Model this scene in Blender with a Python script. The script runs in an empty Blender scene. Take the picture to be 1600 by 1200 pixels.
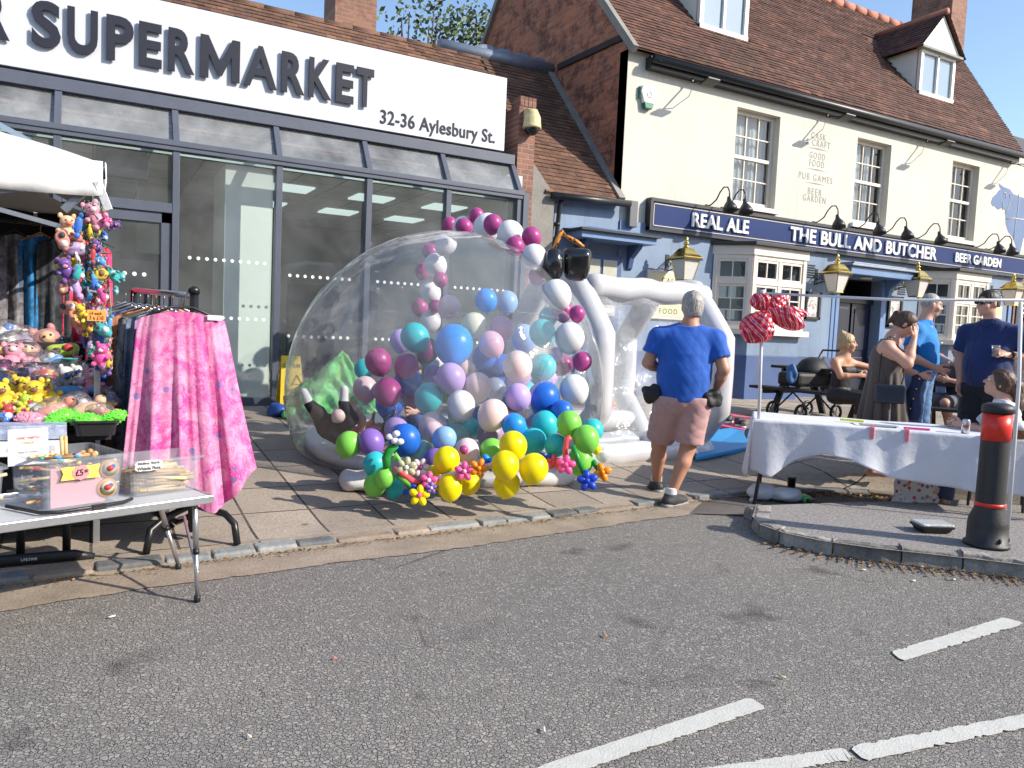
import bpy, math, random
import numpy as np
from mathutils import Vector, Matrix
RAD = math.radians
rnd = random.Random(11)
scene = bpy.context.scene
COL = scene.collection

# ------------------------------------------------------------------ camera
FPX = 1196.7                      # focal length in pixels of a 1600 px wide frame
YAW, PITCH, ROLL = RAD(28.833), RAD(4.003), RAD(2.570)
CAM = Vector((0, 0, 1.45))
_f = Vector((math.sin(YAW)*math.cos(PITCH), math.cos(YAW)*math.cos(PITCH), -math.sin(PITCH)))
_r0 = Vector((math.cos(YAW), -math.sin(YAW), 0)); _u0 = _r0.cross(_f)
_r = math.cos(ROLL)*_r0 + math.sin(ROLL)*_u0
_u = -math.sin(ROLL)*_r0 + math.cos(ROLL)*_u0
cd = bpy.data.cameras.new('camera'); cam = bpy.data.objects.new('camera', cd); COL.objects.link(cam)
cd.sensor_width = 36; cd.lens = 36*FPX/1600; cd.clip_end = 600; cd.clip_start = 0.05
cam.matrix_world = Matrix(((_r.x, _u.x, -_f.x, CAM.x), (_r.y, _u.y, -_f.y, CAM.y), (_r.z, _u.z, -_f.z, CAM.z), (0, 0, 0, 1)))
scene.camera = cam

# ------------------------------------------------------------------ world, sun, exposure
SUN_AZ, SUN_EL = 136.0, 31.0      # compass bearing of the sun from +Y towards +X, and its height
w = bpy.data.worlds.new('World'); scene.world = w; w.use_nodes = True
nt = w.node_tree; bg = nt.nodes['Background']
sky = nt.nodes.new('ShaderNodeTexSky'); sky.sky_type = 'NISHITA'; sky.sun_disc = False
sky.sun_elevation = RAD(SUN_EL); sky.sun_rotation = RAD(SUN_AZ); sky.air_density = 1.0; sky.dust_density = 0.8; sky.ozone_density = 2.0
nt.links.new(sky.outputs[0], bg.inputs[0]); bg.inputs[1].default_value = 0.15
sd = bpy.data.lights.new('sun', 'SUN'); sd.energy = 3.9; sd.angle = RAD(0.55); sd.color = (1.0, 0.925, 0.81)
sun = bpy.data.objects.new('sun', sd); COL.objects.link(sun)
_sd = Vector((math.sin(RAD(SUN_AZ))*math.cos(RAD(SUN_EL)), math.cos(RAD(SUN_AZ))*math.cos(RAD(SUN_EL)), math.sin(RAD(SUN_EL))))
sun.rotation_euler = (-_sd).to_track_quat('-Z', 'Y').to_euler()
vs = scene.view_settings; vs.view_transform = 'Standard'; vs.look = 'None'; vs.gamma = 1; vs.exposure = 0.75; vs.use_curve_mapping = False
cy = scene.cycles
cy.max_bounces = 8; cy.transparent_max_bounces = 24; cy.diffuse_bounces = 3; cy.glossy_bounces = 3; cy.transmission_bounces = 4
cy.caustics_reflective = False; cy.caustics_refractive = False

# ------------------------------------------------------------------ placing helpers (photo pixel -> real point on a real surface)
def ray(x, y): return _f + (x-800)/FPX*_r - (y-600)/FPX*_u
def AY(x, y, Y): d = ray(x, y); return CAM + d*(Y/d.y)
def AX(x, y, X): d = ray(x, y); return CAM + d*(X/d.x)
def AZ(x, y, Z): d = ray(x, y); return CAM + d*((Z-CAM.z)/d.z)
def AP(x, y, p, n): d = ray(x, y); return CAM + d*((Vector(p)-CAM).dot(n)/d.dot(n))
def AD(x, y, D): return CAM + ray(x, y)*D
_KX = [-40, 5.0, 5.8, 6.3, 6.7, 7.0, 7.25, 7.6, 8.2, 10, 14, 80]; _KY = [1.44, 5.27, 5.27, 5.12, 4.85, 4.45, 3.9, 3.2, 2.6, 1.8, 1.2, 1.0]
def KERB(X): return float(np.interp(X, _KX, _KY))
def sm(a, b, x): t = min(1, max(0, (x-a)/(b-a))); return t*t*(3-2*t)
def ZP(x, y): return max(zg(y), 0.04)+0.15*sm(5.7, 6.9, x)*(1-sm(7.6, 9.9, y))*sm(-.05, .42, y-KERB(x))
def zg(Y): return 0.04 + 0.075*max(0, Y-5.2)
def GP(x, y):
    z = 0.04
    for _ in range(60): z = 0.5*(z+zg(AZ(x, y, z).y))
    return AZ(x, y, z)
V = Vector

# ------------------------------------------------------------------ mesh builder
def frame(d):
    d = V(d).normalized(); a = V((0, 0, 1)) if abs(d.z) < 0.9 else V((1, 0, 0))
    x = a.cross(d).normalized(); return x, d.cross(x), d

class MB:
    def __init__(s): s.v = []; s.f = []; s.mi = []; s.sm = []; s.ti = []
    def add(s, vs, fs, m=0, sm=False, t=0.5):
        b = len(s.v); s.v += [tuple(p) for p in vs]
        for f in fs: s.f.append([b+i for i in f]); s.mi.append(m); s.sm.append(sm); s.ti.append(t)
        return s
    def box(s, c, d, rz=0, m=0, M=None, t=0.5):
        c = V(c); q = Matrix.Rotation(rz, 3, 'Z') if M is None else M
        vs = [c + q @ V((x*d[0]/2, y*d[1]/2, z*d[2]/2)) for z in (-1, 1) for y in (-1, 1) for x in (-1, 1)]
        return s.add(vs, [(0, 2, 3, 1), (4, 5, 7, 6), (0, 1, 5, 4), (2, 6, 7, 3), (0, 4, 6, 2), (1, 3, 7, 5)], m, False, t)
    def lh(s, lo, hi, m=0, t=0.5):
        lo = V(lo); hi = V(hi); return s.box((lo+hi)/2, hi-lo, 0, m, None, t)
    def bar(s, p, q, w, h, m=0, up=(0, 0, 1), t=0.5):
        p = V(p); q = V(q); d = (q-p); L = d.length; d.normalize(); y = V(up)
        x = d.cross(y)
        if x.length < 1e-4: x = d.cross(V((0, 1, 0)))
        x.normalize(); y = x.cross(d)
        return s.box((p+q)/2, (w, L, h), 0, m, Matrix((x, d, y)).transposed(), t)
    def tube(s, pts, r, n=10, m=0, sm=True, closed=False, caps=True, t=0.5):
        pts = [V(p) for p in pts]; k = len(pts); rs = r if isinstance(r, (list, tuple)) else [r]*k
        vs = []; pr = None
        for i, p in enumerate(pts):
            if closed: d = pts[(i+1) % k]-pts[i-1]
            else: d = pts[min(i+1, k-1)]-pts[max(i-1, 0)]
            if d.length < 1e-9: d = V((0, 0, 1))
            d.normalize()
            if pr is None: x, y, _ = frame(d)
            else:
                x = pr - d*pr.dot(d)
                if x.length < 1e-5: x, y, _ = frame(d)
                x.normalize(); y = d.cross(x)
            pr = x
            for j in range(n):
                a = 2*math.pi*j/n; vs.append(p + (x*math.cos(a)+y*math.sin(a))*rs[i])
        fs = []
        for i in range(k if closed else k-1):
            for j in range(n):
                a = i*n+j; b = i*n+(j+1) % n; c = ((i+1) % k)*n; fs.append((a, b, c+(j+1) % n, c+j))
        if not closed and caps: fs += [tuple(range(n-1, -1, -1)), tuple((k-1)*n+j for j in range(n))]
        return s.add(vs, fs, m, sm, t)
    def lathe(s, prof, c, n=20, m=0, sm=True, ax=(0, 0, 1), t=0.5, lobes=None):
        x, y, d = frame(ax); c = V(c); vs = []; k = len(prof)
        for r, z in prof:
            for j in range(n):
                a = 2*math.pi*j/n; rr = r if lobes is None else r*(1+lobes[1]*math.cos(lobes[0]*a))
                vs.append(c + (x*math.cos(a)+y*math.sin(a))*rr + d*z)
        fs = [(i*n+j, i*n+(j+1) % n, (i+1)*n+(j+1) % n, (i+1)*n+j) for i in range(k-1) for j in range(n)]
        if prof[0][0] > 1e-6: fs.append(tuple(range(n-1, -1, -1)))
        if prof[-1][0] > 1e-6: fs.append(tuple((k-1)*n+j for j in range(n)))
        return s.add(vs, fs, m, sm, t)
    def ball(s, c, r, nu=14, nv=9, m=0, M=None, t=0.5, fn=None):
        c = V(c); r = (r, r, r) if not isinstance(r, (tuple, list)) else r
        M = M or Matrix.Identity(3); fq = fn or (lambda q: q); vs = [c + M @ fq(V((0, 0, -r[2])))]
        for i in range(1, nv):
            p = -math.pi/2 + math.pi*i/nv
            for j in range(nu):
                a = 2*math.pi*j/nu; q = V((math.cos(p)*math.cos(a)*r[0], math.cos(p)*math.sin(a)*r[1], math.sin(p)*r[2]))
                if fn: q = fn(q)
                vs.append(c + M @ q)
        vs.append(c + M @ fq(V((0, 0, r[2])))); T = len(vs)-1
        fs = [(0, 1+(j+1) % nu, 1+j) for j in range(nu)]
        for i in range(nv-2):
            for j in range(nu):
                a = 1+i*nu; fs.append((a+j, a+(j+1) % nu, a+nu+(j+1) % nu, a+nu+j))
        a = 1+(nv-2)*nu; fs += [(a+j, a+(j+1) % nu, T) for j in range(nu)]
        return s.add(vs, fs, m, True, t)
    def prism(s, poly, o, ax, ay, dep, m=0, sm=False, t=0.5):
        o = V(o); ax = V(ax); ay = V(ay); dep = V(dep); n = len(poly)
        a = [o+ax*p[0]+ay*p[1] for p in poly]; b = [p+dep for p in a]
        if ax.cross(ay).dot(dep) > 0: a, b = b, a
        return s.add(a+b, [tuple(range(n)), tuple(range(2*n-1, n-1, -1))] + [(i, n+i, n+(i+1) % n, (i+1) % n) for i in range(n)], m, sm, t)
    def quad(s, a, b, c, d, m=0, t=0.5): return s.add([a, b, c, d], [(0, 1, 2, 3)], m, False, t)
    def grid(s, fn, nu, nv, m=0, sm=True, t=0.5, wrap=False):
        vs = [fn(i/nu, j/nv) for j in range(nv+1) for i in range(nu+(0 if wrap else 1))]; W = nu if wrap else nu+1
        fs = [(j*W+i, j*W+(i+1) % W, (j+1)*W+(i+1) % W, (j+1)*W+i) for j in range(nv) for i in range(nu)]
        return s.add(vs, fs, m, sm, t)
    def build(s, name, mats, parent=None, bevel=0, solid=0, seg=2, subs=0):
        me = bpy.data.meshes.new(name); me.from_pydata(s.v, [], s.f); n = len(s.f)
        me.polygons.foreach_set('material_index', s.mi); me.polygons.foreach_set('use_smooth', s.sm)
        at = me.attributes.new('tint', 'FLOAT', 'FACE'); at.data.foreach_set('value', s.ti)
        for mm in (mats if isinstance(mats, (list, tuple)) else [mats]): me.materials.append(mm)
        me.update(); o = bpy.data.objects.new(name, me); COL.objects.link(o)
        if parent is not None:
            o.parent = parent; pp = parent
            T = Matrix.Translation(-ORIG[parent.name]); o.matrix_parent_inverse = T
            ORIG[o.name] = V((0, 0, 0)) if ORIG[parent.name].length == 0 else ORIG[parent.name]*0
        else: ORIG[o.name] = V((0, 0, 0))
        if solid:
            q = o.modifiers.new('solid', 'SOLIDIFY'); q.thickness = solid; q.offset = 0
        if bevel:
            q = o.modifiers.new('bevel', 'BEVEL'); q.width = bevel; q.segments = seg; q.limit_method = 'ANGLE'; q.angle_limit = RAD(40)
        if subs:
            q = o.modifiers.new('sub', 'SUBSURF'); q.levels = subs; q.render_levels = subs
        return o
ORIG = {}

def tag(o, label, cat, group=None, kind=None):
    if label: o['label'] = label
    if cat: o['category'] = cat
    if group: o['group'] = group
    if kind: o['kind'] = kind
    return o
def struct(o, kind='structure'): o['kind'] = kind; return o
def thing(name, label, cat, loc=(0, 0, 0), group=None):
    o = bpy.data.objects.new(name, None); COL.objects.link(o); o.location = loc; o.empty_display_size = 0.1
    ORIG[o.name] = V(loc); return tag(o, label, cat, group)
def copy_tree(o, parent=None):
    c = o.copy(); COL.objects.link(c); ORIG[c.name] = ORIG[o.name].copy()
    if parent is not None: q = o.matrix_parent_inverse.copy(); c.parent = parent; c.matrix_parent_inverse = q
    for ch in [x for x in o.children]: copy_tree(ch, c)
    return c
def clone(o, loc, rz=0, label=None, scale=1):
    c = copy_tree(o); c.location = loc; c.rotation_euler = (0, 0, rz); c.scale = (scale,)*3
    if label: c['label'] = label
    return c

def text_mb(mb, txt, o, ax, ay, w=None, h=None, th=0.004, bold=0.0, m=0, align='L', sp=1.0, shear=0):
    """letters as real raised shapes: lower-left at o, ax to the right, ay up, th towards the reader"""
    cu = bpy.data.curves.new('t', 'FONT'); cu.body = txt; cu.size = 1; cu.offset = bold; cu.space_character = sp; cu.extrude = 0.5; cu.shear = shear; cu.resolution_u = 4
    ob = bpy.data.objects.new('t', cu); COL.objects.link(ob); bpy.context.view_layer.update()
    me = bpy.data.meshes.new_from_object(ob.evaluated_get(bpy.context.evaluated_depsgraph_get()))
    vs = np.array([v.co[:] for v in me.vertices]); fs = [tuple(p.vertices) for p in me.polygons]
    bpy.data.objects.remove(ob); bpy.data.curves.remove(cu); bpy.data.meshes.remove(me)
    lo = vs.min(0); hi = vs.max(0); W = hi[0]-lo[0]; H = hi[1]-lo[1]
    if w is None: w = W*h/H
    if h is None: h = H*w/W
    ax = V(ax).normalized(); ay = V(ay).normalized(); n = ax.cross(ay); o = V(o)
    if align == 'C': o = o - ax*w/2
    mb.add([o + ax*float((p[0]-lo[0])/W*w) + ay*float((p[1]-lo[1])/H*h) + n*float((p[2]-lo[2])/(hi[2]-lo[2])*th) for p in vs], fs, m)
    return w, h

# ------------------------------------------------------------------ materials
def nmat(name):
    m = bpy.data.materials.new(name); m.use_nodes = True; t = m.node_tree
    return m, t, t.nodes['Principled BSDF'], t.nodes, t.links
def sock(n, name): return n.inputs[name]
def coords(t, sc=(1, 1, 1), rot=(0, 0, 0), loc=(0, 0, 0)):
    tc = t.nodes.new('ShaderNodeTexCoord'); mp = t.nodes.new('ShaderNodeMapping'); t.links.new(tc.outputs['Object'], mp.inputs[0])
    mp.inputs['Scale'].default_value = sc; mp.inputs['Rotation'].default_value = rot; mp.inputs['Location'].default_value = loc; return mp.outputs[0]
def noise(t, vec, s, det=4, rough=0.55, dist=0):
    n = t.nodes.new('ShaderNodeTexNoise'); t.links.new(vec, n.inputs['Vector']); n.inputs['Scale'].default_value = s
    n.inputs['Detail'].default_value = det; n.inputs['Roughness'].default_value = rough; n.inputs['Distortion'].default_value = dist; return n.outputs['Fac']
def ramp(t, fac, stops, interp='LINEAR'):
    r = t.nodes.new('ShaderNodeValToRGB'); t.links.new(fac, r.inputs[0]); e = r.color_ramp.elements; r.color_ramp.interpolation = interp
    for i, (p, c) in enumerate(stops):
        q = e[i] if i < 2 else e.new(p); q.position = p; q.color = (*c, 1) if len(c) == 3 else c
    return r.outputs[0]
def mix(t, fac, a, b, mode='MIX'):
    n = t.nodes.new('ShaderNodeMix'); n.data_type = 'RGBA'; n.blend_type = mode
    for k, x in ((0, fac), (6, a), (7, b)):
        if hasattr(x, 'is_linked'): t.links.new(x, n.inputs[k])
        else: n.inputs[k].default_value = x if k == 0 else (*x, 1)
    return n.outputs[2]
def mth(t, op, a, b=0.5, clamp=False):
    n = t.nodes.new('ShaderNodeMath'); n.operation = op; n.use_clamp = clamp
    for k, x in ((0, a), (1, b)):
        if hasattr(x, 'is_linked'): t.links.new(x, n.inputs[k])
        else: n.inputs[k].default_value = x
    return n.outputs[0]
def bump(t, bsdf, h, st=0.3, dist=0.01):
    b = t.nodes.new('ShaderNodeBump'); b.inputs['Strength'].default_value = st; b.inputs['Distance'].default_value = dist
    t.links.new(h, b.inputs['Height']); t.links.new(b.outputs[0], bsdf.inputs['Normal'])
def attr(t, name='tint'):
    a = t.nodes.new('ShaderNodeAttribute'); a.attribute_name = name; return a.outputs['Fac']
def S(c): return tuple(((x/255)/12.92 if x/255 <= 0.04045 else ((x/255+0.055)/1.055)**2.4) for x in c)

def M(name, c, rough=0.6, var=0.12, vs=6.0, bmp=0.0, bs=40.0, metal=0.0, spec=0.5, tint=0.0, coat=0.0, c2=None, sss=0, trans=0, alpha=1, sheen=0):
    """general surface: base colour with two scales of mottling, roughness variation and fine relief"""
    m, t, b, N, L = nmat(name); v = coords(t)
    n1 = noise(t, v, vs); n2 = noise(t, v, vs*7, 3)
    f = mth(t, 'ADD', mth(t, 'MULTIPLY', n1, 0.65), mth(t, 'MULTIPLY', n2, 0.35))
    lo = tuple(x*(1-var) for x in c); hi = tuple(min(1, x*(1+var)) for x in c)
    cc = ramp(t, f, [(0.3, lo), (0.7, c2 or hi)])
    if tint:
        k = mth(t, 'ADD', 1-tint*0.5, mth(t, 'MULTIPLY', attr(t), tint)); h = N.new('ShaderNodeVectorMath'); h.operation = 'SCALE'
        L.new(cc, h.inputs[0]); L.new(k, h.inputs['Scale']); cc = h.outputs[0]
    L.new(cc, b.inputs['Base Color'])
    L.new(mth(t, 'ADD', rough-0.06, mth(t, 'MULTIPLY', n2, 0.12)), b.inputs['Roughness'])
    b.inputs['Metallic'].default_value = metal; b.inputs['Specular IOR Level'].default_value = spec
    if coat: b.inputs['Coat Weight'].default_value = coat; b.inputs['Coat Roughness'].default_value = 0.1
    if sss: b.inputs['Subsurface Weight'].default_value = sss; b.inputs['Subsurface Radius'].default_value = (0.02, 0.008, 0.004); b.inputs['Subsurface Scale'].default_value = 0.5
    if trans: b.inputs['Transmission Weight'].default_value = trans
    if sheen: b.inputs['Sheen Weight'].default_value = sheen
    b.inputs['Alpha'].default_value = alpha
    if bmp: bump(t, b, noise(t, v, bs, 4), bmp, 0.01)
    return m

def weathered(name, c, rough, streak, dark, var=0.1):
    """painted render: patches, rain streaks, fine cracks and splash stains that belong to the wall itself"""
    m, t, b, N, L = nmat(name); v = coords(t); vs_ = coords(t, (3.2, 3.2, .22))
    cc = ramp(t, noise(t, v, 1.1, 6, .65), [(.32, tuple(x*(1-var) for x in c)), (.68, tuple(min(1, x*(1+var*.6)) for x in c))])
    cc = mix(t, ramp(t, noise(t, vs_, 2.2, 5, .7), [(.52, (0, 0, 0)), (.74, (streak,)*3)]), cc, dark)
    cc = mix(t, ramp(t, noise(t, v, 5.5, 6, .8), [(.60, (0, 0, 0)), (.75, (streak*.7,)*3)]), cc, tuple(x*1.15 for x in c))
    vo = N.new('ShaderNodeTexVoronoi'); vo.feature = 'DISTANCE_TO_EDGE'; L.new(v, vo.inputs['Vector']); vo.inputs['Scale'].default_value = .9
    k = mth(t, 'MULTIPLY', ramp(t, vo.outputs['Distance'], [(.0, (1, 1, 1)), (.006, (0, 0, 0))]), ramp(t, noise(t, v, .8, 2), [(.5, (0, 0, 0)), (.6, (.5,)*3)])); cc = mix(t, k, cc, dark)
    L.new(cc, b.inputs[0]); b.inputs['Roughness'].default_value = rough; bump(t, b, mth(t, 'ADD', noise(t, v, 18, 4), mth(t, 'MULTIPLY', noise(t, v, 70, 3), .5)), .35, .008); return m

def glass(name, tint=(0.86, 0.9, 0.9), refl=1.0, rough=0.0, wob=0.0, ior=1.5, haze=0.0, ws=6):
    """thin sheet: see-through with a Fresnel reflection (no refraction)"""
    m, t, b, N, L = nmat(name); N.remove(b); out = N['Material Output']
    tr = N.new('ShaderNodeBsdfTransparent'); tr.inputs[0].default_value = (*tint, 1)
    gl = N.new('ShaderNodeBsdfGlossy'); gl.inputs['Roughness'].default_value = rough
    fr = N.new('ShaderNodeFresnel'); ge = N.new('ShaderNodeNewGeometry'); L.new(mth(t, 'ADD', ior, mth(t, 'MULTIPLY', ge.outputs['Backfacing'], 1/ior-ior)), fr.inputs[0]); v = coords(t)
    if wob:
        bn = N.new('ShaderNodeBump'); bn.inputs['Strength'].default_value = wob; bn.inputs['Distance'].default_value = 0.02
        L.new(noise(t, v, ws, 3), bn.inputs['Height']); L.new(bn.outputs[0], gl.inputs['Normal'])
    mx = N.new('ShaderNodeMixShader'); L.new(mth(t, 'MULTIPLY', fr.outputs[0], refl*1.9, True), mx.inputs[0]); L.new(tr.outputs[0], mx.inputs[1]); L.new(gl.outputs[0], mx.inputs[2])
    o = mx.outputs[0]
    if haze:  # uneven pale diffuse layer, painting milky reflections and haze onto the sheet
        df = N.new('ShaderNodeBsdfDiffuse'); df.inputs[0].default_value = (0.75, 0.77, 0.78, 1); m2 = N.new('ShaderNodeMixShader')
        L.new(mth(t, 'MULTIPLY', ramp(t, noise(t, v, 1.6, 5, 0.6, 0.2), [(0.3, (.25,)*3), (0.75, (1, 1, 1))]), haze), m2.inputs[0]); L.new(o, m2.inputs[1]); L.new(df.outputs[0], m2.inputs[2]); o = m2.outputs[0]
    L.new(o, out.inputs[0]); return m

def brick_mat(name, c1, c2, mortar, plane='xz', bw=0.225, bh=0.075, ms=0.011, dark=(0.06, 0.03, 0.03), rough=0.85, darkamt=0.5, bstr=0.6):
    m, t, b, N, L = nmat(name); tc = N.new('ShaderNodeTexCoord'); sx = N.new('ShaderNodeSeparateXYZ'); L.new(tc.outputs['Object'], sx.inputs[0])
    cb = N.new('ShaderNodeCombineXYZ'); L.new(sx.outputs['X' if plane[0] == 'x' else 'Y'], cb.inputs[0]); L.new(sx.outputs['Z' if plane[1] == 'z' else 'Y'], cb.inputs[1])
    v = cb.outputs[0]; br = N.new('ShaderNodeTexBrick'); L.new(v, br.inputs[0]); br.inputs['Scale'].default_value = 1
    br.inputs['Brick Width'].default_value = bw; br.inputs['Row Height'].default_value = bh; br.inputs['Mortar Size'].default_value = ms
    br.inputs['Mortar Smooth'].default_value = 0.2; br.inputs['Bias'].default_value = 0.0
    br.inputs['Color1'].default_value = (*c1, 1); br.inputs['Color2'].default_value = (*c2, 1); br.inputs['Mortar'].default_value = (*mortar, 1)
    n = noise(t, v, 2.6, 6, 0.75); k = ramp(t, n, [(0.48, (0, 0, 0)), (0.60, (1, 1, 1))])
    cc = mix(t, mth(t, 'MULTIPLY', k, darkamt), br.outputs[0], dark)
    cc = mix(t, mth(t, 'MULTIPLY', noise(t, v, 60, 3), 0.25), cc, tuple(x*0.55 for x in c1))
    L.new(cc, b.inputs['Base Color']); b.inputs['Roughness'].default_value = rough
    h = mth(t, 'ADD', mth(t, 'MULTIPLY', br.outputs['Fac'], -1.0), mth(t, 'MULTIPLY', noise(t, v, 90, 3), 0.3)); bump(t, b, h, bstr, 0.012)
    return m
# ================================================================== ground
def asphalt():
    m, t, b, N, L = nmat('asphalt'); v = coords(t)
    vo = N.new('ShaderNodeTexVoronoi'); vo.feature = 'F1'; L.new(v, vo.inputs['Vector']); vo.inputs['Scale'].default_value = 54; vo.inputs['Randomness'].default_value = 1
    wv = N.new('ShaderNodeVectorMath'); wv.operation = 'ADD'; L.new(v, wv.inputs[0])
    nn = N.new('ShaderNodeTexNoise'); L.new(v, nn.inputs['Vector']); nn.inputs['Scale'].default_value = 45; sc = N.new('ShaderNodeVectorMath'); sc.operation = 'SCALE'; sc.inputs['Scale'].default_value = 0.018
    L.new(nn.outputs['Color'], sc.inputs[0]); L.new(sc.outputs[0], wv.inputs[1]); L.new(wv.outputs[0], vo.inputs['Vector'])
    ve = N.new('ShaderNodeTexVoronoi'); ve.feature = 'DISTANCE_TO_EDGE'; L.new(wv.outputs[0], ve.inputs['Vector']); ve.inputs['Scale'].default_value = 54
    sepc = N.new('ShaderNodeSeparateColor'); L.new(vo.outputs['Color'], sepc.inputs[0])
    stone = ramp(t, sepc.outputs[0], [(0.0, (0.255, 0.24, 0.222)), (0.55, (0.325, 0.305, 0.282)), (1.0, (0.40, 0.37, 0.332))])
    gap = ramp(t, ve.outputs['Distance'], [(0.0, (0.3,)*3), (0.12, (1, 1, 1))])
    keep = mth(t, 'MULTIPLY', gap, ramp(t, sepc.outputs[1], [(0.30, (0.25,)*3), (0.55, (1, 1, 1))]))
    cc = mix(t, keep, (0.155, 0.146, 0.138), stone)
    big = noise(t, v, 0.45, 5, 0.6); cc = mix(t, ramp(t, big, [(0.35, (0, 0, 0)), (0.7, (0.4,)*3)]), cc, (0.36, 0.325, 0.285))
    st = noise(t, v, 2.3, 4, 0.55, 0.4); cc = mix(t, ramp(t, st, [(0.60, (0, 0, 0)), (0.72, (0.75,)*3)]), cc, (0.07, 0.06, 0.055)); cc = mix(t, ramp(t, noise(t, coords(t, (.35, 1.6, 1)), 1.1, 4, .6), [(.35, (0, 0, 0)), (.7, (.3,)*3)]), cc, (.20, .19, .18))
    vc = N.new('ShaderNodeTexVoronoi'); vc.feature = 'DISTANCE_TO_EDGE'; L.new(wv.outputs[0], vc.inputs['Vector']); vc.inputs['Scale'].default_value = .55
    ck = mth(t, 'MULTIPLY', ramp(t, vc.outputs['Distance'], [(.0, (1, 1, 1)), (.005, (0, 0, 0))]), ramp(t, noise(t, v, .7, 3), [(.5, (0, 0, 0)), (.58, (.7,)*3)])); cc = mix(t, ck, cc, (.05, .045, .04))
    L.new(cc, b.inputs['Base Color']); b.inputs['Roughness'].default_value = 0.82; b.inputs['Specular IOR Level'].default_value = 0.35
    h = mth(t, 'ADD', mth(t, 'MULTIPLY', keep, 1.0), mth(t, 'MULTIPLY', sepc.outputs[2], 0.9)); h = mth(t, 'ADD', h, mth(t, 'MULTIPLY', noise(t, v, 130, 3), 0.4))
    bump(t, b, h, 1.0, 0.015); return m
M_ASPH = asphalt()
def paving():
    m, t, b, N, L = nmat('paving'); v = coords(t)
    br = N.new('ShaderNodeTexBrick'); L.new(v, br.inputs[0]); br.inputs['Scale'].default_value = 1; br.offset = 0.0; br.offset_frequency = 2
    br.inputs['Brick Width'].default_value = 0.47; br.inputs['Row Height'].default_value = 0.62; br.inputs['Mortar Size'].default_value = 0.010; br.inputs['Mortar Smooth'].default_value = 0.3
    br.inputs['Color1'].default_value = (0.46, 0.385, 0.31, 1); br.inputs['Color2'].default_value = (0.32, 0.265, 0.215, 1); br.inputs['Mortar'].default_value = (0.03, 0.025, 0.02, 1)
    n1 = noise(t, v, 1.3, 5, 0.65); n2 = noise(t, v, 55, 4, 0.7)
    cc = mix(t, ramp(t, n1, [(0.4, (0, 0, 0)), (0.7, (0.6,)*3)]), br.outputs[0], (0.21, 0.178, 0.15))
    cc = mix(t, ramp(t, n2, [(0.45, (0, 0, 0)), (0.7, (0.6,)*3)]), cc, (0.10, 0.085, 0.07))
    mps = coords(t, (3, 40, 1)); cc = mix(t, ramp(t, noise(t, mps, 1.0, 3), [(0.5, (0, 0, 0)), (0.65, (0.35,)*3)]), cc, (0.36, 0.30, 0.24))
    vo = N.new('ShaderNodeTexVoronoi'); L.new(v, vo.inputs['Vector']); vo.inputs['Scale'].default_value = 2.2
    cc = mix(t, ramp(t, vo.outputs['Distance'], [(0.05, (0.65,)*3), (0.065, (0, 0, 0))]), cc, (0.08, 0.07, 0.06))
    L.new(cc, b.inputs['Base Color']); b.inputs['Roughness'].default_value = 0.85
    h = mth(t, 'ADD', mth(t, 'MULTIPLY', br.outputs['Fac'], -1.5), mth(t, 'MULTIPLY', n2, 0.5)); bump(t, b, h, 0.6, 0.012); return m
M_PAVE = paving()
M_KERB = M('kerb granite', (0.165, 0.19, 0.205), 0.8, 0.3, 5, 0.8, 30, tint=0.9, c2=(0.27, 0.265, 0.25))
M_ISL = M('island kerb stone', (0.20, 0.20, 0.19), 0.85, 0.45, 7, 1.0, 22, tint=0.6, c2=(0.36, 0.33, 0.285))
M_GUT = M('gutter concrete', (0.29, 0.235, 0.18), 0.9, 0.28, 4, 0.6, 60)
M_TARM = M('old tarmac', (0.12, 0.105, 0.095), 0.9, 0.35, 2.5, 0.7, 90)
M_ISLT = M('island tarmac', (0.27, 0.25, 0.235), 0.9, 0.5, 45, 1.0, 80)

mb = MB(); mb.grid(lambda a, b: V((-60+150*a, -45+105*b, -0.004)), 30, 20); struct(mb.build('road', M_ASPH))
# paved forecourt: starts at the kerb and rises gently to the shopfronts
mb = MB(); XS = [-40, -12, -6, -3]+[-2+0.5*i for i in range(15)]+[5.1+.12*i for i in range(30)]+[9, 10, 12, 14, 18, 22, 28, 40, 80]
YS = [0, 0.15, 0.3, 0.5, 0.8, 1.5, 2.5, 4, 6, 9, 14, 25]
vs = []
for x in XS:
    for y in YS: Y = KERB(x)+y; vs.append((x, Y, ZP(x, Y)))
n = len(YS)
for i, x in enumerate(XS):
    if i: a_ = V((XS[i-1], KERB(XS[i-1]), 0)); b_ = V((x, KERB(x), 0)); mb.quad(a_-V((0, 0, .05)), b_-V((0, 0, .05)), b_+V((0, 0, ZP(x, b_.y))), a_+V((0, 0, ZP(a_.x, a_.y))))
mb.add(vs, [(i*n+j, (i+1)*n+j, (i+1)*n+j+1, i*n+j+1) for i in range(len(XS)-1) for j in range(n-1)])
struct(mb.build('pavement', M_PAVE))
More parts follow.
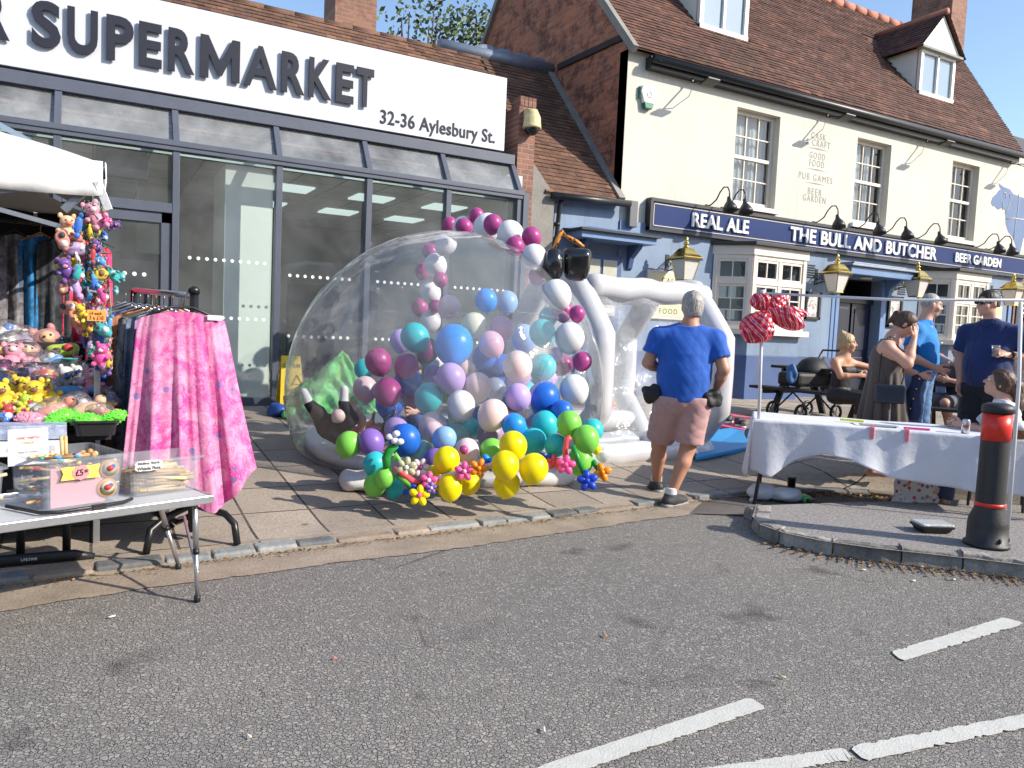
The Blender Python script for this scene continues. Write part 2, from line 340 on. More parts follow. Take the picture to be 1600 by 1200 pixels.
# kerb: a line of low granite setts, nearly flush with the road
mb = MB(); x = -7.0; r2 = random.Random(5)
while x < 11:
    L_ = r2.choice((.17, .22, .26, .30, .36, .42)); sl_ = (KERB(x+.1)-KERB(x))/.1; dx_ = L_/math.hypot(1, sl_); a = V((x, KERB(x), 0)); b = V((x+dx_*.96, KERB(x+dx_), 0)); c = (a+b)/2; ang = math.atan2(b.y-a.y, b.x-a.x)
    z = ZP(c.x, c.y)+r2.uniform(-0.014, 0.004); pn_ = V((-math.sin(ang), math.cos(ang), 0)); c = c-pn_*(.065+r2.uniform(-.01, .01)); mb.box((c.x, c.y, z/2-0.03), ((b-a).length, 0.13+r2.uniform(-.01, .015), z+0.06), ang+r2.uniform(-.02, .02), t=r2.random()); x += dx_
for p_ in range(len(mb.mi)): mb.mi[p_] = 1 if random.Random(p_//6*7+3).random() < .3 else 0
M_KERB2 = M('tan kerb stone', (0.27, 0.215, 0.165), 0.85, 0.3, 6, 0.8, 30, tint=0.6)
struct(mb.build('kerb', [M_KERB, M_KERB2], bevel=0.014))
mb = MB(); vs = []
for i in range(80):
    x = -7+.165*i; vs += [(x, KERB(x)+.04+.02*math.sin(x*9), ZP(x, KERB(x))+.004), (x, KERB(x)-.075, ZP(x, KERB(x))-.012), (x, KERB(x)-.155-.02*math.sin(x*7)-.015*math.sin(x*17), .006)]
mb.add(vs, [q for i in range(79) for q in ((3*i, 3*i+1, 3*i+4, 3*i+3), (3*i+1, 3*i+2, 3*i+5, 3*i+4))]); struct(mb.build('kerb_dirt', M_GUT))
mb = MB(); vs = []
rg = random.Random(2)
for i in range(271):
    x = -8+0.05*i; wv = 0.02*math.sin(x*2.1)+0.008*math.sin(x*5.3)+rg.uniform(-.014, .014); vs += [(x, KERB(x)-0.09, 0.004), (x, KERB(x)-0.50+wv, 0.002)]
mb.add(vs, [(2*i, 2*i+1, 2*i+3, 2*i+2) for i in range(270)]); struct(mb.build('gutter_strip', M_GUT))
# white road markings, worn thermoplastic on the asphalt
def paint_mat():
    m, t, b, N, L = nmat('road paint'); v = coords(t); vo = N.new('ShaderNodeTexVoronoi'); vo.feature = 'DISTANCE_TO_EDGE'; L.new(v, vo.inputs['Vector']); vo.inputs['Scale'].default_value = 9
    L.new(mix(t, ramp(t, vo.outputs['Distance'], [(0.004, (.35,)*3), (0.010, (0, 0, 0))]), mix(t, noise(t, v, 14, 5), (0.46, 0.45, 0.41), (0.62, 0.61, 0.56)), (0.2, 0.19, 0.18)), b.inputs['Base Color'])
    b.inputs['Roughness'].default_value = 0.8; bump(t, b, noise(t, v, 120, 3), 0.5, 0.006); return m
M_PAINT = paint_mat()
def marking(pts, seed):
    """a painted strip between two edges given as ground points, with broken edges"""
    rr = random.Random(seed); a0, a1, b0, b1 = [V((p.x, p.y, 0.003)) for p in pts]; n = 60; up = []; dn = []
    wd = (a0-b0).normalized()
    for i in range(n+1):
        u = i/n; e = 0.003; up.append(a0.lerp(a1, u)+wd*(rr.uniform(-e, e)+(-0.008 if rr.random() < .1 else 0))); dn.append(b0.lerp(b1, u)+wd*(rr.uniform(-e, e)+(0.012 if rr.random() < .12 else 0)))
    for i in (0, n): c = (up[i]+dn[i])/2; up[i] = c+(up[i]-c)*0.6; dn[i] = c+(dn[i]-c)*0.6
    m_ = MB(); m_.add(up+dn, [(i, n+1+i, n+2+i, i+1) for i in range(n)]); return struct(m_.build('road_marking', M_PAINT))
marking([AZ(820, 1205, 0), AZ(1172, 1090, 0), AZ(890, 1212, 0), AZ(1198, 1107, 0)], 1)
marking([AZ(1392, 1019, 0), AZ(1568, 965, 0), AZ(1410, 1034, 0), AZ(1602, 975, 0)], 2)
marking([AZ(1325, 1167, 0), AZ(1690, 1100, 0), AZ(1352, 1190, 0), AZ(1690, 1120, 0)], 3)
marking([AZ(1060, 1207, 0), AZ(1318, 1169, 0), AZ(1120, 1222, 0), AZ(1334, 1188, 0)], 4)
# traffic island: raised nose of old kerb stones with tarmac on top, running off to the right
isl = [AZ(1900, 930, 0), AZ(1600, 905, 0), AZ(1520, 895, 0), AZ(1440, 886, 0), AZ(1360, 877, 0), AZ(1285, 866, 0), AZ(1225, 853, 0), AZ(1187, 839, 0), AZ(1174, 825, 0), AZ(1180, 808, 0)]
isl += [V((4.72, 4.52, 0)), V((5.15, 4.44, 0)), V((5.9, 4.3, 0)), V((7.2, 4.0, 0)), V((11, 3.3, 0))]
IH = 0.105
mb = MB(); n = len(isl); mb.add([(p.x, p.y, IH-0.012) for p in isl], [tuple(range(n))][::1]); struct(mb.build('traffic_island', M_ISLT))
mb = MB(); r2 = random.Random(8)
def walk(pts, step):
    out = []; d = 0
    for a, b in zip(pts, pts[1:]):
        L_ = (b-a).length; k = max(1, int(round(L_/0.06)))
        out += [a.lerp(b, i/k) for i in range(k)]
    out.append(pts[-1]); return out
fine = walk(isl, 0.06); i = 0
cen = V((5.6, 3.9, 0))
while i < len(fine)-3:
    j = min(len(fine)-1, i+r2.choice((4, 5, 6, 6, 7))); back = i > 58
    if back: j = min(len(fine)-1, i+4)
    a = fine[i]; b = fine[j]; mid = fine[(i+j)//2]; d = (b-a).normalized(); nrm = V((-d.y, d.x, 0))
    if nrm.dot(cen-mid) < 0: nrm = -nrm
    hh = IH+r2.uniform(-.008, .012) if not back else IH-0.02+r2.uniform(-.01, .01)
    wd = 0.115+r2.uniform(-.015, .02); seg = [fine[k] for k in range(i, j+1)]; L_ = len(seg)
    vs = []
    for k, p in enumerate(seg):
        g = 0.004 if k == 0 else (-0.004 if k == L_-1 else 0); q = p+d*g; jit = r2.uniform(-.01, .01)
        vs += [q+nrm*(0.0+jit*.4), q+nrm*(0.022+jit)+V((0, 0, hh+jit*.5)), q+nrm*wd+V((0, 0, hh+jit*.6)), q+nrm*wd]
    fs = []
    for k in range(L_-1): fs += [(4*k+e, 4*k+e+1, 4*k+e+5, 4*k+e+4) for e in range(3)]
    fs += [(0, 1, 2, 3), tuple(4*(L_-1)+e for e in (3, 2, 1, 0))]
    mb.add(vs, fs, 0, False, r2.random()); i = j
struct(mb.build('island_kerb', M_ISL, bevel=0.012))
mb = MB(); mb.add([(4.35, 4.75, 0.006), (5.0, 4.42, 0.006), (6.5, 4.15, 0.006), (12, 2.0, 0.006), (12, 5.45, 0.006), (8, 5.42, 0.006), (6, 5.25, 0.006), (4.9, 5.15, 0.006)], [(0, 1, 2, 3, 4, 5, 6, 7)]); struct(mb.build('path', M_TARM))

# ================================================================== materials of the buildings
M_WHITE = M('white sign panel', (0.55, 0.565, 0.60), 0.4, 0.03, 1.5)
M_LET = M('charcoal lettering', (0.02, 0.022, 0.034), 0.5, 0.1, spec=.25)
M_ALU = M('grey powder coated frame', (0.085, 0.095, 0.125), 0.4, 0.1, 4)
M_BLK = M('black painted metal', (0.015, 0.016, 0.018), 0.42, 0.2, 8)
M_GLASS = glass('shop window glass', (0.80, 0.87, 0.85), 1.0, 0.0, 0.0, 1.5, 0.13)  # its pale layer paints milky reflections over the panes
M_GLASS2 = glass('hazed slope glass', (0.72, 0.79, 0.80), 1.1, 0.02, 0.0, 1.5, 0.38, 3)  # strong pale layer stands in for sky reflected in the sloping panes
M_CREAM = weathered('cream render', (0.60, 0.575, 0.50), .85, .35, (.40, .37, .31), .07)
M_BLUEL = weathered('slate blue painted render', (0.185, 0.255, 0.365), .6, .5, (.10, .13, .19), .18)
M_BLUED = weathered('dark blue plinth paint', (0.055, 0.10, 0.235), .5, .5, (.10, .105, .12), .22)
M_NAVY = M('navy sign paint', (0.006, 0.026, 0.125), 0.5, 0.08, 2, spec=0.2)
M_DNAVY = M('dark navy door paint', (0.008, 0.012, 0.035), 0.4, 0.2, 4)
M_BLUEW = M('mid blue painted wood', (0.13, 0.22, 0.40), 0.45, 0.12, 4, 0.15, 40)
M_TRIM = M('cream painted window wood', (0.72, 0.65, 0.56), 0.5, 0.07, 5, 0.15, 50)
M_TRIMW = M('white painted window wood', (0.80, 0.77, 0.68), 0.5, 0.05, 5)
M_GOLD = M('polished brass', (0.62, 0.45, 0.13), 0.24, 0.12, 9, metal=1.0)
M_LETW = M('white sign lettering', (0.85, 0.85, 0.83), 0.4, 0.03)
M_SOOT = M('weathered grey lettering', (0.28, 0.28, 0.26), 0.8, 0.15, 9)
M_RENDG = M('grey rendered pier', (0.25, 0.235, 0.21), 0.9, 0.2, 3, 0.5, 30)
M_LEAD = M('lead flashing', (0.20, 0.23, 0.29), 0.5, 0.2, 6, 0.3, 20, metal=0.3)
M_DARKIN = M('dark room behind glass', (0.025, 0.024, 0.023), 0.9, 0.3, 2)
M_CURT = M('white net curtain', (0.72, 0.74, 0.78), 0.9, 0.05, 3)
M_PGLASS = glass('old window glass', (0.62, 0.66, 0.66), 0.75, 0.0, 0.06, 1.5, 0, 4)
M_BRICKG = brick_mat('old red gable brick', (0.62, 0.19, 0.08), (0.30, 0.10, 0.06), (0.27, 0.21, 0.16), 'yz', darkamt=0.85)
M_BRICKP = brick_mat('red pier brick', (0.33, 0.14, 0.09), (0.22, 0.10, 0.07), (0.28, 0.23, 0.19), 'xz')
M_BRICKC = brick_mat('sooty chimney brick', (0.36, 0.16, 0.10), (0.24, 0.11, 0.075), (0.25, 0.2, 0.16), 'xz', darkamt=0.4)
M_BRICKC2 = brick_mat('chimney brick with painted shade', (0.30, 0.115, 0.075), (0.18, 0.08, 0.06), (0.23, 0.18, 0.15), 'yz', darkamt=0.6)  # darker copy of the chimney brick, shade put into its colour
def tile_mat(name, c1, c2, moss):
    m, t, b, N, L = nmat(name); v = coords(t); a = attr(t)
    cc = ramp(t, a, [(0, tuple(x*0.42 for x in c1)), (0.5, c1), (0.85, c2), (1, tuple(x*1.25 for x in c2))])
    cc = mix(t, ramp(t, noise(t, v, 0.9, 6, 0.75), [(0.40, (0, 0, 0)), (0.60, (0.75,)*3)]), cc, tuple(x*0.45 for x in c1))
    cc = mix(t, ramp(t, noise(t, v, 1.7, 6, 0.75), [(0.56, (0, 0, 0)), (0.7, (0.55,)*3)]), cc, moss)
    cc = mix(t, mth(t, 'MULTIPLY', noise(t, v, 40, 3), 0.4), cc, tuple(x*0.6 for x in c1))
    L.new(cc, b.inputs['Base Color']); b.inputs['Roughness'].default_value = 0.85; bump(t, b, noise(t, v, 45, 3), 0.4, 0.01); return m
M_TILE = tile_mat('brown clay roof tiles', (0.135, 0.062, 0.044), (0.21, 0.09, 0.056), (0.10, 0.072, 0.03))
M_TILE2 = tile_mat('orange brown clay roof tiles', (0.185, 0.095, 0.06), (0.27, 0.135, 0.082), (0.13, 0.09, 0.048))
M_RIDGE = M('salmon ridge tiles', (0.42, 0.17, 0.12), 0.8, 0.2, 4, 0.3, 40)

def roof_tiles(mb, o, ux, up, keep=None, tw=0.168, ga=0.102, nu=10, nv=10, seed=1, lift=0.016):
    """courses of single clay tiles on a slope: o eaves corner, ux along the eaves, up up the slope (unit vectors)"""
    rr = random.Random(seed); o = V(o); ux = V(ux); up = V(up); nn = ux.cross(up)
    if nn.z < 0: nn = -nn
    for j in range(nv):
        off = tw*0.5*(j % 2) + rr.uniform(-.01, .01); sag = rr.uniform(-.004, .004)
        for i in range(-1, nu+1):
            a = i*tw+off; b = a+tw-0.004; v0 = j*ga; v1 = v0+ga*1.04
            if keep:
                c = keep(o+ux*(a+tw/2)+up*(v0+ga/2), a, b)
                if c is False: continue
                if c is not True: a, b = c
            if b-a < 0.02: continue
            l = lift+rr.uniform(-.003, .005)+sag; tl = rr.uniform(-.003, .003)
            p = [o+ux*a+up*v0+nn*(l+tl), o+ux*b+up*v0+nn*(l-tl), o+ux*b+up*v1+nn*0.004, o+ux*a+up*v1+nn*0.004, o+ux*a+up*v0-nn*0.01, o+ux*b+up*v0-nn*0.01]
            mb.add(p, [(0, 1, 2, 3), (4, 5, 1, 0)], 0, False, min(1, max(0, rr.gauss(.5, .22))))

# ================================================================== supermarket
YS_ = 9.8; GZ = zg(YS_)
shop = thing('supermarket_building', 'single storey supermarket with wide white fascia sign, grey framed glass front and brown tiled roof', 'shop', (2, YS_, GZ))
mull = [-5.0, -3.84, -2.68, -1.52, -0.34, 0.84, 2.0, 3.14, 4.26, 5.38]
ZH, ZT = 3.86, 3.40; YT = 10.12   # head and transom heights; the glass above the transom leans back to YT
f = MB()
for i, x in enumerate(mull):
    wd = 0.075 if i < 9 else 0.11
    if i == 4 or i == 5 or i == 9: f.lh((x-wd/2, YS_-0.05, GZ-0.1), (x+wd/2, YS_+0.07, ZT))
    else: f.lh((x-wd/2, YS_-0.05, GZ+0.0), (x+wd/2, YS_+0.07, ZT))
    f.bar((x, YS_-0.005, ZT+0.02), (x, YT-0.03, ZH), 0.07, 0.09, 0, (0, -1, 0.6))
f.lh((-6, YS_-0.07, ZT-0.07), (5.43, YS_+0.08, ZT+0.045)); f.lh((-6, YS_-0.085, ZT-0.02), (5.43, YS_-0.07, ZT+0.02))
f.lh((-6, YT-0.10, ZH), (5.40, YT+0.05, ZH+0.14)); f.lh((-6, YS_-0.06, GZ-0.1), (-0.36, YS_+0.06, GZ+0.1)); f.lh((0.88, YS_-0.06, GZ-0.1), (5.33, YS_+0.06, GZ+0.10))
f.lh((-0.30, YS_-0.045, 2.62), (0.80, YS_+0.06, 2.73))
for x in (0.5, ): pass
f.build('window_frame', M_ALU, shop, bevel=0.004)
g = MB()
for a, b in zip(mull, mull[1:]):
    if abs(a+0.34) < .01: g.quad((a, YS_, 2.7), (b, YS_, 2.7), (b, YS_, ZT), (a, YS_, ZT))
    else: g.quad((a, YS_, GZ), (b, YS_, GZ), (b, YS_, ZT), (a, YS_, ZT))
gl = g.build('window_pane', M_GLASS, shop)
d = MB()
for a, b in zip(mull[5:], mull[6:]):
    k = max(3, int((b-a-0.2)/0.095))
    for zz in (1.62, 2.42) if a < 1 else (1.40, 2.28):
        if zz > 2.3 and a > 3: continue
        for j in range(k):
            if 0.3 < 1: d.lathe([(0.021, 0), (0.021, 0.002)], (a+0.16+j*0.095, YS_-0.004, zz*0.86+0.05), 14, 0, False, (0, -1, 0))
M_DOT = M('frosted dot', (0.72, 0.76, 0.76), 0.6, 0.03)
d.build('safety_dots', M_DOT, gl)
g = MB()
for a, b in zip(mull, mull[1:]): g.quad((a, YS_, ZT), (b, YS_, ZT), (b, YT-0.03, ZH), (a, YT-0.03, ZH))
g.build('sloping_pane', M_GLASS2, shop)
# door between two mullions
dr = MB(); a, b = -0.30, 0.80
for lo, hi in (((a, 0, GZ), (a+0.11, 0, 2.62)), ((b-0.11, 0, GZ), (b, 0, 2.62)), ((a, 0, 2.50), (b, 0, 2.62)), ((a, 0, GZ), (b, 0, GZ+0.16))):
    dr.lh((lo[0], YS_-0.02, lo[2]), (hi[0], YS_+0.03, hi[2]))
door = dr.build('door', M_ALU, shop, bevel=0.004)
g = MB(); g.quad((a+.1, YS_+.005, GZ+.1), (b-.1, YS_+.005, GZ+.1), (b-.1, YS_+.005, 2.52), (a+.1, YS_+.005, 2.52)); g.build('door_pane', M_GLASS, door)
g = MB()
for j in range(6): g.lathe([(0.024, 0), (0.024, 0.002)], (a+0.32+j*0.1, YS_+0.0, 1.90), 14, 0, False, (0, -1, 0))
g.build('safety_dots', M_DOT, door)
g = MB(); g.tube([(b-.2, YS_-.06, 1.2), (b-.2, YS_-.06, 1.75)], 0.014); g.bar((b-.2, YS_-.06, 1.25), (b-.2, YS_-.02, 1.25), .015, .015); g.bar((b-.2, YS_-.06, 1.7), (b-.2, YS_-.02, 1.7), .015, .015); g.build('handle', M_BLK, door)
# fascia sign
SGX = AY(790, 180, 10.02).x
s = MB(); s.lh((-8, 10.02, ZH+0.17), (SGX, 10.17, 5.06)); sg = s.build('sign_board', M_WHITE, shop, bevel=0.004)
s = MB(); ys = 9.975
def fit(tl, tr, bl, Y):   # pixel top-left, top-right, bottom-left -> box on plane Y
    p = AY(*bl, Y); q = AY(*tl, Y); r_ = AY(*tr, Y); return p, (r_-q).dot(V((1, 0, 0))), q.z-p.z
zb_ = (AY(566, 166, ys).z+AY(60, 72, ys).z)/2
for ch_, xa, xb, bo in (('R', -34, 15, .03), ('S', 49, 95, .03), ('U', 105, 153, .03), ('P', 166, 209, .03), ('E', 217, 253, .03), ('R', 263, 304, .03), ('M', 313, 375, .018), ('A', 381, 433, .02), ('R', 440, 476, .03), ('K', 483, 518, .024), ('E', 525, 553, .03), ('T', 557, 584, .03)):
    ym = 35+(xa-49)*(135-35)/(570-49); xa = AY(xa, ym, ys).x; wl_ = AY(xb, ym+8, ys).x-xa
    if ch_ == 'M': s.prism([(a_*wl_, b_*.49) for a_, b_ in ((0, 0), (0, 1), (.2, 1), (.5, .42), (.8, 1), (1, 1), (1, 0), (.79, 0), (.79, .58), (.55, .1), (.45, .1), (.21, .58), (.21, 0))], (xa, ys+.02, zb_), (1, 0, 0), (0, 0, 1), (0, -.026, 0)); continue
    text_mb(s, ch_, (xa, ys+.02, zb_), (1, 0, 0), (0, 0, 1), AY(xb, ym+8, ys).x-xa, .49, .026, bo)
s.build('lettering', M_LET, sg)
s = MB(); a = AY(594, 192, 10.015); b = AY(773, 226, 10.015)
text_mb(s, '32-36 Aylesbury St.', (a.x, 10.016, (a.z+b.z)/2-0.05), (1, 0, 0), (0, 0, 1), b.x-a.x, 0.24, 0.005, 0.012, sp=1.03); s.build('address_lettering', M_LET, sg)
# roof behind the sign: clay tiles
SL = 47.2; up = V((0, math.cos(RAD(SL)), math.sin(RAD(SL)))); ro = V((-6, 10.16, 3.66))
s = MB(); roof_tiles(s, ro, (1, 0, 0), up, None, nu=int(11.9/.168), nv=34, seed=3)
e = V((0, 10.16, 3.66))+up*3.46
s.add([(-6, 10.16, 3.64), (5.95, 10.16, 3.64), (5.95, e.y, e.z-.02), (-6, e.y, e.z-.02), (-6, 16, 3.64), (5.95, 16, 3.64)], [(0, 1, 2, 3), (3, 2, 5, 4)])
rf = s.build('roof', M_TILE2, shop)
s = MB()
for i in range(26): s.tube([(-6+i*0.46, e.y+.03, e.z-.03), (-6+i*0.46+.45, e.y+.03, e.z-.03+rnd.uniform(-.006, .006))], 0.08, 10)
s.build('ridge', M_TILE2, rf)
# walls and inside
M_INW = M('pale green inside wall', (0.55, 0.60, 0.55), 0.9, 0.06, 1.0); M_INF = M('shop floor', (0.22, 0.21, 0.2), 0.5, 0.15, 2)
def ceil_mat():
    m, t, b, N, L = nmat('suspended ceiling'); br = N.new('ShaderNodeTexBrick'); L.new(coords(t), br.inputs[0]); br.offset = 0; br.inputs['Scale'].default_value = 1
    br.inputs['Brick Width'].default_value = 0.6; br.inputs['Row Height'].default_value = 0.6; br.inputs['Mortar Size'].default_value = 0.012
    br.inputs['Color1'].default_value = (.5, .52, .49, 1); br.inputs['Color2'].default_value = (.44, .46, .44, 1); br.inputs['Mortar'].default_value = (.16, .17, .16, 1); L.new(br.outputs[0], b.inputs['Base Color']); b.inputs['Roughness'].default_value = .9; return m
s = MB(); s.quad((-6, 10.2, 3.36), (-6, 15.9, 3.36), (5.4, 15.9, 3.36), (5.4, 10.2, 3.36)); s.build('ceiling', ceil_mat(), shop)
s = MB(); s.quad((-6, 9.9, GZ+.02), (5.35, 9.9, GZ+.02), (5.35, 15.9, GZ+.02), (-6, 15.9, GZ+.02)); s.build('shop_floor', M_INF, shop)
s = MB(); s.lh((-6, 15.9, GZ), (5.9, 16.1, 3.7)); s.lh((-6.1, 9.9, GZ), (-6, 16, 3.9)); s.lh((5.42, 9.95, GZ), (5.5, 15.9, 3.7))
for x in (-3, 0.6): s.lh((x, 13, GZ), (x+0.5, 13.5, 3.36))
s.quad((-6, 10.22, 3.37), (5.4, 10.22, 3.37), (5.4, 10.5, 4.0), (-6, 10.5, 4.0)); s.build('inner_wall_and_lit_panel', M_INW, shop)  # final quad: pale panel added behind the sloping panes to look lit
M_COLW = M('white painted column', (0.80, 0.82, 0.78), 0.8, 0.04, 1.0)
s = MB(); s.lh((1.45, 10.28, GZ), (2.03, 11.3, 3.36)); s.build('column', M_COLW, shop)
s = MB()
for x in (2.5, 3.7, 4.9, -1.3):
    for y in (11.4, 13.2): s.lh((x-.28, y-.28, 3.335), (x+.28, y+.28, 3.356))
M_TROF = M('ceiling light diffuser', (0.75, 0.78, 0.78), 0.5, 0.03); _b = M_TROF.node_tree.nodes['Principled BSDF']; _b.inputs['Emission Color'].default_value = (.85, 1, .98, 1); _b.inputs['Emission Strength'].default_value = 0.5
s.build('ceiling_light', M_TROF, shop)
s = MB(); s.lh((0.02, 10.0, 3.0), (0.56, 10.14, 3.32)); s.build('door_heater', M_BLK, shop, bevel=0.01)
s = MB(); s.lh((-0.7, 12, GZ), (0.9, 12.15, 2.3)); s.lh((3.0, 13.6, GZ), (4.6, 13.8, 2.1)); s.build('partition', M('dark partition', (0.05, 0.05, 0.055), 0.7, 0.2), shop)
s = MB(); s.lh((5.44, 10.03, GZ-.1), (5.72, 10.6, 4.72))
for i in range(4): s.lh((5.45+i*.068, 10.02, 4.725), (5.51+i*.068, 10.3, 4.86))
s.build('brick_pier', M_BRICKP, shop)
s = MB(); s.lh((5.41, 9.72, GZ-.05), (5.5, 10.2, ZT+.02)); s.build('corner_post', M_ALU, shop)

# ================================================================== link building between shop and pub
YL = 10.2
link = thing('link_building', 'narrow blue painted entrance block with steep tiled roof squeezed between supermarket and pub', 'building', (6.8, YL, zg(YL)))
s = MB(); s.lh((6.14, YL, 0.2), (7.5, YL+0.25, 3.62)); s.build('wall', M_BLUEL, link)
s = MB(); s.lh((5.745, YL-0.12, 0.2), (6.14, YL+0.3, 3.52)); s.add([(5.745, YL-.12, 3.52), (6.14, YL-.12, 3.52), (6.14, YL+.3, 3.62), (5.745, YL+.3, 4.0), (5.745, YL-.12, 3.95)], [(0, 1, 4), (1, 2, 3, 4)]); s.build('rendered_pier', M_RENDG, link)
s = MB(); o = V((5.97, 10.05, 3.55)); k = int(1.5/.168)
roof_tiles(s, o, (1, 0, 0), up, lambda p, a, b: (max(a, 0), min(b, 1.5)) if b > 0 and a < 1.5 else False, nu=k, nv=36, seed=9)
e = o+up*3.68; s.add([(5.96, 10.06, 3.53), (7.46, 10.06, 3.53), (7.46, e.y, e.z-.02), (5.96, e.y, e.z-.02), (7.46, 15, 4.5), (5.96, 15, 4.5), (5.96, 10.3, 3.4)], [(0, 1, 2, 3), (3, 2, 4, 5), (0, 3, 5, 6)])
lr = s.build('roof', M_TILE2, link)
s = MB(); a = V((5.1, e.y, e.z)); s.tube([(5.2, e.y+.02, e.z+.02), (7.44, e.y+.02, e.z+.05)], 0.12, 8)
for i in range(9):
    x = 5.9+i*0.18; s.add([(x, e.y+.0, e.z+.06), (x+.2, e.y+.0, e.z+.06), (x+.19, e.y+.12, e.z+.26), (x+.02, e.y+.12, e.z+.2+.06*(i % 2))], [(0, 1, 2, 3)])
s.build('lead_flashing', M_LEAD, lr, solid=0.01)
s = MB(); s.bar((7.40, 10.08, 3.62), (7.40, e.y, e.z+.03), 0.12, 0.05, 0, (0, -1, 1)); s.build('mortar_fillet', M_RENDG, lr)
s = MB(); s.tube([(6.05, 10.0, 3.50), (7.5, 10.0, 3.54)], 0.055, 10); s.build('gutter', M_BLK, link)
s = MB(); s.tube([(6.26, 10.05, 3.50), (6.26, 10.12, 3.35), (6.24, 10.13, 2.9), (6.24, 10.13, 0.45)], 0.036, 10)
for z in (3.1, 2.2, 1.2): s.lathe([(.045, -.03), (.05, 0), (.045, .03)], (6.24, 10.13, z), 10)
s.build('downpipe', M_BLK, link)
# door canopy and door
cx0, cx1 = 6.42, 7.84
s = MB(); s.lh((cx0, YL-0.5, 2.90), (cx1, YL, 3.0)); s.add([(cx0-.03, YL-.55, 3.0), (cx1+.03, YL-.55, 3.0), (cx1+.03, YL, 3.07), (cx0-.03, YL, 3.07), (cx0+.3, YL-.3, 3.1), (cx1-.3, YL-.3, 3.1)], [(0, 1, 5, 4), (1, 2, 5), (3, 0, 4), (2, 3, 4, 5)])
cn = s.build('canopy', M_BLUEW, link)
s = MB(); s.lh((cx0-.05, YL-.57, 3.0), (cx1+.05, YL+.0, 3.035)); s.build('canopy_edge', M_BLK, cn)
s = MB()
for x in (6.62, 7.62):
    s = MB(); s.prism([(0, 0), (0, -.42), (-.08, -.36), (-.12, -.2), (-.3, -.06), (-.34, 0)], (x, YL, 2.9), (0, 1, 0), (0, 0, 1), (.09, 0, 0)); s.build('bracket', M_BLUED, link, bevel=0.006)
s = MB(); x0, x1 = 6.72, 7.52; zb = zg(YL)
s.lh((x0, YL-.04, zb), (x1, YL-.005, 2.72)); dd = s.build('door', M_BLUED, link)
s = MB()
M_PCG = M('pale curtained glass', (.5, .5, .42), .2, .1)
for i in range(2):
    for j, (z0, z1) in enumerate(((2.36, 2.64), (1.75, 2.15))): s = MB(); s.lh((x0+.1+i*.33, YL-.06, z0), (x0+.37+i*.33, YL-.042, z1)); s.build('door_pane', M_PCG, dd)
s = MB()
for z in (1.2, .75): s.lh((x0+.1, YL-.055, z), (x0+.36, YL-.042, z+.36)); s.lh((x0+.44, YL-.055, z), (x0+.7, YL-.042, z+.36))
s.build('door_panel', M_DNAVY, dd, bevel=.01)
# ================================================================== pub
YP = 10.2; PX0, PX1 = 7.46, 19.15; GPZ = zg(YP); DZ = 1.20   # dado height
pub = thing('pub_building', 'two storey pub with cream upper walls, blue ground floor and steep brown tiled roof', 'pub', (13, YP, GPZ))
RP = 1.12; RA = math.atan(RP); rup = V((0, math.cos(RA), math.sin(RA))); RO = V((PX0, 10.02, 5.98)); rn = V((0, -math.sin(RA), math.cos(RA)))
RIDY = 13.5; RIDZ = RO.z+RP*(RIDY-RO.y)
wins = []
for tl, br in (((1147, 168), (1196, 338)), ((1338, 214), (1386, 352)), ((1485, 248), (1527, 372))):
    a = AY(*tl, YP); b = AY(*br, YP); wins.append((a.x, b.x, 3.80, a.z))
wins = [(9.86, 10.92, 3.80, 5.52), (13.05, 14.08, 3.80, 5.50), (16.14, 17.12, 3.80, 5.50)]
# upper wall with three real openings
s = MB(); xs = [PX0]+[q for w_ in wins for q in w_[:2]]+[PX1]; T0, T1 = YP, YP+0.22
for i in range(0, len(xs), 2): s.lh((xs[i], T0, 3.3), (xs[i+1], T1, 6.0))
for w_ in wins: s.lh((w_[0], T0, w_[3]), (w_[1], T1, 6.0)); s.lh((w_[0], T0, 3.3), (w_[1], T1, w_[2]))
s.build('upper_wall', M_CREAM, pub)
DX0, DX1 = 12.80, 14.06
s = MB(); s.lh((PX0, YP-.03, DZ), (DX0, YP+.2, 3.3)); s.lh((DX1, YP-.03, DZ), (18.62, YP+.2, 3.3)); s.lh((DX0, YP-.03, 2.78), (DX1, YP+.2, 3.3)); s.lh((18.62, YP-.03, 2.9), (PX1, YP+.2, 3.3)); s.build('lower_wall', M_BLUEL, pub)
s = MB(); s.lh((PX0, YP-.05, GPZ-.2), (DX0, YP+.2, DZ)); s.lh((DX1, YP-.05, GPZ-.2), (18.62, YP+.2, DZ)); s.build('plinth', M_BLUED, pub)
# end gables, brick
s = MB(); poly = [(YP-.0, 0.2), (17, 0.2), (17, RIDZ-RP*(17-RIDY)-.1), (RIDY, RIDZ-.1), (YP-.0, 5.98)]
s.prism(poly, (PX0, 0, 0), (0, 1, 0), (0, 0, 1), (0.2, 0, 0)); gb = s.build('gable_wall', M_BRICKG, pub)
s = MB(); s.bar((PX0-.03, 10.0, 5.93), (PX0-.03, RIDY, RIDZ-.04), .1, .12, 0, (0, -1, 1)); s.bar((PX0-.03, 17, RIDZ-RP*3.5-.04), (PX0-.03, RIDY, RIDZ-.04), .1, .12, 0, (0, 1, 1)); s.build('verge', M_RENDG, gb)
s = MB(); s.bar((PX0-.02, 10.35, 6.22), (PX0-.02, 12.3, 6.28), .05, .10); s.build('string_course', M('soot blackened brick band', (.035, .03, .03), .9, .3, 8), gb)
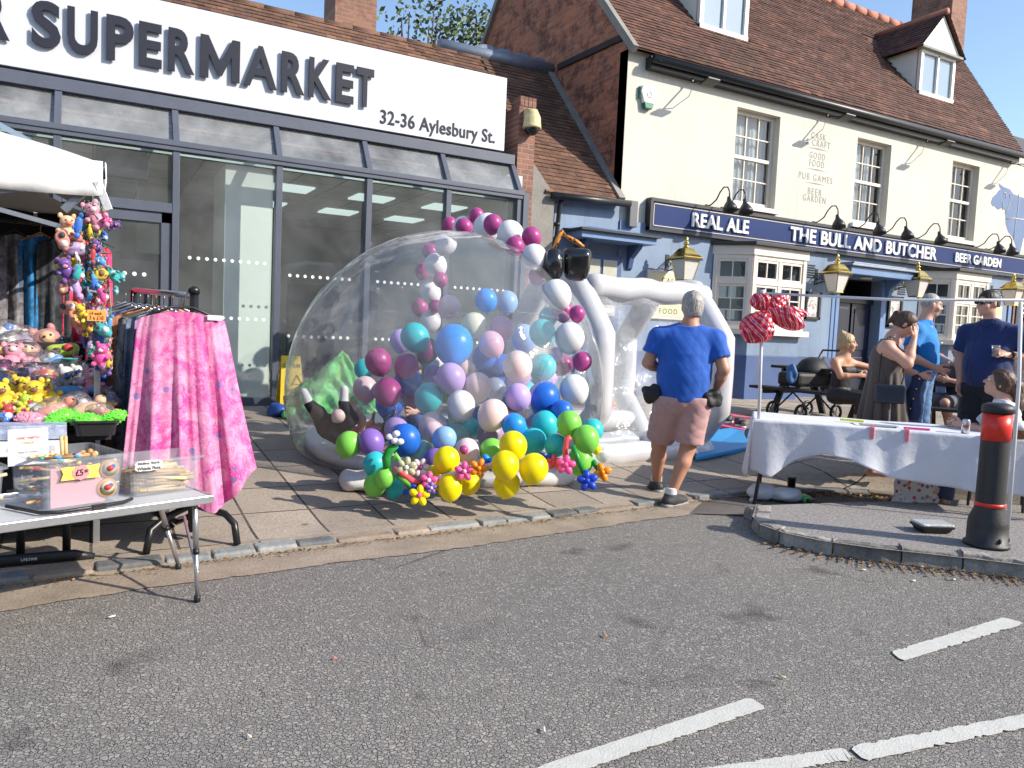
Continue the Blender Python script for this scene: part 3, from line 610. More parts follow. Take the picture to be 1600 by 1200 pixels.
# roof with single tiles; the right-hand verge runs skew
pA = AP(1607, 251, RO, rn); pB = AP(1500, 88, RO, rn)
sk = (pB.x-pA.x)/(pB.y-pA.y)
ROOFX = lambda y: pA.x+sk*(y-pA.y)
DORM = [(9.55, 10.80), (15.93, 17.24)]; DY = 11.0; DWZ = RO.z+RP*(DY-RO.y)
def keep(p, a, b):
    lim = ROOFX(p.y)-PX0
    if a > lim or b < -0.08: return False
    if p.y > RIDY: return False
    for x0, x1 in DORM:
        if p.y > DY-.02 and p.y < DY+1.5 and x0 < p.x < x1: return False
    return (max(a, -.08), min(b, lim))
s = MB(); NV = int((RIDY-RO.y)/rup.y/.102)+1
roof_tiles(s, RO, (1, 0, 0), rup, keep, nu=int(13/.168)+10, nv=NV, seed=4)
xe0, xe1 = ROOFX(RO.y), ROOFX(RIDY)
s.add([(PX0, RO.y, RO.z-.02), (xe0, RO.y, RO.z-.02), (xe1, RIDY, RIDZ-.02), (PX0, RIDY, RIDZ-.02), (PX0, 17, RIDZ-RP*3.5), (xe1, 17, RIDZ-RP*3.5)], [(0, 1, 2, 3), (3, 2, 5, 4)])
rf = s.build('roof', M_TILE, pub)
s = MB(); x = PX0
while x < xe1-.9: s.tube([(x, RIDY, RIDZ+.0), (x+.42, RIDY, RIDZ+rnd.uniform(-.008, .008))], .12, 10); x += .44
s.build('ridge', M_RIDGE, rf)
s = MB(); s.add([(xe0-.2, YP, .2), (xe0-.2, YP, 6.0), (xe1-.2, RIDY, RIDZ-.1), (xe1-.2, 17, RIDZ-4), (xe1-.2, 17, .2)], [(0, 1, 2, 3, 4)]); s.build('end_wall', M_BRICKC2, pub)
# chimney at the far gable
s = MB(); s.lh((19.8, 12.9, 8.2), (20.46, 14.05, 12.4))
for z in (11.7, 11.95): s.lh((19.74, 12.84, z), (20.52, 14.11, z+.12))
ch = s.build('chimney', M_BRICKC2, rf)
s = MB(); s.lh((19.81, 12.893, 8.2), (20.45, 12.899, 11.69)); s.build('painted_sunlit_face', M_BRICKC, ch)  # thin sheet of lighter brick, painting sunlight onto the chimney front
# dormers
for k, (x0, x1) in enumerate(DORM):
    s = MB(); zt = DWZ+.98
    s.lh((x0+.03, DY, DWZ-.03), (x0+.12, DY+.1, zt)); s.lh((x1-.12, DY, DWZ-.03), (x1-.03, DY+.1, zt)); s.lh((x0+.03, DY-.02, DWZ-.06), (x1-.03, DY+.1, DWZ+.06)); s.lh((x0+.12, DY, zt-.09), (x1-.12, DY+.1, zt))
    xm = (x0+x1)/2; s.lh((xm-.03, DY, DWZ), (xm+.03, DY+.09, zt-.05))
    dm = s.build('dormer', M_TRIMW, pub, bevel=.004)
    s = MB(); s.quad((x0+.12, DY+.05, DWZ), (x1-.12, DY+.05, DWZ), (x1-.12, DY+.05, zt), (x0+.12, DY+.05, zt)); s.build('dormer_pane', M('dormer glass', (.22, .30, .38), .06, .06, 1.0, spec=1.0), dm)
    s = MB(); yb = DY+(zt-DWZ)/RP
    for xx in (x0+.05, x1-.08): s = MB(); s.add([(xx, DY+.08, DWZ-.02), (xx, DY+.08, zt), (xx, yb, zt)], [(0, 1, 2)]); s.build('cheek', M_TRIMW, dm, solid=.04)
    az = zt+.88; s = MB(); s.prism([(x0-.06, zt+.02), (x1+.06, zt+.02), (xm, az-.06)], (0, DY-.03, 0), (1, 0, 0), (0, 0, 1), (0, .06, 0)); s.build('dormer_gable', M_TRIMW, dm)
    s = MB(); s.lh((x0-.08, DY-.1, zt-.03), (x1+.08, DY+.05, zt+.02)); s.build('eaves_board', M_SOOT, dm)
    s = MB(); hw = xm-x0+.14; sl = math.atan2(.90, hw); yR = RO.y+(az-RO.z)/RP
    for sg_ in (-1, 1):
        u_ = V((-sg_*math.cos(sl), 0, math.sin(sl))); o = V((xm+sg_*hw, DY-.12, zt-.02)); Ls = math.hypot(hw, .9)
        def kd(p, a, b):
            lim = (p.z-RO.z)/RP+RO.y-(DY-.12)+.06
            return (max(a, 0), min(b, lim)) if a < lim and b > 0 else False
        roof_tiles(s, o, (0, 1, 0), u_, kd, nu=14, nv=int(Ls/.102), seed=20+k)
        e = o+u_*Ls; bb = (e.z-RO.z)/RP+RO.y; b0 = (o.z-RO.z)/RP+RO.y
        s.add([o, (o.x, b0, o.z), (e.x, bb, e.z), e], [(0, 1, 2, 3)])
    dr = s.build('dormer_roof', M_TILE, dm)
    s = MB(); s.tube([(xm, DY-.12, az+.0), (xm, yR, az+.0)], .07, 8); s.build('ridge', M_RIDGE, dr)
# gutter and fascia board at the eaves
s = MB(); s.lh((PX0+.35, 10.05, 5.74), (xe0-.05, YP, 5.92)); s.tube([(PX0+.35, 9.99, 5.86), (xe0, 9.99, 5.89)], .065, 10); s.build('gutter', M_BLK, pub)
# sash windows
for k, (x0, x1, z0, z1) in enumerate(wins):
    yw = YP+.13; s = MB()
    s.lh((x0, yw, z0+.06), (x0+.07, yw+.07, z1)); s.lh((x1-.07, yw, z0+.06), (x1, yw+.07, z1)); s.lh((x0+.07, yw, z1-.07), (x1-.07, yw+.07, z1)); s.lh((x0+.07, yw, z0+.06), (x1-.07, yw+.07, z0+.15)); zm = (z0+z1)/2+.05
    s.lh((x0+.07, yw-.02, zm-.03), (x1-.07, yw+.05, zm+.03)); nx = 3
    for i in range(1, nx):
        xx = x0+.07+(x1-x0-.14)*i/nx; s.lh((xx-.011, yw+.005, z0+.15), (xx+.011, yw+.045, z1-.07))
    for zz in ((z0+.15+zm)/2, (zm+z1-.07)/2): s.lh((x0+.07, yw+.008, zz-.011), (x1-.07, yw+.042, zz+.011))
    fr = s.build('sash_window', M_TRIM, pub, bevel=.003)
    s = MB(); s.quad((x0+.05, yw+.03, z0+.1), (x1-.05, yw+.03, z0+.1), (x1-.05, yw+.03, z1-.05), (x0+.05, yw+.03, z1-.05)); s.build('window_pane', M_PGLASS, fr)
    s = MB(); s.lh((x0-.05, YP-.07, z0-.03), (x1+.05, yw+.06, z0+.055)); s.build('sill', M_TRIM, fr, bevel=.006)
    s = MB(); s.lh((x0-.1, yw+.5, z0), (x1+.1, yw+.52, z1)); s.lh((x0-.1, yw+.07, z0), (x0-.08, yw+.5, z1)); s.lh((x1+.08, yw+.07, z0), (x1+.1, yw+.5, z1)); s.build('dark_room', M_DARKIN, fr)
    s = MB(); wdt = x1-x0-.1
    for lo, hi in (((0, 1),) if k == 0 else ((0, .42), (.6, .75)) if k == 1 else ((0, .45),)):
        s.grid(lambda a, b: V((x0+.05+wdt*(lo+(hi-lo)*a)+.02*math.sin(b*3)*(hi-lo), yw+.14+.025*math.sin(a*(hi-lo)*55+b)*(.4+.6*(1-b)), z0+.12+(z1-z0-.16)*b)), 60, 6)
    s.build('net_curtain', M_CURT, fr)
# painted words on the wall
s = MB(); yt = YP-.0015; cx = AY(1271, 250, YP).x
for txt, zc, h, w_ in (('CASK', AY(1278, 213, YP).z, .12, .40), ('& CRAFT', AY(1273, 223, YP).z, .12, .66), ('GOOD', AY(1273, 243, YP).z, .12, .42), ('FOOD', AY(1272, 255, YP).z, .12, .40), ('PUB GAMES', AY(1270, 277, YP).z, .12, .92), ('BEER', AY(1268, 299, YP).z, .12, .38), ('GARDEN', AY(1267, 310, YP).z, .12, .62)):
    text_mb(s, txt, (11.95, yt, zc-.06), (1, 0, 0), (0, 0, 1), w_, h, .002, 0, align='C', sp=1.3)
for yy in (232, 265, 287):
    z = AY(1272, yy, YP).z; s.add([(11.66, yt-.001, z), (11.95, yt-.001, z+.02), (12.24, yt-.001, z), (11.95, yt-.001, z-.01)], [(0, 3, 2, 1)])
s.build('painted_lettering', M_SOOT, pub)
# painted bull on the wall
bull = [(967,286),(975,292),(985,296),(990,303),(1000,307),(1010,311),(1016,313),(1016,400),(1012,400),(1010,372),(1006,372),(1000,398),(996,398),(994,385),(990,372),(982,362),(978,350),(978,340),(977,328),(972,325),(966,328),(960,322),(957,322),(955,316),(958,308),(964,303),(967,298),(971,296),(968,291)]
bp = [AY(1560+(x-967)*1.0+0, y, YP) for x, y in bull]
s = MB(); s.add([(p.x, YP-.003, p.z) for p in bp], [tuple(range(len(bp)))]); s.build('painted_bull', M('grey blue wall paint', (.14, .20, .34), .8, .1, 4), pub)
s = MB()
def wl(*pts): s.tube([V((AY(x, y, YP).x, YP-.004, AY(x, y, YP).z)) for x, y in pts], .011, 6)
wl((1577, 303), (1579, 312), (1575, 325), (1570, 333)); wl((1592, 303), (1590, 330), (1586, 352), (1583, 375)); wl((1571, 342), (1585, 341), (1605, 344)); wl((1568, 303), (1571, 301), (1572, 305), (1570, 309)); wl((1566, 316), (1567, 328))
s.build('painted_lines', M_CREAM, pub)
# long navy fascia sign
FX0, FX1 = 8.02, 19.15; FZ0, FZ1 = 3.24, 3.66; YF = 10.08
s = MB(); s.lh((FX0, YF, FZ0), (FX1, YP-.0, FZ1)); fs = s.build('fascia_sign', M_NAVY, pub)
s = MB(); s.lh((FX0-.04, YF-.02, FZ1), (FX1+.04, YP+.02, FZ1+.055)); s.lh((FX0-.05, YF-.02, FZ0-.04), (FX0, YP, FZ1)); s.lh((FX0-.05, YF-.015, FZ0-.05), (FX1+.04, YP, FZ0-.002)); s.build('sign_frame', M_BLK, fs)
M_GLINE = M('pale gold line', (.62, .55, .36), .4, .05)
s = MB(); e = .028
s.lh((FX0+e, YF-.004, FZ1-e-.012), (FX1-e, YF-.001, FZ1-e)); s.lh((FX0+e, YF-.004, FZ0+e), (FX1-e, YF-.001, FZ0+e+.012)); s.lh((FX0+e, YF-.004, FZ0+e), (FX0+e+.012, YF-.001, FZ1-e)); s.lh((FX1-e-.012, YF-.004, FZ0+e), (FX1-e, YF-.001, FZ1-e)); s.build('gold_line', M_GLINE, fs)
s = MB()
for txt, a, b, zc, h in (('REAL ALE', (1080, 347), (1168, 357), 0, .235), ('THE BULL AND BUTCHER', (1233, 366), (1462, 392), 0, .26), ('BEER GARDEN', (1491, 402), (1562, 412), 0, .20)):
    s = MB(); p = AY(*a, YF); q = AY(*b, YF); text_mb(s, txt, (p.x, YF-.004, (FZ0+FZ1)/2-h/2), (1, 0, 0), (0, 0, 1), q.x-p.x, h, .03, .022, sp=1.06); s.build('lettering', M_LETW, fs)
# canted bay windows
def bay(x0, x1, yfr, z0, z1, cant, label):
    fr = MB(); gl = MB(); pts = [(x0, YP-.03), (x0+cant, yfr), (x1-cant, yfr), (x1, YP-.03)]
    for i in range(3):
        a = V((*pts[i], 0)); b = V((*pts[i+1], 0)); d = (b-a).normalized(); n_ = V((d.y, -d.x, 0)); L_ = (b-a).length
        P_ = lambda u, v, o=0: a+d*u+V((0, 0, v))+n_*o
        def bb(u0, u1, v0, v1, o0, o1): fr.box(P_((u0+u1)/2, (v0+v1)/2, (o0+o1)/2), (u1-u0, o1-o0, v1-v0), math.atan2(d.y, d.x))
        bb(0, .075, z0, z1, -.05, .03); bb(L_-.075, L_, z0, z1, -.05, .03); zt = z1-.46
        bb(.075, L_-.075, z0, z0+.08, -.04, .02); bb(.075, L_-.075, z1-.07, z1, -.04, .02); bb(.075, L_-.075, zt-.04, zt+.04, -.04, .025)
        cols = [(.075, L_-.075)] if i != 1 else [(.075, L_/2-.03), (L_/2+.03, L_-.075)]
        if i == 1: bb(L_/2-.03, L_/2+.03, z0, z1, -.045, .02)
        for c0, c1 in cols:
            bb(c0, c0+.045, z0+.08, z1-.07, -.03, .008); bb(c1-.045, c1, z0+.08, z1-.07, -.03, .008); cm = (c0+c1)/2
            for v in (z1-.095, zt+.06, zt-.065, z0+.1): bb(c0+.045, c1-.045, v-.02, v+.025, -.03, .008)
            bb(cm-.011, cm+.011, z0+.08, z1-.07, -.03, .004)
            for j in (1, 2): v = z0+.12+(zt-.085-z0-.12)*j/3; bb(c0+.045, c1-.045, v-.011, v+.011, -.03, .003)
        gl.quad(P_(.05, z0+.05, -.02), P_(L_-.05, z0+.05, -.02), P_(L_-.05, z1-.05, -.02), P_(.05, z1-.05, -.02))
    o = fr.build('bay_window', M_TRIM, pub, bevel=.003); gl.build('window_pane', M_PGLASS, o)
    def slab(name, e, za, zb, mat_):
        q = MB(); pl = [(x0-e*.8, YP-.02), (x0+cant-e*.6, yfr-e), (x1-cant+e*.6, yfr-e), (x1+e*.8, YP-.02)]; q.prism(pl, (0, 0, za), (1, 0, 0), (0, 1, 0), (0, 0, zb-za)); return q.build(name, mat_, o, bevel=.006)
    slab('cornice', .05, z1, z1+.16, M_TRIM); slab('bay_roof', .13, z1+.16, z1+.22, M_BLK); slab('sill', .12, z0-.10, z0, M_TRIM)
    slab('stall_riser', -.03, DZ-.0, z0-.10, M_BLUEL); slab('stall_base', -.015, GPZ-.2, DZ, M_BLUED)
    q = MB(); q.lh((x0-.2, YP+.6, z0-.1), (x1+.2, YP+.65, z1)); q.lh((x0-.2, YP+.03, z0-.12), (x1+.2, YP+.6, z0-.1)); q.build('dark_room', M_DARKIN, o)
    q = MB()
    for j in range(5): xx = x0+.3+(x1-x0-.6)*j/4; q.lh((xx-.09, YP+.1, z0+.0), (xx+.09, YP+.25, z0+.25+.15*(j % 3)))
    q.build('window_ornaments', M('dim ornaments', (.2, .17, .13), .7, .5, 9), o)
    return o
b1 = bay(9.50, 11.72, 9.70, 1.66, 2.93, .46, '')
b2 = bay(15.30, 17.40, 9.70, 1.66, 2.93, .46, '')
# porch door
s = MB(); s.lh((DX0-.1, YP-.06, GPZ), (DX0, YP+.1, 2.78)); s.lh((DX1, YP-.06, GPZ), (DX1+.1, YP+.1, 2.78)); s.lh((DX0-.2, YP-.045, GPZ), (DX0-.1, YP+.1, 2.86)); s.lh((DX1+.1, YP-.045, GPZ), (DX1+.2, YP+.1, 2.86)); s.build('door_surround', M_BLUEW, pub, bevel=.01)
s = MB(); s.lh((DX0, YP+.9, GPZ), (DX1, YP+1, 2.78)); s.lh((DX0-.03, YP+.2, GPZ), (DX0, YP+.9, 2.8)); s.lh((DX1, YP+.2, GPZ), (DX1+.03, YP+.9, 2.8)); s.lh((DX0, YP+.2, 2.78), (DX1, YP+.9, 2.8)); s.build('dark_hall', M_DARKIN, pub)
s = MB(); s.lh((DX0+.02, YP+.16, GPZ), (DX0+.6, YP+.2, 2.3)); s.lh((DX1-.6, YP+.16, GPZ), (DX1-.02, YP+.2, 2.3)); s.lh((DX0, YP+.12, 2.3), (DX1, YP+.2, 2.42)); dd = s.build('door', M_DNAVY, pub, bevel=.004)
s = MB()
for xx in (DX0+.1, DX1-.52):
    for z0, z1 in ((GPZ+.15, GPZ+.8), (GPZ+.95, 2.2)): s.lh((xx, YP+.145, z0), (xx+.42, YP+.16, z1))
s.build('door_panel', M_DNAVY, dd, bevel=.012)
x0, x1 = DX0-.32, DX1+.40; s = MB(); s.lh((x0, YP-.52, 2.80), (x1, YP, 2.94)); cn = s.build('porch_canopy', M_BLUEW, pub, bevel=.008)
s = MB(); s.lh((x0-.05, YP-.58, 2.945), (x1+.05, YP, 2.985)); s.lh((x0+.15, YP-.45, 2.99), (x1-.25, YP, 3.04)); s.build('canopy_lead', M_LEAD, cn, bevel=.01)
s = MB(); s.lathe([(.0, -.03), (.11, -.03), (.12, 0)], ((x0+x1)/2-.2, YP-.25, 2.79), 16); s.build('porch_light', M_CREAM, cn)
for xx in (DX0-.15, DX1+.15):
    s = MB(); s.prism([(0, 0), (0, -.4), (-.08, -.33), (-.1, -.18), (-.3, -.05), (-.34, 0)], (xx-.05, YP-.05, 2.8), (0, 1, 0), (0, 0, 1), (.1, 0, 0)); s.build('canopy_bracket', M_BLUEW, pub, bevel=.008)
# second entrance at the right end and the neighbour
s = MB(); s.lh((18.62, YP-.06, GPZ), (18.74, YP+.1, 2.9)); s.build('side_door_post', M_BLUEW, pub)
s = MB(); s.lh((18.74, YP+.12, GPZ), (19.15, YP+.3, 2.9)); s.build('side_door', M_DNAVY, pub)
s = MB(); s.lh((15.2, YP-.055, 2.0), (15.21, YP, 2.0)); 
nb = thing('neighbour_building', 'low dark roofed house adjoining the far end of the pub', 'house', (24, 10.6, 0))
s = MB(); s.lh((xe0+.05, 10.9, 0), (34, 16, 5.2)); s.build('wall', M_BRICKP, nb)
s = MB(); s.add([(xe0+.05, 10.6, 5.1), (34, 10.6, 5.1), (34, 13.4, 7.9), (xe0+.05, 13.4, 7.9), (34, 16, 5.1), (xe0+.05, 16, 5.1)], [(0, 1, 2, 3), (3, 2, 4, 5), (0, 3, 5), (1, 4, 2)]); s.build('roof', M('dark slate roof', (.07, .065, .07), .7, .25, 5, .5, 20), nb)

# ------------------------------------------------------------------ fixtures hung on the walls
def lantern(p):
    """p: bracket on the wall; brass topped lantern on a black scroll bracket"""
    t = thing('wall_lantern', '', 'lantern', p); x, y, z = p; c = V((x, y-.46, z-.03))
    s = MB(); s.lh((x-.035, y-.012, z-.16), (x+.035, y, z+.14)); s.tube([(x, y, z+.05), (x, y-.3, z+.05), (x, y-.44, z+.05)], .013, 8)
    for k in range(3):
        q = [V((x, y-.05-.11*k+.055*math.cos(a)*(1-.08*a), z-.03+.055*math.sin(a)*(1-.08*a))) for a in [i*.5 for i in range(16)]]; s.tube(q, .008, 6)
    s.tube([(x, y-.02, z-.14), (x, y-.2, z-.1), (x, y-.38, z+.04)], .011, 8); s.build('bracket', M_BLK, t)
    s = MB(); k4 = 4
    def sq(prof, m, mbx):
        M4 = Matrix.Rotation(RAD(45), 3, 'Z'); vs = []
        for r_, zz in prof:
            for j in range(4): a = math.pi/2*j+math.pi/4; vs.append(c+V((math.cos(a)*r_*1.414, math.sin(a)*r_*1.414, zz)))
        mbx.add(vs, [(i*4+j, i*4+(j+1) % 4, (i+1)*4+(j+1) % 4, (i+1)*4+j) for i in range(len(prof)-1) for j in range(4)]+[(3, 2, 1, 0)], m)
    sq([(.095, -.27), (.165, .07)], 0, s); s.build('lantern_glass', M_LANG, t)
    s = MB()
    for j in range(4):
        a = math.pi/2*j+math.pi/4; s.bar(c+V((math.cos(a)*.138, math.sin(a)*.138, -.275)), c+V((math.cos(a)*.236, math.sin(a)*.236, .075)), .014, .014)
    sq([(.10, -.285), (.10, -.265)], 0, s); s.build('glazing_bar', M_GOLD, t)
    s = MB(); sq([(.19, .065), (.195, .095), (.15, .14), (.11, .20), (.085, .235), (.06, .245)], 0, s); s.lathe([(.05, .24), (.055, .265), (.03, .28), (.045, .31), (.045, .33), (.02, .35), (.03, .38), (.018, .41), (.0, .44)], c, 14); s.build('lantern_cap', M_GOLD, t, bevel=.004)
    s = MB(); sq([(.2, .05), (.2, .066)], 0, s); s.build('cap_rim', M_BLK, t)
    return t
M_LANG = M('frosted lantern glass', (.62, .60, .56), .3, .06, 8)
L0 = lantern((AY(1042, 411, YP-.03).x, YP-.03, AY(1042, 411, YP-.03).z)); L0['label'] = 'brass topped wall lantern above the cask and craft board'
for px, py, lb in ((1275, 432, 'brass topped wall lantern between first bay window and porch'), (1400, 441, 'brass topped wall lantern right of the dark porch door'), (1549, 456, 'brass topped wall lantern near the right end of the pub front')):
    p = AY(px, py, YP-.03); clone(L0, (p.x, YP-.03, p.z), 0, lb)
for o in list(scene.objects):
    if o.name.startswith('wall_lantern') and o.parent is None: o['group'] = 'brass lanterns on the pub front'
def swan(p, label):
    t = thing('swan_neck_lamp', label, 'sign lamp', p, 'swan neck lamps over the pub sign'); return t
t0 = thing('swan_neck_lamp', '', 'sign lamp', (0, 0, 0)); s = MB()
s.lathe([(.035, 0), (.035, .03), (.015, .04)], (0, 0, 0), 10, 0, True, (0, -1, 0)); pts = [V((0, 0, 0)), V((0, -.12, .01)), V((0, -.25, .08))]+[V((0, -.36-.11*math.cos(a)*-1+0, .16+.13*math.sin(a))) for a in ()]
pts += [V((0, -.33, .2)), V((0, -.41, .27)), V((0, -.5, .26)), V((0, -.55, .18)), V((0, -.56, .06))]
s.tube(pts, .012, 8); s.build('swan_neck', M_BLK, t0)
s = MB(); s.lathe([(.025, .1), (.035, .05), (.045, .02), (.085, -.03), (.115, -.09), (.125, -.15), (.118, -.15), (.10, -.09), (.07, -.04), (0, -.02)], (0, -.56, 0), 18, 0, True, (0, .25, 1)); s.build('lamp_shade', M_BLK, t0)
lamps = [(1103, 318, 'leftmost swan neck lamp above the words REAL ALE'), (1127, 324, 'second swan neck lamp above the words REAL ALE'), (1270, 345, 'swan neck lamp above the first word of the pub name'), (1333, 356, 'swan neck lamp above the word BULL, second over the pub name'), (1376, 364, 'swan neck lamp third over the pub name, above the word AND'), (1428, 371, 'swan neck lamp above the end of BUTCHER'), (1520, 382, 'swan neck lamp above the words BEER GARDEN, inner of the pair'), (1540, 386, 'rightmost swan neck lamp at the far end of the pub sign')]
for i, (px, py, lb) in enumerate(lamps):
    p = AY(px, py, YP); p = V((p.x, YP-.0, 3.73)); o = t0 if i == 0 else clone(t0, p)
    o.location = p; o['label'] = lb; o['group'] = 'swan neck lamps over the pub sign'
# floodlights under the eaves
t0 = thing('floodlight', '', 'floodlight', (0, 0, 0)); s = MB(); s.bar((0, -.12, .02), (0, -.55, -.06), .02, .02); s.bar((0, -.12, .02), (0, -.12, .14), .03, .03); s.tube([(0, -.5, -.05), (.12, -.42, -.07), (.24, -.2, .0), (.2, -.1, .06)], .008, 6); s.build('arm', M_BLK, t0)
s = MB(); s.box((0, -.55, -.08), (.26, .2, .035), 0, 0, Matrix.Rotation(RAD(-16), 3, 'X')); s.build('lamp_head', M_BLK, t0, bevel=.01)
for i, (px, lb) in enumerate(((1075, 'black floodlight under the eaves beside the alarm box'), (1285, 'black floodlight under the eaves above the painted words'), (1440, 'black floodlight under the eaves left of the third sash window'), (1572, 'black floodlight under the eaves above the painted bull'))):
    p = AY(px, {1075: 118, 1285: 176, 1440: 218, 1572: 250}[px], YP); o = t0 if i == 0 else clone(t0, p); o.location = (p.x, YP-.0, 5.66); o['label'] = lb; o['group'] = 'floodlights under the pub eaves'
# alarm box, junction box, boards
p = AY(1010, 152, YP); t = thing('burglar_alarm', 'white and green burglar alarm box on the cream wall', 'alarm box', (p.x, YP, p.z)); s = MB()
s.prism([(-.14, .16), (.14, .16), (.16, .05), (.09, -.13), (-.09, -.13), (-.16, .05)], (p.x, YP-.08, p.z), (1, 0, 0), (0, 0, 1), (0, .08, 0)); s.build('housing', M_TRIMW, t, bevel=.02)
MG = M('green plastic', (.0, .14, .09), .4, .1); s = MB(); s.prism([(-.10, -.10), (.10, -.10), (.07, -.20), (-.07, -.20)], (p.x, YP-.085, p.z), (1, 0, 0), (0, 0, 1), (0, .085, 0)); s.lh((p.x-.175, YP-.05, p.z-.05), (p.x-.15, YP, p.z+.14)); s.build('green_trim', MG, t, bevel=.01)
s = MB(); s.tube([V((p.x+.05*math.sin(a), YP-.083, p.z+.02+.05*math.cos(a))) for a in [i*2*math.pi/5 for i in range(5)]], .005, 6, closed=True); s.build('emblem', MG, t)
p = AY(986, 345, YP-.05); s = MB(); s.lh((p.x-.09, YP-.13, 3.2), (p.x+.07, YP-.03, 3.62)); tag(s.build('junction_box', M('grey plastic box', (.10, .105, .11), .5, .15), bevel=.012), 'grey electrical box at the left end of the pub sign', 'junction box')
p0 = AY(1010, 421, YP-.03); p1 = AY(1078, 425, YP-.03); t = thing('notice_board', 'cream notice board reading cask and craft behind the bouncy tunnel', 'notice board', (p0.x, YP-.03, 2.0)); bz = 1.75
s = MB(); s.lh((p0.x, YP-.08, bz), (p1.x, YP-.03, p0.z)); s.build('frame', M_TRIM, t, bevel=.008)
s = MB(); s.lh((p0.x+.05, YP-.085, bz+.05), (p1.x-.05, YP-.08, p0.z-.05)); s.build('panel', M('yellow cream panel', (.78, .72, .42), .5, .04), t)
s = MB(); cx = (p0.x+p1.x)/2
for i, tx in enumerate(('CASK', '& CRAFT', 'GOOD', 'FOOD')):
    s = MB(); text_mb(s, tx, (cx, YP-.0855, p0.z-.2-.17*i), (1, 0, 0), (0, 0, 1), None, .085, .002, 0, align='C', sp=1.3); s.build('lettering', M_LET, t)
def poster(px0, px1, py0, py1, label, seed):
    a = AY(px0, py0, YP-.03); b = AY(px1, py1, YP-.03); t = thing('poster_frame', label, 'poster', (a.x, YP-.03, b.z)); s = MB(); y = YP-.03
    x0, x1, z0, z1 = a.x, b.x, b.z, a.z
    for lo, hi in (((x0, z0), (x0+.05, z1)), ((x1-.05, z0), (x1, z1)), ((x0, z0), (x1, z0+.05)), ((x0, z1-.05), (x1, z1))): s.lh((lo[0], y-.05, lo[1]), (hi[0], y, hi[1]))
    s.build('frame', M_BLK, t)
    m, tt, bb, N, L = nmat('poster print'); L.new(ramp(tt, noise(tt, coords(tt, (1, 1, 1), (0, 0, 0), (seed, 0, 0)), 9, 3, .6, 1), [(.35, (.55, .56, .55)), (.55, (.30, .25, .25)), (.7, (.55, .12, .1))], 'CONSTANT'), bb.inputs[0])
    s = MB(); s.quad((x0+.04, y-.02, z0+.04), (x1-.04, y-.02, z0+.04), (x1-.04, y-.02, z1-.04), (x0+.04, y-.02, z1-.04)); s.build('poster_sheet', m, t)
poster(1257, 1278, 455, 500, 'black framed poster between bay window and porch', 3); poster(1387, 1405, 462, 512, 'small framed notice right of the porch door', 8)
p = AY(1558, 470, YP-.03); s = MB(); s.lh((p.x-.14, YP-.05, 1.9), (p.x+.2, YP-.03, 2.5)); tag(s.build('yellow_notice', M('yellow notice', (.75, .68, .35), .5, .05), bevel=.005), 'pale yellow notice beside the second bay window', 'notice')
a = AY(1586, 466, YP-.04); t = thing('chalkboard', 'black menu chalkboard with green drawing at the right edge of the pub', 'chalkboard', (a.x, YP-.04, 1.7)); s = MB(); s.lh((a.x, YP-.1, 1.5), (a.x+.8, YP-.06, 2.75)); s.build('board', M_BLK, t, bevel=.006)
s = MB()
for i in range(5): s.lh((a.x+.1, YP-.102, 2.6-.11*i), (a.x+.42+.12*(i % 3), YP-.1, 2.63-.11*i))
s.build('chalk_lines', M_LETW, t); s = MB(); s.ball((a.x+.32, YP-.1, 1.85), (.2, .006, .13)); s.build('green_drawing', M('green chalk', (.12, .5, .1), .8), t)
# vents
for px, py, lb in ((1266, 424, 'slatted black wall vent right of the first bay window'), (1409, 451, 'slatted black wall vent beside the lantern right of the porch')):
    p = AY(px, py, YP-.03); s = MB()
    for i in range(6): s.lh((p.x-.12, YP-.045, p.z-.12+i*.045), (p.x+.12, YP-.03, p.z-.10+i*.045))
    tag(s.build('wall_vent', M_BLK), lb, 'vent', 'vents in the pub wall')
# dome camera on the brick pier
p = V((5.60, 9.98, 4.42)); t = thing('security_camera', 'weathered cream dome camera on the brick pier beside the shop sign', 'camera', p); s = MB()
s.lathe([(.0, .24), (.07, .24), (.09, .2), (.12, .14), (.135, 0), (.14, -.02), (.12, -.03)], p+V((0, -.06, 0)), 18); s.bar(p+V((-.04, .06, .2)), p+V((-.02, -.06, .2)), .1, .1); s.build('housing', M('stained cream plastic', (.55, .46, .24), .6, .3, 14), t)
s = MB(); s.ball(p+V((0, -.06, -.03)), (.105, .105, .10)); s.build('dome', M('smoked dome', (.01, .01, .012), .12, .1), t)
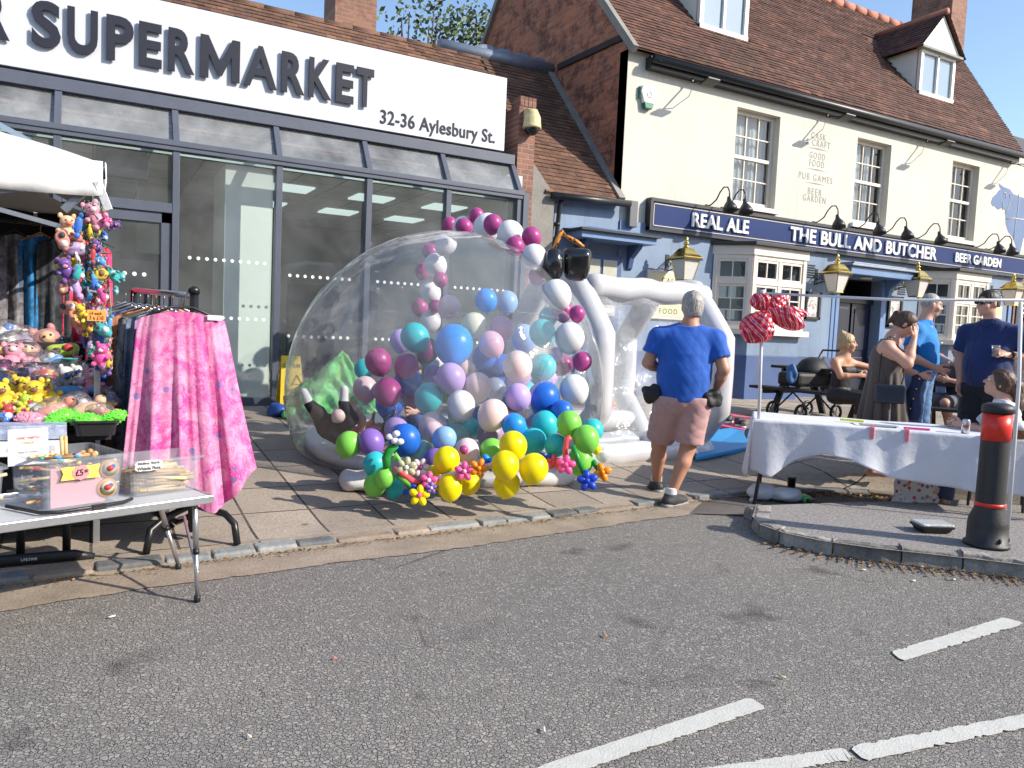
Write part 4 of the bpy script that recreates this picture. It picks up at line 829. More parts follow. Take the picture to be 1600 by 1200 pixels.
# background: chimney and trees behind the shop roof, terrace across the street
q = AY(545, 5, 14.5); t = thing('brick_chimney', 'brick chimney stack rising behind the supermarket roof', 'chimney', (q.x, 14.5, 0)); s = MB(); s.lh((AY(524, 5, 14.5).x, 14.5, 4), (AY(589, 5, 14.5).x, 15.3, 9.5)); s.build('stack', M_BRICKC, t); s = MB(); s.lh((q.x-.5, 14.4, 9.5), (q.x+.6, 15.4, 9.7)); s.build('cap', M_BRICKC, t)
def leaf_mat(name, c):
    m, t, b, N, L = nmat(name); L.new(ramp(t, attr(t), [(0, tuple(x*.5 for x in c)), (1, tuple(min(1, x*1.5) for x in c))]), b.inputs[0]); b.inputs['Roughness'].default_value = .6; return m
M_LEAF = leaf_mat('broad leaves', (.075, .105, .022)); M_BARK = M('bark', (.07, .05, .035), .9, .3, 8, .5, 30)
def tree(loc, H, R_, label, seed, n=3000):
    rr = random.Random(seed); loc = V(loc); t = thing('tree', label, 'tree', loc, 'trees behind the shop roof'); s = MB(); s.tube([loc, loc+V((.1, .05, H*.35)), loc+V((.0, .1, H*.7)), loc+V((.1, 0, H*.9))], [.22, .16, .09, .03], 10)
    cl = []
    for i in range(16):
        a = rr.uniform(0, 6.28); e = loc+V((math.cos(a)*R_*rr.uniform(.3, .9), math.sin(a)*R_*rr.uniform(.3, .9), H*rr.uniform(.55, 1.0))); st = loc+V((0, .05, H*rr.uniform(.35, .7))); s.tube([st, st.lerp(e, .5)+V((0, 0, .15)), e], [.07, .045, .012], 6); cl.append(e)
    s.build('trunk', M_BARK, t); s = MB()
    for i in range(n):
        c = rr.choice(cl); p = c+V((rr.gauss(0, .42), rr.gauss(0, .42), rr.gauss(0, .36))); d = V((rr.gauss(0, 1), rr.gauss(0, 1), rr.gauss(0, .6))).normalized(); x = d.orthogonal().normalized(); y = d.cross(x); q = rr.uniform(.05, .10)
        s.add([p-x*q, p-y*q*.5, p+x*q, p+y*q*.5], [(0, 1, 2, 3)], 0, False, rr.random())
    s.build('crown', M_LEAF, t)
q = AY(752, 48, 19); tree((q.x, 19, 0), q.z+.3, 1.0, 'leafy tree top showing beside the pub gable', 31, 2600)
for px, lb in ((638, 'small leafy sprig above the supermarket ridge, left of the other'), (670, 'leafy sprig above the supermarket ridge, nearer the pub')):
    q = AY(px, 22, 17); tree((q.x, 17, 0), q.z+.0, .35, lb, px, 700)
# terrace across the street, behind the camera: what the windows reflect
for i, (x0, x1, h, c) in enumerate(((-16, -6, 6.0, (.30, .14, .10)), (-6, 3, 6.6, (.55, .5, .42)), (3, 13, 5.6, (.28, .13, .09)), (13, 24, 6.4, (.5, .45, .4)), (24, 40, 6, (.3, .15, .1)))):
    nm = ('red brick', 'cream rendered', 'low red brick', 'stone coloured', 'long red brick')[i]; t = thing('terraced_house', nm+' house across the street, behind the viewer', 'house', (x0, -15, 0), 'houses across the street')
    s = MB(); s.lh((x0, -22, 0), (x1, -15, h)); s.build('wall', M('house wall', c, .85, .15, 2), t); s = MB(); s.add([(x0, -14.8, h), (x1, -14.8, h), (x1, -18.5, h+3), (x0, -18.5, h+3), (x1, -22, h), (x0, -22, h)], [(1, 0, 3, 2), (2, 3, 5, 4)]); s.build('roof', M_TILE, t)
    for k in range(3):
        for z in (.9, 3.6):
            xx = x0+1.2+k*(x1-x0-2.4)/2.3; s = MB(); s.lh((xx, -15, z), (xx+1.2, -14.93, z+1.5)); s.build('window', M_DARKIN, t)
# ================================================================== clear inflatable bubble house
DC = V((3.2, 7.15, 0.80)); DR = 1.61
M_FILM = glass('clear vinyl film', (0.97, 0.975, 0.985), 0.8, 0.03, 0.18, 1.45, 0.15, 12)  # pale layer paints a milky reflection and haze over the dome
M_FILMW = glass('wrinkled clear vinyl', (0.90, 0.93, 0.97), 1.1, 0.08, 1.0, 1.5, 0.36, 12)
M_VINYL = M('white vinyl tube', (0.56, 0.56, 0.58), 0.32, 0.04, 3, 0.25, 9, coat=0.3)
M_VINYLT = M('creased white tarpaulin', (0.62, 0.61, 0.60), 0.5, 0.08, 4, 0.6, 16)
bub = thing('bubble_house', 'clear inflatable bubble dome with white entrance tunnel, filled with coloured balloons', 'bouncy bubble', (DC.x, DC.y, zg(DC.y)))
s = MB()
def dome(u, v):
    # v runs along the tunnel axis (x), u around it
    a = 2*math.pi*u
    if v < .86: ph = -math.pi/2+(v/.86)*(math.pi/2+.70); x = DR*math.sin(ph); r = DR*math.cos(ph)
    else: k = (v-.86)/.14; x = DR*math.sin(.70)+k*.30; r = DR*math.cos(.70)*(1-k)+.90*k
    r *= 1+.0045*math.sin(26*a+6*math.sin(v*9))*math.sin(v*math.pi)+.003*math.sin(v*70+5*math.sin(a*3)); yy = r*math.cos(a); zz = r*math.sin(a); p = DC+V((x, yy, zz)); p.z = max(p.z, zg(p.y)+.035); return p
s.grid(dome, 220, 110, wrap=True); s.build('clear_dome', M_FILM, bub)
s = MB()
for i in (1, 3, 5, 11):
    s.tube([V((p.x, p.y, p.z))+(p-DC).normalized()*.004 for p in [dome(i/12, .02+.84*j/24) for j in range(25)]], .0022, 4)
s.build('welded_seam', M_FILMW, bub)
s = MB()
def floor_(u, v):
    a = 2*math.pi*u; r = (1.36 if v < .5 else 1.36+.06*math.sin((v-.5)*2*math.pi))*min(1, v*2)+.012*math.sin(36*a)*(v > .4)
    x = DC.x+r*math.cos(a); y = DC.y+r*math.sin(a); z = zg(y)+(.13 if v < .6 else .13*(1-(v-.6)/.4)+.0)
    return V((x, y, z+.004*math.sin(a*9)))
s.grid(floor_, 72, 12, wrap=True); s.build('white_floor', M_VINYLT, bub)
def octo(cx, cy, ry, rz, zc, n=8, ph=22.5, sub=7):
    c = [V((cx, cy+ry*math.cos(RAD(ph+360/n*i)), zc+rz*math.sin(RAD(ph+360/n*i)))) for i in range(n)]; out = []
    for i in range(n): out += [c[i].lerp(c[(i+1) % n], k/sub) for k in range(sub)]
    return out
for cx in (4.44, 6.05):
    s = MB(); q = octo(cx, 7.12, .93, 1.00, 1.06)
    rr_ = [.142-.006*abs(math.cos(math.pi*(i % 7)/7)) for i in range(len(q))]; s.tube(q, rr_, 14, closed=True); s.build('entrance_ring', M_VINYL, bub)
for y, z, r, x0 in ((6.66, 1.94, .13, 4.5), (7.60, 1.94, .13, 4.5), (6.46, .20, .125, 4.35), (6.86, .24, .11, 4.5), (7.72, .30, .12, 4.5)):
    s = MB(); n_ = 14; s.tube([(x0+(6.12-x0)*i/n_, y, z+(zg(y)-zg(6.5) if z < 1 else 0)+.012*math.sin(i*1.3)) for i in range(n_+1)], [r*(1+.04*math.sin(i*2.1)) for i in range(n_+1)], 14); s.build('tunnel_tube', M_VINYL, bub)
for y in (6.58, 7.72):
    s = MB(); s.grid(lambda a, b: V((4.55+1.45*a, y+.05*math.sin(b*3.14)+.018*math.sin(a*16+b*11)+.012*math.sin(b*23-a*7), 0.3+1.62*b)), 48, 48); s.build('film_wall', M_FILMW, bub)
# tarpaulin corners of the base poking out in front
for (px, py), (w_, d_), rz in (((600, 757), (.62, .42), -.25), ((862, 748), (.62, .36), -.08)):
    c = GP(px, py+14); s = MB()
    s.ball((c.x, c.y+.18, zg(c.y)+.075), (w_/2, d_/2, .085), 24, 12, fn=lambda q: V((math.copysign(abs(q.x/(w_/2))**.5*w_/2, q.x), math.copysign(abs(q.y/(d_/2))**.5*d_/2, q.y), q.z*(1+.25*math.sin(q.x*20)))), M=Matrix.Rotation(rz, 3, 'Z')); s.build('base_corner', M_VINYLT, bub)

# ------------------------------------------------------------------ balloons
def balloon_mat(name, c, tr=0.0):
    m, t, b, N, L = nmat(name); v = coords(t); lw = N.new('ShaderNodeLayerWeight'); lw.inputs[0].default_value = .35
    L.new(mix(t, mth(t, 'MULTIPLY', noise(t, v, 7, 3), .25), c, tuple(min(1, x*1.25+.02) for x in c)), b.inputs['Base Color'])
    b.inputs['Roughness'].default_value = .36; b.inputs['Specular IOR Level'].default_value = .35; b.inputs['Subsurface Weight'].default_value = .25; b.inputs['Subsurface Radius'].default_value = (.06, .06, .06); b.inputs['Subsurface Scale'].default_value = .6
    if tr: b.inputs['Alpha'].default_value = 1-tr
    bump(t, b, noise(t, v, 160, 2), .06, .002); return m
BC = {'blue': (.02, .26, .76), 'deep blue': (.015, .13, .56), 'teal': (.03, .46, .50), 'maroon': (.34, .05, .20), 'plum': (.17, .025, .11), 'pale pink': (.70, .52, .55), 'blush': (.76, .57, .54), 'pink': (.62, .36, .48), 'lilac': (.46, .33, .66), 'purple': (.22, .12, .44), 'cream': (.66, .66, .50), 'white': (.70, .69, .71), 'grey blue': (.36, .43, .56), 'olive cream': (.42, .42, .27), 'light blue': (.24, .42, .70), 'mint': (.30, .52, .46), 'mauve': (.32, .24, .34), 'lime green': (.20, .58, .08), 'yellow': (.85, .68, .0), 'silver': (.55, .57, .60), 'orange': (.80, .25, .01), 'coral': (.85, .10, .12), 'hot pink': (.85, .10, .32), 'green': (.02, .25, .04), 'royal blue': (.01, .06, .50)}
BM = {}
def bmat(c):
    if c not in BM: BM[c] = balloon_mat('latex '+c, BC[c], .35 if c in ('silver', 'grey blue') else 0)
    return BM[c]
PROTO = {}
def balloon_mesh(c):
    if c in PROTO: return PROTO[c]
    s = MB(); s.ball((0, 0, 0), (1, 1, 1.0), 28, 18, fn=lambda q: V((q.x, q.y, q.z*(1.06 if q.z > 0 else 1.20)))*1.0 if q.z > 0 else V((q.x*(1-.16*q.z*q.z), q.y*(1-.16*q.z*q.z), q.z*1.20))); s.lathe([(.10, -1.14), (.04, -1.22), (.075, -1.31), (.03, -1.29), (0, -1.27)], (0, 0, 0), 8)
    o = s.build('balloon', bmat(c)); COL.objects.unlink(o); PROTO[c] = o; return o
def balloon(p, r, c, label, tilt=None, group=None):
    o = balloon_mesh(c).copy(); COL.objects.link(o); o.name = 'balloon'; o.location = p; o.scale = (r, r, r)
    o.rotation_euler = tilt or (rnd.uniform(-.6, .6), rnd.uniform(-.6, .6), rnd.uniform(0, 6)); return tag(o, label, 'balloon', group)
def cp(cx, cy): return 440+cx/2.4, 320+cy/2.4
INSIDE = [  # crop x, y, radius, colour, depth, label
 (645, 523, 73, 'blue', 6.75, 'biggest bright blue balloon in the middle of the clear dome'), (500, 497, 54, 'teal', 6.9, 'teal balloon left of the biggest blue one, high in the dome'),
 (362, 588, 50, 'maroon', 6.75, 'upper maroon balloon of the three at the left of the dome'), (468, 605, 46, 'maroon', 6.85, 'maroon balloon right of its two maroon neighbours at the left of the dome'), (398, 702, 53, 'maroon', 6.7, 'lowest maroon balloon, resting over a blue one at the left of the dome'),
 (313, 690, 46, 'pale pink', 7.3, 'dusky pink balloon left of the lowest maroon one in the dome'), (310, 615, 38, 'teal', 7.5, 'teal balloon peeking out behind the upper maroon one'), (475, 660, 52, 'deep blue', 7.2, 'deep blue balloon tucked under the right maroon one'), (405, 745, 53, 'deep blue', 7.15, 'blue balloon showing beneath the lowest maroon one'),
 (552, 722, 54, 'teal', 6.6, 'teal balloon below centre left of the dome, above the seated child'), (635, 650, 56, 'lilac', 6.55, 'large lilac balloon right under the biggest blue one'), (570, 635, 35, 'purple', 7.0, 'purple balloon half hidden left of the large lilac one'), (447, 510, 42, 'lilac', 7.6, 'faint lilac balloon behind the high teal one'),
 (545, 545, 46, 'plum', 7.3, 'plum balloon hidden between the high teal and biggest blue ones'), (722, 455, 50, 'cream', 7.2, 'cream balloon above right of the biggest blue one'), (825, 465, 46, 'pink', 7.2, 'upper pink balloon right of the cream one'), (786, 522, 48, 'pink', 6.9, 'rose pink balloon between the biggest blue and the upper pink ones'),
 (628, 383, 43, 'pale pink', 7.6, 'pale pink balloon alone above the biggest blue one'), (767, 358, 43, 'blue', 7.4, 'bright blue balloon highest inside the dome'), (845, 365, 42, 'light blue', 7.9, 'see-through light blue balloon beside the highest blue one'), (760, 570, 46, 'deep blue', 7.5, 'deep blue balloon below the rose pink one'), (822, 600, 40, 'deep blue', 7.6, 'deep blue balloon half behind the large blush one'), (910, 500, 50, 'light blue', 7.7, 'pale blue sunlit balloon near the right of the dome'),
 (885, 605, 56, 'blush', 6.5, 'large blush balloon at the right of the dome'), (980, 610, 50, 'teal', 6.7, 'teal balloon right of the large blush one'), (978, 480, 50, 'teal', 7.0, 'teal balloon behind the garland, middle of two'), (1000, 420, 36, 'teal', 7.15, 'small teal balloon behind the garland, upper of two'), (886, 720, 50, 'lilac', 6.4, 'lilac balloon at the lower right of the dome'), (980, 725, 60, 'deep blue', 6.55, 'large deep blue balloon at the right, under the teal one'),
 (735, 682, 52, 'blush', 6.6, 'blush balloon right of the large lilac one'), (673, 750, 53, 'white', 6.3, 'white balloon low in the middle of the dome'), (792, 787, 57, 'blush', 6.2, 'large blush balloon low in the middle, above a mauve one'), (800, 690, 42, 'grey blue', 7.3, 'grey blue balloon behind the middle blush ones'), (670, 795, 46, 'olive cream', 6.6, 'olive cream balloon showing under the low white one'), (568, 832, 54, 'pale pink', 6.35, 'dusky pink balloon low left of centre above a light blue one'),
 (610, 877, 46, 'light blue', 6.1, 'light blue balloon low in the dome above the left yellow flower'), (657, 868, 45, 'mint', 6.4, 'mint balloon right of the low light blue one'), (705, 840, 40, 'teal', 6.55, 'teal balloon behind the mint one low in the dome'), (785, 862, 52, 'mauve', 6.4, 'mauve balloon under the large low blush one'), (872, 828, 46, 'blue', 6.15, 'bright blue balloon above the right yellow flower'), (988, 823, 50, 'teal', 6.35, 'teal balloon low at the right behind the lime cluster'),
 (943, 888, 50, 'teal', 6.15, 'dark teal balloon right of the top yellow petal'), (880, 775, 42, 'plum', 7.1, 'plum balloon in the shade behind the lower lilac one'), (695, 922, 46, 'pale pink', 5.95, 'pink balloon with a maroon knob between the yellow flowers'), (790, 925, 48, 'lime green', 6.0, 'lime green balloon between the two yellow flowers'), (620, 715, 30, 'green', 7.2, 'green balloon glimpsed under the large lilac one'), (575, 955, 42, 'purple', 6.0, 'purple balloon left of the left yellow flower'),
 (520, 930, 45, 'mint', 6.2, 'mint balloon behind the balloon daisies'), (462, 882, 60, 'deep blue', 6.05, 'large deep blue balloon behind the green balloon snake'), (335, 890, 50, 'purple', 5.95, 'purple balloon at the lower left beside the lime one'), (252, 898, 48, 'lime green', 5.95, 'lime green balloon at the far lower left of the dome'), (430, 840, 45, 'lilac', 6.6, 'lilac balloon at the back of the lower left group'), (1050, 775, 42, 'deep blue', 6.4, 'deep blue balloon above the lime cluster by the tunnel'), (690, 620, 38, 'blush', 7.2, 'small blush balloon behind the lilac one'), (1030, 560, 26, 'lilac', 6.9, 'small lilac balloon behind the white garland balloon'), (575, 590, 34, 'white', 7.6, 'white balloon hidden behind the biggest blue one'), (902, 890, 36, 'purple', 6.5, 'purple balloon behind the top yellow petal')]
_k = random.Random(77)
for _i in range(30):
    _q = cp(_k.uniform(500, 1000), _k.uniform(620, 900)); _D = _k.uniform(7.4, 8.3); balloon(AD(*_q, _D), _k.uniform(.13, .16), _k.choice(['deep blue', 'teal', 'blush', 'lilac', 'white', 'pale pink', 'blue', 'purple', 'mint']), 'balloon packed among others at the back of the dome', None, 'balloons packed at the back of the dome')
for cx, cy_, cr, c, D, lb in INSIDE:
    q = cp(cx, cy_); balloon(AD(*q, D), cr/2.4*D/FPX, c, lb, None, 'balloons inside the dome')
balloon(AD(*cp(683, 918), 5.80), 16/2.4*5.8/FPX, 'maroon', 'tiny maroon balloon knob on a pink balloon')
NEAR = [(630, 72, 27, 'maroon', 'first'), (680, 82, 38, 'white', 'first'), (684, 84, 33, 'maroon', 'second'), (732, 40, 28, 'maroon', 'topmost'), (770, 85, 52, 'white', 'topmost'), (792, 72, 36, 'maroon', 'fourth'), (858, 110, 50, 'white', 'third'), (875, 155, 36, 'maroon', 'lower'), (937, 120, 37, 'maroon', 'outer'), (948, 195, 47, 'white', 'fourth'), (960, 265, 34, 'maroon', 'seventh'), (1032, 335, 54, 'white', 'fifth'), (1055, 398, 38, 'maroon', 'eighth'), (1108, 408, 30, 'maroon', 'ninth'), (1080, 498, 56, 'white', 'sixth'), (1128, 587, 36, 'maroon', 'tenth'), (1055, 600, 37, 'maroon', 'eleventh'), (1097, 692, 55, 'white', 'lowest')]
GL = {('maroon', 'first'): 'maroon balloon at the left end of the garland on top of the dome', ('white', 'first'): 'white garland balloon behind the second maroon one on top of the dome', ('maroon', 'second'): 'maroon garland balloon in front of the leftmost white one', ('maroon', 'topmost'): 'highest maroon balloon of the garland', ('white', 'topmost'): 'highest white balloon of the garland', ('maroon', 'fourth'): 'maroon garland balloon overlapping the highest white one', ('white', 'third'): 'white garland balloon between the highest white one and two maroon ones', ('maroon', 'lower'): 'inner maroon garland balloon of the pair left of the sunglasses', ('maroon', 'outer'): 'outer maroon garland balloon of the pair left of the sunglasses', ('white', 'fourth'): 'white garland balloon just left of the black sunglasses balloon', ('maroon', 'seventh'): 'maroon garland balloon under the black sunglasses balloon', ('white', 'fifth'): 'white garland balloon just below the black sunglasses', ('maroon', 'eighth'): 'larger maroon balloon of the upper pair down the garland side', ('maroon', 'ninth'): 'smaller maroon balloon of the upper pair down the garland side', ('white', 'sixth'): 'white garland balloon between two maroon pairs', ('maroon', 'tenth'): 'outer maroon balloon of the lower pair down the garland side', ('maroon', 'eleventh'): 'inner maroon balloon of the lower pair down the garland side', ('white', 'lowest'): 'lowest white balloon of the garland above the lime cluster'}
for i, (cx, cy_, cr, c, k) in enumerate(NEAR):
    q = cp(cx, cy_); p = AX(*q, 3.70+(.10 if c == 'maroon' else 0)); D = (p-CAM).dot(_f)
    if (c, k) in (('maroon', 'second'), ('maroon', 'fourth'), ('maroon', 'lower')): p = CAM+(p-CAM)*.95; D *= .95
    balloon(p, cr/2.4*D/FPX, c, GL[(c, k)], None, 'garland along the front of the dome')
FAR = [(618, 145, 42, 'white', 'upper white balloon of the garland half behind the dome film'), (560, 175, 30, 'maroon', 'upper maroon balloon of the far garland seen through the dome'), (580, 225, 42, 'white', 'second white balloon of the far garland seen through the dome'), (533, 248, 30, 'maroon', 'second maroon balloon of the far garland, left of a white one'), (598, 280, 28, 'maroon', 'small maroon balloon of the far garland between two white ones'), (560, 328, 40, 'white', 'third white balloon of the far garland seen through the dome'), (520, 385, 32, 'maroon', 'maroon balloon of the far garland left of the pale pink one'), (578, 380, 24, 'maroon', 'small maroon balloon of the far garland behind the pale pink one'), (560, 437, 40, 'white', 'lowest white balloon of the far garland above the plum one')]
for cx, cy_, cr, c, lb in FAR:
    p = AX(*cp(cx, cy_), 3.55); p = V((p.x, p.y+.02, p.z)); D = (p-CAM).dot(_f); balloon(p, cr/2.4*D/FPX, c, lb, None, 'garland along the far side of the dome')
# clusters resting on the paving
OUT = [(350, 972, 45, 'teal', 5.72, 'upper teal balloon of the ground cluster at the left'), (388, 1021, 38, 'lime green', 5.58, 'front lime green balloon of the ground cluster at the left'), (350, 1050, 42, 'lime green', 5.66, 'lower lime green balloon of the ground cluster at the left'), (425, 1062, 36, 'teal', 5.75, 'lower teal balloon of the ground cluster at the left'),
 (618, 957, 50, 'yellow', 5.62, 'top yellow balloon of the left yellow flower'), (632, 1057, 48, 'yellow', 5.55, 'bottom front yellow balloon of the left yellow flower'), (572, 1020, 42, 'yellow', 5.78, 'yellow balloon at the back left of the left yellow flower'), (705, 1045, 40, 'yellow', 5.80, 'yellow balloon at the back right of the left yellow flower'),
 (868, 903, 53, 'yellow', 5.78, 'top yellow balloon of the right yellow flower'), (838, 976, 53, 'yellow', 5.52, 'middle front yellow balloon of the right yellow flower'), (945, 988, 55, 'yellow', 5.66, 'right hand yellow balloon of the right yellow flower'), (845, 1047, 50, 'yellow', 5.72, 'bottom yellow balloon of the right yellow flower, touching the slabs'),
 (1078, 820, 47, 'lime green', 5.95, 'upper lime green balloon of the cluster by the tunnel'), (1142, 877, 50, 'lime green', 5.85, 'front lime green balloon of the cluster by the tunnel'), (1165, 845, 42, 'teal', 6.15, 'teal balloon at the right back of the cluster by the tunnel'), (1028, 902, 42, 'teal', 6.0, 'teal balloon at the left of the cluster by the tunnel'), (1120, 960, 50, 'lime green', 6.05, 'lowest lime green balloon of the cluster by the tunnel'), (1180, 915, 19, 'yellow', 6.0, 'small yellow balloon right of the cluster by the tunnel'), (1203, 935, 27, 'silver', 6.1, 'small clear balloon at the right end of the balloon clusters')]
for cx, cy_, cr, c, D, lb in OUT:
    p = AD(*cp(cx, cy_), D); r_ = cr/2.4*D/FPX; balloon(p, r_, c, lb, (rnd.uniform(-.3, .3), rnd.uniform(-.3, .3), 1), 'balloon clusters along the foot of the dome')
# modelling-balloon flowers and figures
def petals(name, label, cx, cy_, D, R_, pr, c, n=5, mid='white', tilt=0.2, stem=None, stemc='green'):
    p = AD(*cp(cx, cy_), D); t = thing(name, label, 'balloon flower', p, 'twisted balloon flowers'); k = D/FPX/2.4; d = (CAM-p).normalized(); x, y, _ = frame(d)
    for i in range(n):
        a = 2*math.pi*i/n+tilt; s = MB(); q = p+(x*math.cos(a)+y*math.sin(a))*R_*k; Mx = Matrix((x*math.cos(a)+y*math.sin(a), -x*math.sin(a)+y*math.cos(a), d)).transposed(); s.ball(q, (pr*1.15*k, pr*.85*k, pr*.85*k), 14, 9, 0, Mx); s.build('petal', bmat(c), t)
    s = MB(); s.ball(p+d*pr*.6*k, pr*.6*k, 12, 8); s.build('flower_centre', bmat(mid), t)
    if stem:
        s = MB(); s.tube([AD(*cp(*q), D+.05) for q in stem], 11*k, 10); s.build('stem', bmat(stemc), t)
petals('balloon_flower', 'yellow twisted balloon flower lying on the slabs at the left', 517, 1090, 5.5, 23, 17, 'yellow', 5, 'hot pink', .2, [(430, 1010), (465, 1040), (500, 1072)])
petals('balloon_flower', 'olive gold twisted balloon daisy with white centre', 468, 985, 5.55, 24, 15, 'olive cream', 6, 'white', .4); petals('balloon_flower', 'pale pink twisted balloon daisy with dark centre', 520, 985, 5.6, 22, 13, 'pale pink', 6, 'plum', .1)
petals('balloon_flower', 'pink twisted balloon flower left of the left yellow flower', 552, 1033, 5.52, 19, 14, 'hot pink', 5, 'white', .2); petals('balloon_flower', 'pink twisted balloon flower between the yellow flowers', 685, 1000, 5.5, 22, 15, 'hot pink', 5, 'pink', .3, [(580, 1030), (640, 1010), (665, 1005)], 'white'); petals('balloon_flower', 'orange twisted balloon flower between the yellow flowers', 740, 988, 5.5, 22, 15, 'orange', 5, 'orange', .0, [(760, 985), (790, 975), (815, 975)], 'white')
petals('balloon_flower', 'blue twisted balloon flower left of the right yellow flower', 775, 968, 5.6, 17, 17, 'blue', 4, 'royal blue', .5); petals('balloon_flower', 'small purple twisted balloon flower beside the pink one', 562, 1062, 5.5, 13, 10, 'purple', 5, 'white', .3)
petals('balloon_flower', 'pink twisted balloon flower with coral stem at the right', 1066, 975, 5.75, 20, 17, 'hot pink', 5, 'hot pink', .2, [(1085, 872), (1070, 880), (1064, 920), (1066, 960)], 'coral'); petals('balloon_flower', 'royal blue twisted balloon flower with green stem at the right', 1147, 1035, 5.7, 22, 18, 'royal blue', 5, 'royal blue', .5, [(1092, 905), (1110, 950), (1138, 1015)])
petals('balloon_flower', 'orange twisted balloon flower at the right end on the slabs', 1203, 1003, 5.95, 17, 17, 'orange', 4, 'orange', .4, [(1165, 960), (1180, 980), (1192, 995)], 'green'); petals('balloon_flower', 'coral pink twisted balloon flower left of the cluster by the tunnel', 1022, 965, 5.9, 16, 13, 'coral', 5, 'coral', .4); petals('balloon_flower', 'teal blue twisted balloon bow left of the cluster by the tunnel', 988, 950, 5.95, 14, 13, 'deep blue', 3, 'deep blue', .4)
t = thing('balloon_snake', 'green twisted balloon snake with white eyes at the left of the clusters', 'balloon figure', AD(*cp(415, 930), 5.55)); s = MB(); k = 5.55/FPX/2.4
s.tube([AD(*cp(*q), 5.55) for q in ((395, 985), (392, 950), (405, 920), (430, 900))], [15*k, 17*k, 17*k, 14*k], 12); s.build('neck', bmat('green'), t)
for q in ((405, 870), (430, 858), (425, 885), (445, 888)): s = MB(); s.ball(AD(*cp(*q), 5.52), (15*k, 13*k, 12*k)); s.build('eye', bmat('white'), t)
s = MB(); s.tube([AD(*cp(*q), 5.56) for q in ((420, 960), (428, 935), (445, 965))], 9*k, 10); s.build('wing', bmat('lime green'), t)
t = thing('balloon_figure', 'red, green and blue twisted balloons trailing over the slabs at the left', 'balloon figure', AD(*cp(470, 1030), 5.55))
for c, q in (('coral', ((420, 985), (450, 1005), (490, 1035), (520, 1040))), ('lime green', ((440, 1020), (465, 1035), (490, 1055))), ('royal blue', ((470, 1040), (500, 1055), (490, 1075), (455, 1080)))):
    s = MB(); s.tube([AD(*cp(*z), 5.54) for z in q], [6*k]+[12*k]*(len(q)-2)+[8*k], 10); s.build(c.replace(' ', '_')+'_tube', bmat(c), t)
# black sunglasses foil balloon
M_FOILB = M('black foil', (.012, .012, .013), .16, .1, 6, .25, 22, coat=.5)
def leop():
    m, t, b, N, L = nmat('leopard print foil'); vo = N.new('ShaderNodeTexVoronoi'); L.new(coords(t), vo.inputs['Vector']); vo.inputs['Scale'].default_value = 26
    L.new(ramp(t, vo.outputs['Distance'], [(.25, (.02, .012, .01)), (.42, (.62, .25, .04))]), b.inputs[0]); b.inputs['Roughness'].default_value = .3; return m
M_LEOP = leop(); p0 = AX(*cp(1060, 228), 3.98); t = thing('sunglasses_balloon', 'black foil sunglasses balloon with leopard print arms tied to the garland', 'foil balloon', p0); D0 = (p0-CAM).dot(_f); k = D0/FPX/2.4
d = -(p0-CAM).normalized(); x = V((0, 0, 1)).cross(d).normalized(); y = d.cross(x); Mx = Matrix((x, y, d)).transposed()
for (cx, cy_), (a, b), sx in (((1018, 230), (39, 66), 0), ((1106, 224), (52, 62), 1)):
    q = AD(*cp(cx, cy_), D0-.08+.1*sx); s = MB()
    s.ball(q, (1, 1, 1), 40, 22, 0, Mx, fn=lambda z: V((math.copysign(abs(z.x)**(.5 if sx else .8), z.x)*a*k*(1+(.20*z.y if sx else 0))*(1+.012*math.sin(22*math.atan2(z.y, z.x))), math.copysign(abs(z.y)**(.5 if sx else 1), z.y)*b*k*(1+.012*math.sin(22*math.atan2(z.y, z.x))), z.z*.10))); s.build('lens', M_FOILB, t)
s = MB(); s.tube([AD(*cp(*q), D0) for q in ((1022, 165), (1035, 130), (1056, 98), (1062, 112))], [7*k, 9*k, 8*k, 5*k], 10); s.build('arm', M_LEOP, t)
s = MB(); s.tube([AD(*cp(*q), D0+.05) for q in ((1058, 112), (1085, 128), (1108, 140), (1133, 158))], [6*k, 9*k, 9*k, 6*k], 10); s.build('arm', M_LEOP, t)
# things behind the dome
M_GRN = M('green foil sheet', (.10, .50, .06), .5, .5, 18, .9, 25, c2=(.2, .75, .25))
A_ = [AY(*q, 8.98) for q in ((466, 610), (535, 545), (566, 578), (606, 655))]; s = MB(); rr = random.Random(3)
def sheet(a, b):
    i = min(2, int(a*3)); f_ = a*3-i; top = A_[i].lerp(A_[i+1], f_); bot = AY(470+130*a, 700, 8.75); bot.z = zg(8.75)+.03; q = top.lerp(bot, b)
    return q+V((.015*math.sin(b*19+a*9), .05*math.sin(a*17+b*5)+.03*math.sin(a*39-b*21)-.08*b, .01*math.sin(a*31)))
s.grid(sheet, 40, 26); tag(s.build('foil_sheet', M_GRN, solid=.006), 'crumpled green foil sheet propped behind the clear dome', 'sheet')
p = AY(446, 620, 9.2); t = thing('wet_floor_sign', 'yellow wet floor warning sign half hidden behind the dome', 'warning sign', (p.x+.1, 9.2, zg(9.2))); MY = M('yellow plastic', (.80, .55, .02), .45, .06); zb = zg(9.2)
s = MB(); x0 = AY(437, 600, 9.2).x; zt = AY(440, 556, 9.2).z
for sg_ in (0, 1): s = MB(); s.add([(x0-.02, 9.2-.12+.3*sg_, zb), (x0+.28, 9.2-.12+.3*sg_, zb), (x0+.24, 9.2+.03, zt), (x0+.02, 9.2+.03, zt)], [(0, 1, 2, 3)]); s.build('board', MY, t, solid=.015)
s = MB(); n_ = V((0, -.15, .0)); up_ = V((0, .15, zt-zb)).normalized()
